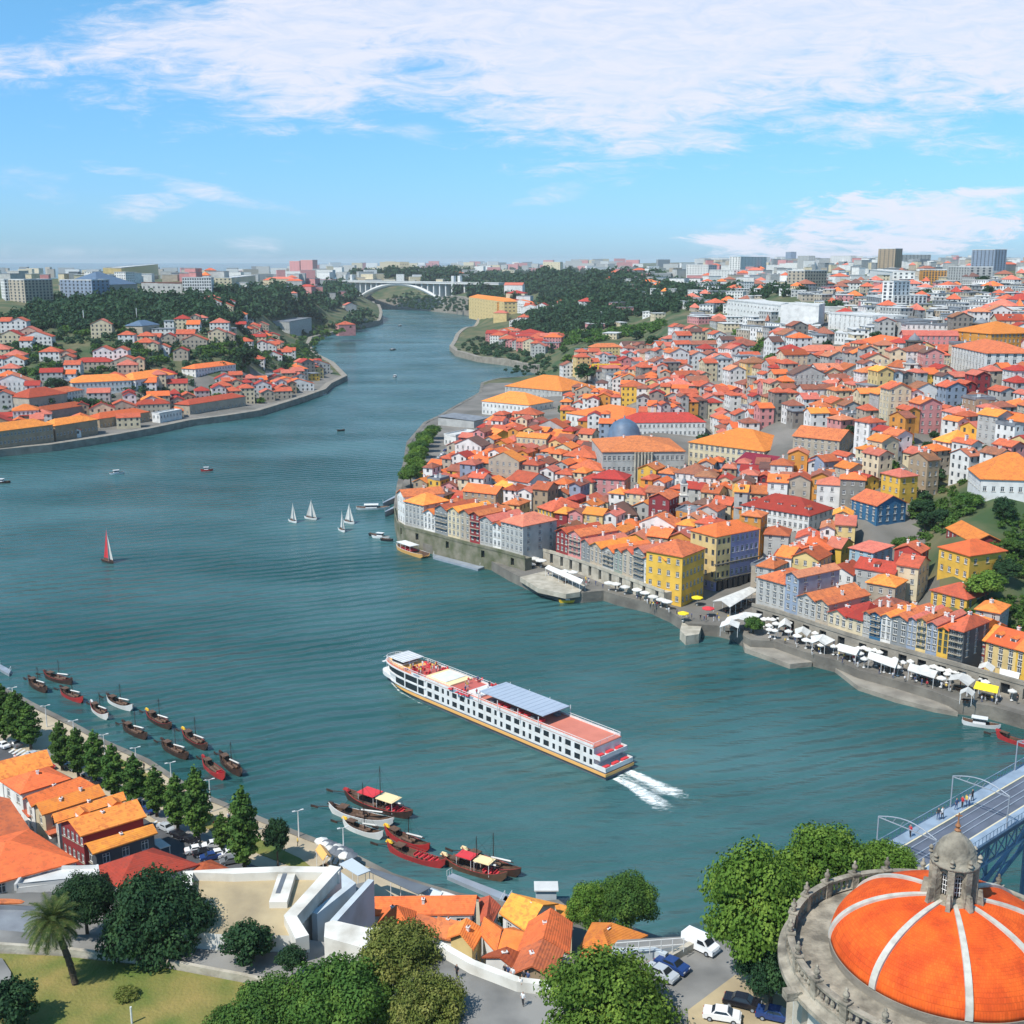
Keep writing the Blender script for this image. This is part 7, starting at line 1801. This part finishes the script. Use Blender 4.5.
def foam(name, line, w0_, w1_, label, d0=.65, d1=.35, hd=0, loc=None):
    P = dens([at(a, b, 0)[:2] for a, b in line], 1.2); n = len(P); V = []; Fc = []; D = []
    for i, p in enumerate(P):
        a = Vector(P[max(0, i - 1)]); b = Vector(P[min(n - 1, i + 1)]); t = (b - a).normalized(); nn = Vector((-t.y, t.x)); k = i / (n - 1); w = w0_ + (w1_ - w0_) * k
        for s in (-1, -.5, 0, .5, 1):
            q = Vector(p) + nn * s * w; V.append((q.x, q.y, .035)); e = (1 - abs(s) ** 1.5); D.append((d0 + (d1 - d0) * k) * (.35 + .65 * e) * min(1, (1 - k) * 2.2) * (0 if abs(s) == 1 else 1))
        if i:
            for j in range(4): c = (i - 1) * 5 + j; Fc.append((c, c + 1, c + 6, c + 5))
    o = obj(name, V, Fc, 'foam'); at_ = o.data.attributes.new('den', 'FLOAT', 'POINT'); at_.data.foreach_set('value', D); tag(o, label, 'foam', kind='stuff'); return o
foam('wake_foam', [(616, 778), (632, 786), (648, 796), (662, 806), (676, 814), (692, 823)], 1.4, 5.0, 'white foam of the ship wake, lower streak', .85, .47)
foam('wake_foam', [(620, 768), (638, 776), (658, 786), (676, 794), (696, 802), (716, 811)], 1.3, 5.0, 'white foam of the ship wake, upper streak', .8, .46)
foam('wake_foam', [(618, 774), (640, 784), (668, 798), (690, 806)], 2.5, 6, 'thin churned foam between the wake streaks', .5, .36)
foam('wake_foam', [(391, 682), (400, 692), (418, 702), (450, 719), (480, 733)], .4, .9, 'thin foam along the bow side of the ship', .55, .2)
foam('wake_foam', [(395, 378), (375, 383), (358, 387)], 1.0, 2.2, 'left arm of the small boat wake far up river', .45, .25)
foam('wake_foam', [(395, 378), (404, 381), (415, 383)], 1.0, 2.0, 'right arm of the small boat wake far up river', .42, .25)

# ------------------------------------------------------------------ the river cruise ship
def ship():
    a = at(605, 781, 0); b = at(393, 690, 0); d = Vector((b[0] - a[0], b[1] - a[1])).normalized(); left = Vector((d.y, -d.x))  # away from the camera side
    hd = math.atan2(d.y, d.x); Bm = 8.2
    n_away = Vector((-d.y, d.x)) if (-d.y * a[0] + d.x * a[1]) > 0 else left
    org = Vector((a[0], a[1])) + n_away * Bm / 2
    o = empty('river_cruise_ship', (org.x, org.y, 0), hd); tag(o, 'long white river cruise ship with salmon sun deck and grey canopy leaving a wake', 'cruise ship')
    ns = 1 if Vector((-math.sin(hd), math.cos(hd))).dot(n_away) < 0 else -1    # local y sign of the near side
    L = 78.5
    def outline(L0, L1, B, tip=10, p=1.0, n=8, inset=0):
        P = [(L0, -B / 2), (L1 - tip, -B / 2)]
        for i in range(1, n):
            t = i / n; P.append((L1 - tip + tip * math.sin(t * math.pi / 2) ** .9, -B / 2 * math.cos(t * math.pi / 2) ** .75))
        P.append((L1, 0))
        for i in range(n - 1, 0, -1):
            t = i / n; P.append((L1 - tip + tip * math.sin(t * math.pi / 2) ** .9, B / 2 * math.cos(t * math.pi / 2) ** .75))
        P += [(L1 - tip, B / 2), (L0, B / 2)]; return P
    def pr(name, P, z0, z1, m, parent=o):
        mb = MB(); mb.prism(P, z0, z1, 0); return mb.build(name, m, parent)
    hm = MB(); P0 = outline(0, 70, Bm - .6, 13); P1 = outline(0, 74, Bm, 15); n = len(P0)
    hm.add([(*p, -.5) for p in P0] + [(*p, 1.5) for p in P1], [tuple(range(n))[::-1], tuple(range(n, 2 * n))] + [(i, (i + 1) % n, n + (i + 1) % n, n + i) for i in range(n)], 0); hm.build('hull', 'dark_canopy', o)
    pr('rubbing_strake', outline(-.3, 74.4, Bm + .4, 15), .95, 1.6, 'orange_paint'); pr('hull_band', outline(-.1, 74.2, Bm + .1, 15), 1.6, 1.9, 'dark_canopy')
    # main deckhouse with recessed windows
    mb = MB(); h0, h1_, h2_ = 1.9, 4.2, 6.5; P = outline(3.2, 77, Bm, 14); n = len(P)
    y = ns * Bm / 2
    def side(y, s):
        p0, p1 = ((3.2, y), (58, y)) if s < 0 else ((58, y), (3.2, y))
        return p0, p1
    wins = []
    for y in (-Bm / 2, Bm / 2):
        p0, p1 = side(y, y)
        for (za, zb) in ((h0, h1_), (h1_, h2_)):
            xs_ = [0.0]; rp_ = random.Random(5); wd = []
            while xs_[-1] < .97:
                big_ = len(xs_) % 2; st_ = (.098 if big_ else .070); xs_.append(min(1.0, xs_[-1] + st_)); wd.append(big_)
            for q0, q1, bg_ in zip(xs_[:-1], xs_[1:], wd):
                if q1 - q0 < .02: continue
                facade(mb, lerp(p0, p1, q0), lerp(p0, p1, q1), za, zb, 2, 1, 1.8 if bg_ else .8, 1.4, sill=.5, fh=zb - za, rec=.12)
    mb.add([(3.2, -Bm / 2, h0), (3.2, Bm / 2, h0), (3.2, Bm / 2, h2_), (3.2, -Bm / 2, h2_)], [(0, 3, 2, 1)], 0)
    mb.add([(3.2, -Bm / 2, h2_), (58, -Bm / 2, h2_), (58, Bm / 2, h2_), (3.2, Bm / 2, h2_)], [(0, 1, 2, 3)], 0)
    mb.build('deckhouse', ['white_paint', 'dark_glass'], o)
    pr('forward_saloon', outline(58, 76.2, Bm, 14), h0, h2_, 'white_paint')
    for za, zb, e in ((2.3, 3.9, 75.0), (4.6, 6.1, 75.4)): pr('panorama_window', outline(58.8, e + .95, Bm + .12, 14), za, zb, 'dark_glass')
    for za, e in ((1.9, 76.3), (4.05, 77.0), (6.15, 77.6)): pr('saloon_band', outline(58, e, Bm + .3, 14), za, za + .38, 'white_paint')
    mu = MB()
    for x in (61, 66): mu.box((x, -Bm / 2 - .1, 4.2), (.4, .12, 4.2), 0); mu.box((x, Bm / 2 + .1, 4.2), (.4, .12, 4.2), 0)
    mu.build('saloon_posts', 'white_paint', o)
    # bow spur
    pr('bow_deck', outline(70, 79.5, Bm * .7, 9), 1.9, 3.0, 'white_paint')
    # sun deck
    pr('sun_deck', outline(3.2, 77.3, Bm + .1, 14), h2_, h2_ + .18, 'salmon_deck')
    pr('forward_sun_deck', outline(56, 76.4, Bm - .6, 13), h2_ + .18, h2_ + .24, 'orange_paint'); pr('red_sun_deck', [(44, -Bm / 2 + .5), (66, -Bm / 2 + .5), (66, Bm / 2 - .5), (44, Bm / 2 - .5)], h2_ + .24, h2_ + .3, 'red_deck')
    # stern balconies
    for k, (x0, z) in enumerate(((-.2, 1.9), (1.4, 4.1))):
        pr('stern_balcony', [(x0, -Bm / 2), (3.3, -Bm / 2), (3.3, Bm / 2), (x0, Bm / 2)], z, z + .25, 'white_paint')
        b2 = MB(); b2.box((x0 + .06, 0, z + .65), (.12, Bm, .8), 0)
        for s in (-1, 1): b2.box(((x0 + 3.2) / 2, s * (Bm / 2 - .06), z + .65), (3.2 - x0, .12, .8), 0)
        b2.build('bulwark', 'white_paint', o)
        for s in (-2.8, 0, 2.8):
            s2 = MB(); s2.box((x0 + 1.2, s, z + .6), (.9, 1.7, .5), 0); s2.build('sofa', 'red_cloth', o)
    # rails round the sun deck
    rl = MB(); PO_ = outline(3.4, 77.2, Bm - .1, 14); PO_.append(PO_[0])
    for p, q in zip(PO_[:-1], PO_[1:]):
        rl.tube((*p, h2_ + 1.15), (*q, h2_ + 1.15), .06, 0, 5); rl.tube((*p, h2_ + .7), (*q, h2_ + .7), .04, 0, 4)
        k = max(1, int(L2(p, q) / 2))
        for i in range(k): r_ = lerp(p, q, i / k); rl.tube((*r_, h2_ + .1), (*r_, h2_ + 1.15), .045, 0, 4)
    rl.build('deck_railing', 'white_paint', o)
    wb = MB()
    for s in (-1, 1): wb.box((33.5, s * (Bm / 2), h2_ + .35), (60, .12, .5), 0)
    wb.build('deck_bulwark', 'white_paint', o)
    # canopy
    cn = MB(); cn.box((28.5, 0, h2_ + 2.75), (20.5, Bm - .2, .18), 0)
    for k in range(13): cn.box((18.8 + k * 1.6, 0, h2_ + 2.86), (.10, Bm - .3, .06), 0)
    c_ = cn.build('sun_canopy', 'canopy_grey', o)
    cp = MB()
    for x in (18.8, 25.2, 31.8, 38.2):
        for s in (-1, 1): cp.tube((x, s * 4.8, h2_), (x, s * 4.8, h2_ + 2.7), .1, 0, 6)
    cp.build('canopy_posts', 'white_paint', o)
    for k in range(16):
        s2 = MB(); x = 20.5 + (k % 8) * 2.2; s2.box((x, (-2.4, 2.2)[k // 8], h2_ + .55), (1.2, 1.2, .5), 0); s2.build('lounge_seat', 'red_cloth' if k % 3 else 'dark_canopy', o)
    # deck furniture
    pr('white_panel', [(40, -3.2), (44.5, -3.2), (44.5, 2.6), (40, 2.6)], h2_ + .2, h2_ + .7, 'white_paint')
    sk = MB(); sk.prism([(50, -3.4), (59, -3.4), (59, 3.2), (50, 3.2)], h2_ + .2, h2_ + .75, 0); sk.prism([(52, -3.0), (57.6, -3.0), (57.6, 2.8), (52, 2.8)], h2_ + .752, h2_ + .95, 1); sk.build('skylight', ['cream_paint', 'white_paint'], o)
    for i in range(36):
        g_ = random.Random(i); x = g_.uniform(40.5, 50) if i < 18 else g_.uniform(59.5, 67); yy = g_.choice((-4.2, -3.2, 3.4, 4.3)) if x < 50 else g_.uniform(-4, 4)
        s2 = MB(); s2.box((0, 0, .25), (1.5, .6, .12), 0); s2.box((-.65, 0, .5), (.1, .6, .5), 0); c2 = s2.build('deck_chair', 'red_cloth', o, (x, yy, h2_ + .3)); c2.rotation_euler = (0, 0, g_.choice((0, 1.57, .2)))
    wh = MB(); wh.box((71.5, 0, h2_ + .9), (4.2, 4.6, 1.4), 0, 0, .9); wh.box((71.0, 0, h2_ + 1.75), (6.2, 6.2, .14), 0); w_ = wh.build('wheelhouse', 'white_paint', o)
    ww = MB(); ww.box((71.5, 0, h2_ + 1.0), (4.25, 4.65, .6), 0, 0, .96); ww.build('wheelhouse_windows', 'dark_glass', w_)
    gr = MB()
    for k in range(6): gr.box((68.4 + k * 1.05, 0, h2_ + 1.86), (.10, 6, .06), 0)
    gr.build('awning_ribs', 'grey_metal', w_)
    ms = MB(); ms.tube((79, 0, 3), (79, 0, 6.5), .08, 0, 6); ms.box((79, 0, 6.3), (.1, 1.8, .1), 0); ms.box((79, 0, 5), (.8, 2.4, .12), 0); ms.build('bow_mast', 'white_paint', o)
    sg = MB(); sg.box((44.5, ns * (Bm / 2 + .05), h2_ + .35), (7.5, .06, .62), 0); sg.box((61.5, ns * (Bm / 2 + .05), h2_ + .3), (2.4, .06, .42), 0); sg.build('name_board', 'bridge_blue', o)
    # lettering on the name board: a row of small pale strokes, unreadable in the photograph
    Rm = Matrix.Rotation(hd, 2)
    gg = random.Random(2)
    for i in range(34):
        x = gg.choice((gg.uniform(40, 49), gg.uniform(59.5, 67), gg.uniform(60, 66))); yy = gg.uniform(-4, 4); q = Rm @ Vector((x * .957, yy)); t = gg.choice(list(CT))
        person((org.x + q.x, org.y + q.y, (h2_ + .25) * .9), t, gg.choice(['cloth_dark', 'cloth_blue', 'cloth_white']), 'passenger in %s top standing on the cruise ship sun deck' % CT[t], group='passengers on the cruise ship sun deck')
ship()
for q in COL.objects:
    if q.name == 'river_cruise_ship': q.scale = (.957, 1, .9)

# ------------------------------------------------------------------ iron bridge
def bridge():
    Z = 30.0; A = at(884, 845, Z); B = at(1024, 765, Z); d = Vector((B[0] - A[0], B[1] - A[1])).normalized(); r = Vector((d.y, -d.x)); hd = math.atan2(d.y, d.x)
    o = empty('iron_bridge', (A[0], A[1], Z), hd); tag(o, 'blue iron bridge deck with rails and lattice girder entering at the right edge', 'bridge')
    W_ = 8.0; L0, L1 = -10, 130     # local x along, y negative = right
    mid = (L0 + L1) / 2; LL = L1 - L0
    mb = MB(); mb.box((mid, -W_ / 2, -.25), (LL, W_, .5), 0); mb.build('deck', 'bridge_deck', o)
    sw = MB()
    for y in (-.85, -W_ + .85): sw.box((mid, y, .09), (LL, 1.7, .18), 0)
    sw.build('sidewalk', 'bridge_blue', o)
    kb = MB()
    for y in (-1.8, -W_ + 1.8): kb.box((mid, y, .07), (LL, .22, .16), 0)
    kb.build('kerb', 'rail_cream', o)
    for y in (-2.6, -3.9, -4.8, -6.1):
        t = MB(); t.box((mid, y, .05), (LL, .14, .12), 0); t.build('tram_rail', 'grey_metal', o)
    for y in (-.05, -W_ + .05):
        rl = MB(); rl.box((mid, y, 1.2), (LL, .07, .07), 0); rl.box((mid, y, .3), (LL, .05, .05), 0)
        for k in range(int(LL / .9)): rl.box((L0 + k * .9, y, .72), (.05, .05, 1.0), 0)
        rl.build('railing', 'bridge_blue', o)
    for y in (-.4, -W_ + .4):
        tr = MB(); tr.box((mid, y, -.6), (LL, .3, .25), 0); tr.box((mid, y, -3.2), (LL, .3, .25), 0)
        n = int(LL / 2.6)
        for k in range(n):
            x = L0 + k * 2.6; tr.tube((x, y, -.6), (x + 2.6, y, -3.2), .10, 0, 4); tr.tube((x + 2.6, y, -.6), (x, y, -3.2), .10, 0, 4); tr.box((x, y, -1.9), (.14, .14, 2.6), 0)
        tr.build('lattice_girder', 'bridge_blue', o)
    for x0 in (24, 72):
        pw = MB()
        for s, y in ((-1, -1.0), (-1, -W_ + 1.0), (1, -1.0), (1, -W_ + 1.0)):
            pw.tube((x0 + s * 1.2, y, -3.2), (x0 + s * 2.4, y + (1 if y > -4 else -1), -29), .28, 0, 6)
        for k in range(6):
            z = -5 - 4.2 * k; e = 1.2 + 1.2 * (-z - 3) / 26
            for y in (-1 + .04 * -z * .5, -W_ + 1 - .04 * -z * .5): pw.tube((x0 - e, y, z), (x0 + e, y, z - 4), .1, 0, 4); pw.tube((x0 + e, y, z), (x0 - e, y, z - 4), .1, 0, 4); pw.tube((x0 - e, y, z), (x0 + e, y, z), .12, 0, 4)
        pw.build('pier', 'bridge_blue', o)
    for y in (-1.2, -W_ + 1.2):
        ar = MB(); P = []
        for i in range(22):
            t = i / 21; x = 2 + t * 128; z = -27 + 22 * (1 - (2 * t - 1) ** 2) ** .9; P.append((x, z))
        for (x0, z0), (x1, z1) in zip(P[:-1], P[1:]):
            ar.tube((x0, y, z0), (x1, y, z1), .35, 0, 5); ar.tube((x0, y, z0 - 2.4), (x1, y, z1 - 2.4), .3, 0, 5); ar.tube((x0, y, z0), (x1, y, z1 - 2.4), .14, 0, 4); ar.tube((x0, y, z0 - 2.4), (x1, y, z1), .14, 0, 4)
        ar.build('arch', 'bridge_blue', o)
    # catenary portals
    for i, (px, py) in enumerate([(874, 850), (949, 808), (1013, 771)]):
        p = at(px, py, Z); v = Vector((p[0] - A[0], p[1] - A[1])); x = v.dot(d)
        q = empty('catenary_portal', (A[0] + d.x * x, A[1] + d.y * x, Z + .18), hd); tag(q, ['pale grey tram wire portal nearest the trees', 'tram wire portal above the group on the bridge', 'tram wire portal at the right edge'][i], 'tram wire portal', 'tram wire portals on the bridge')
        pm = MB()
        for y in (-.2, -W_ + .2): pm.tube((0, y, 0), (0, y, 4.4), .09, 0, 6)
        pm.build('posts', 'grey_metal', q)
        am = MB(); P = [(0, -.2, 4.4)]
        for k in range(9): t = k / 8; P.append((0, -.2 - (W_ - .4) * t, 4.4 + .9 * math.sin(math.pi * t)))
        for a, b in zip(P[:-1], P[1:]): am.tube(a, b, .075, 0, 6)
        am.tube((0, -.2, 4.3), (0, -W_ + .2, 4.3), .07, 0, 5)
        for k in range(7): am.tube((0, -1 - k * 1.05, 4.3), (0, -1.4 - k * 1.05, 4.95), .04, 0, 4)
        am.build('arm', 'grey_metal', q)
    for i, (px, py, t, l) in enumerate([(910, 837, 'cloth_red', 'person in red walking alone on the bridge sidewalk'), (938, 820, 'cloth_dark', 'person in black, left of the couple on the bridge'), (942, 819, 'cloth_white', 'person in white shirt of the couple on the bridge'),
            (956, 810, 'cloth_blue', 'person in navy at the left of the bridge group'), (962, 808, 'cloth_red', 'person in red within the bridge group'), (966, 806, 'cloth_yellow', 'person in yellow within the bridge group'), (972, 801, 'cloth_dark', 'person in black at the right of the bridge group'), (969, 806, 'cloth_white', 'person in white within the bridge group')]):
        person(at(px, py, Z + .18), t, 'cloth_blue' if i % 2 else 'cloth_dark', l)
bridge()

# ------------------------------------------------------------------ domed church
def church():
    px, py = 947, 950; dr = ray(px, py); Rg = 101 / math.sqrt(sum(c * c for c in dr)); C = (dr[0] * Rg, dr[1] * Rg, HC + dr[2] * Rg); z0 = C[2]
    o = empty('domed_church', (C[0], C[1], z0)); tag(o, 'round church with orange tiled dome, white ribs, stone lantern and balustrade', 'church')
    RB_, RD = 11.8, 8.75
    dm = MB(); dm.lathe([(RD + .0, -.9), (RD + .1, .0)], 0, 96); dm.build('dome_base', 'stone', o, smooth=False)
    # dome shell
    prof = []; rise = 4.6
    for i in range(19):
        t = i / 18 * .93; prof.append((RD * math.cos(t * math.pi / 2) ** .92, rise * math.sin(t * math.pi / 2) ** 1.05))
    d2 = MB(); d2.lathe(prof, 0, 128); d2.build('dome', 'dome_tile', o, smooth=True)
    an0 = math.atan2(-1, 0) + R(-11)
    for k in range(8):
        a = an0 + k * math.pi / 4; rb = MB(); V = []; Fc = []
        for i, (r, z) in enumerate(prof):
            w = .22 * (r / RD) ** .35 + .04
            ca, sa = math.cos(a), math.sin(a); nx = .16
            for s, e in ((-1, 0), (-1, 1), (1, 1), (1, 0)):
                rr = r + (nx if e else -.05); zz = z + (nx * .9 if e else -.05); V.append((rr * ca - s * w * sa, rr * sa + s * w * ca, zz))
            if i:
                q = 4 * (i - 1)
                for j in range(4): Fc.append((q + j, q + (j + 1) % 4, q + 4 + (j + 1) % 4, q + 4 + j))
        Fc.append((0, 1, 2, 3)); q = 4 * (len(prof) - 1); Fc.append((q + 3, q + 2, q + 1, q))
        obj('rib', V, Fc, 'rib_paint', o)
    # walkway, cornice and drum
    wk = MB(); wk.lathe([(RD - .3, -1.6), (RD - .1, -.75), (RD + .9, -1.0), (RB_ - .4, -1.25), (RB_ + .2, -1.25), (RB_ + .35, -1.5), (RB_ + .9, -1.7), (RB_ + .9, -2.1), (RB_ + .1, -2.6), (RB_ - .4, -3.2), (RB_ - .6, -3.3)], 0, 96); wk.build('cornice', 'old_stone', o, smooth=False)
    dr_ = MB(); dr_.lathe([(RB_ - .5, -24), (RB_ - .5, -3)], 0, 64); dr_.build('drum', 'white_wall', o)
    for k in range(16):
        a = k * math.pi / 8 + .12; p = MB(); p.box(((RB_ - .3) * math.cos(a), (RB_ - .3) * math.sin(a), -13), (.5, 1.6, 20), 0, a); p.build('pilaster', 'stone_pale', o)
    bl_ = MB(); nb = 132
    pr_ = [(.10, 0), (.16, .12), (.10, .25), (.19, .5), (.12, .8), (.16, .95), (.10, 1.05)]
    NP = 24
    for k in range(nb):
        a = 2 * math.pi * (k + .5) / nb; bl_.lathe(pr_, 0, 6, (RB_ * math.cos(a), RB_ * math.sin(a), -1.2))
    b_ = bl_.build('balusters', 'old_stone', o)
    rl = MB(); rl.lathe([(RB_ - .25, -.15), (RB_ + .25, -.15), (RB_ + .28, .1), (RB_ - .28, .1), (RB_ - .25, -.15)], 0, 120); rl.lathe([(RB_ - .25, -1.28), (RB_ + .25, -1.28), (RB_ + .25, -1.1), (RB_ - .25, -1.1)], 0, 120)
    # open ring: drop the end caps
    rl.F = [f for f in rl.F if len(f) == 4]; rl.m = rl.m[:len(rl.F)]
    rl.build('handrail', 'old_stone', o)
    for k in range(NP):
        a = 2 * math.pi * (k + .3) / NP; x, y = RB_ * math.cos(a), RB_ * math.sin(a)
        p = MB(); p.box((x, y, -.55), (.62, .62, 1.5), 0, a); p.box((x, y, .22), (.78, .78, .14), 0, a); ped = p.build('pedestal', 'old_stone', o)
        f = MB(); f.lathe([(.12, .28), (.24, .36), (.10, .5), (.26, .72), (.24, .92), (.08, 1.1), (.13, 1.22), (.05, 1.36)], 0, 10, (x, y, 0)); f.build('finial', 'old_stone', ped, smooth=True)
    # water spouts
    for k in (5.2, 7.4):
        a = -math.pi * k / 8 * 1.0; s = MB(); s.box(((RB_ + 1.2) * math.cos(a), (RB_ + 1.2) * math.sin(a), -1.7), (1.2, .8, .7), 0, a); s.build('spout', 'old_stone', o)
    # lantern
    lz = prof[-1][1] - .25; RL = 1.4; lt = MB()
    lt.lathe([(RL + .6, lz - .5), (RL + .6, lz), (RL + .3, lz + .12), (RL + .2, lz + .35)], 0, 24); ln = lt.build('lantern_base', 'old_stone', o)
    lb = MB(); N8 = 8; hh = 2.9
    for k in range(N8):
        a0, a1 = 2 * math.pi * (k - .5) / N8 - .1, 2 * math.pi * (k + .5) / N8 - .1
        p0 = (RL * math.cos(a0), RL * math.sin(a0)); p1 = (RL * math.cos(a1), RL * math.sin(a1))
        facade(lb, p0, p1, lz + .3, lz + .3 + hh, 1, 1,   .62, 1.9, sill=.45, fh=hh, rec=.3)
    lant = lb.build('lantern', ['old_stone', 'dark_glass'], o)
    for k in range(N8):
        a = 2 * math.pi * k / N8 - .1; w = MB(); rw = RL * math.cos(math.pi / 8)
        # arched head and bars
        n = 9; ca, sa = math.cos(a), math.sin(a)
        pts = [(.31 * math.cos(math.pi * i / n), .31 * math.sin(math.pi * i / n)) for i in range(n + 1)]
        for (u0, v0), (u1, v1) in zip(pts[:-1], pts[1:]):
            w.tube(((rw + .03) * ca - u0 * sa, (rw + .03) * sa + u0 * ca, lz + 2.55 + v0), ((rw + .03) * ca - u1 * sa, (rw + .03) * sa + u1 * ca, lz + 2.55 + v1), .09, 0, 5)
        w.build('window_arch', 'old_stone', lant)
        b2 = MB()
        for u in (-.2, 0, .2): b2.tube(((rw - .2) * ca - u * sa, (rw - .2) * sa + u * ca, lz + .9), ((rw - .2) * ca - u * sa, (rw - .2) * sa + u * ca, lz + 2.55), .03, 0, 4)
        for zz in (1.2, 1.6, 2.0, 2.35): b2.tube(((rw - .2) * ca + .35 * sa, (rw - .2) * sa - .35 * ca, lz + zz), ((rw - .2) * ca - .35 * sa, (rw - .2) * sa + .35 * ca, lz + zz), .03, 0, 4)
        b2.build('window_bars', 'white_paint', lant)
        a2 = a + math.pi / N8; pm = MB(); pm.box(((RL + .12) * math.cos(a2), (RL + .12) * math.sin(a2), lz + .3 + hh / 2), (.5, .5, hh), 0, a2); pm.box(((RL + .45) * math.cos(a2), (RL + .45) * math.sin(a2), lz + .75), (.9, .35, 1.2), 0, a2, .6); pm.build('buttress', 'old_stone', lant)
        f = MB(); f.lathe([(.1, 0), (.2, .1), (.09, .22), (.19, .42), (.06, .62)], 0, 8, ((RL + .35) * math.cos(a2), (RL + .35) * math.sin(a2), lz + .3 + hh + .35)); f.build('finial', 'old_stone', lant)
    cz = lz + .3 + hh; cp = MB(); cp.lathe([(RL + .15, cz - .1), (RL + .42, cz + .05), (RL + .42, cz + .22), (RL + .2, cz + .32), (RL + .15, cz + .65), (RL + .02, cz + 1.1), (RL - .3, cz + 1.65), (RL - .8, cz + 2.1), (.3, cz + 2.4), (.2, cz + 2.5)], 0, 32); cp.build('lantern_cap', 'old_stone', o, smooth=True)
    fn = MB(); fn.lathe([(.16, cz + 2.45), (.26, cz + 2.6), (.11, cz + 2.75), (.22, cz + 2.95), (.1, cz + 3.15), (.05, cz + 3.4), (.04, cz + 4.0)], 0, 10); fn.box((0, 0, cz + 3.75), (.5, .08, .08), 0); fn.build('finial', 'rust', o, smooth=False)
mat('rust', (.28, .12, .05), .7); mat('rib_paint', (.50, .48, .42), .85, (.34, .32, .28), 1.3, detail=9, thr=(.42, .72))
mat('old_stone', (.36, .32, .25), .95, (.13, .115, .09), .55, bump=.5, bscale=3, detail=9, thr=(.38, .66))
def dome_tile():
    m = mat('dome_tile', (.84, .135, .02), .85, (.60, .075, .016), .6, detail=9, spec=.2); nt = m.node_tree; N = nt.nodes; L = nt.links; b = N['Principled BSDF']
    src = b.inputs['Base Color'].links[0].from_socket; tc = N.new('ShaderNodeTexCoord'); sx = N.new('ShaderNodeSeparateXYZ'); L.new(tc.outputs['Object'], sx.inputs[0])
    def ma(op, x, y=0):
        q = N.new('ShaderNodeMath'); q.operation = op
        for i, v in enumerate((x, y)):
            if isinstance(v, (int, float)): q.inputs[i].default_value = v
            else: L.new(v, q.inputs[i])
        return q.outputs[0]
    an = ma('MULTIPLY', ma('ARCTAN2', sx.outputs[1], sx.outputs[0]), 40); rr = ma('SQRT', ma('ADD', ma('MULTIPLY', sx.outputs[0], sx.outputs[0]), ma('MULTIPLY', sx.outputs[1], sx.outputs[1])))
    cb = N.new('ShaderNodeCombineXYZ'); L.new(an, cb.inputs[0]); L.new(ma('MULTIPLY', rr, 5.0), cb.inputs[1])
    br = N.new('ShaderNodeTexBrick'); br.inputs['Scale'].default_value = 1; br.inputs['Mortar Size'].default_value = .07; br.inputs['Brick Width'].default_value = 1.0; br.inputs['Row Height'].default_value = 1.0
    br.inputs['Color1'].default_value = (1, 1, 1, 1); br.inputs['Color2'].default_value = (.84, .80, .78, 1); br.inputs['Mortar'].default_value = (.72, .68, .66, 1); L.new(cb.outputs[0], br.inputs['Vector'])
    n = N.new('ShaderNodeTexNoise'); n.inputs['Scale'].default_value = 2.2; n.inputs['Detail'].default_value = 9; n.inputs['Roughness'].default_value = .82; mp = N.new('ShaderNodeMapping'); mp.inputs['Scale'].default_value = (1, 1, 3); L.new(tc.outputs['Object'], mp.inputs[0]); L.new(mp.outputs[0], n.inputs[0])
    r = N.new('ShaderNodeMapRange'); r.inputs['From Min'].default_value = .54; r.inputs['From Max'].default_value = .70; r.inputs['To Max'].default_value = .8; L.new(n.outputs['Fac'], r.inputs['Value'])
    mx = N.new('ShaderNodeMix'); mx.data_type = 'RGBA'; mx.blend_type = 'MULTIPLY'; mx.inputs[0].default_value = 1; L.new(src, mx.inputs[6]); L.new(br.outputs['Color'], mx.inputs[7])
    m2 = N.new('ShaderNodeMix'); m2.data_type = 'RGBA'; L.new(r.outputs[0], m2.inputs[0]); L.new(mx.outputs[2], m2.inputs[6]); m2.inputs[7].default_value = (.28, .06, .02, 1)
    L.new(m2.outputs[2], b.inputs['Base Color'])
    bp = N.new('ShaderNodeBump'); bp.inputs['Strength'].default_value = .4; bp.inputs['Distance'].default_value = .05; L.new(br.outputs['Fac'], bp.inputs['Height']); bp.invert = True; L.new(bp.outputs[0], b.inputs['Normal'])
dome_tile()
church()
for q in COL.objects:
    if q.get('category') in ('car', 'van'): q.scale = (.84, .84, .84)
for k, o in CAR.items():
    if k not in CARUSED:
        for ch in list(o.children): bpy.data.objects.remove(ch)
        bpy.data.objects.remove(o)
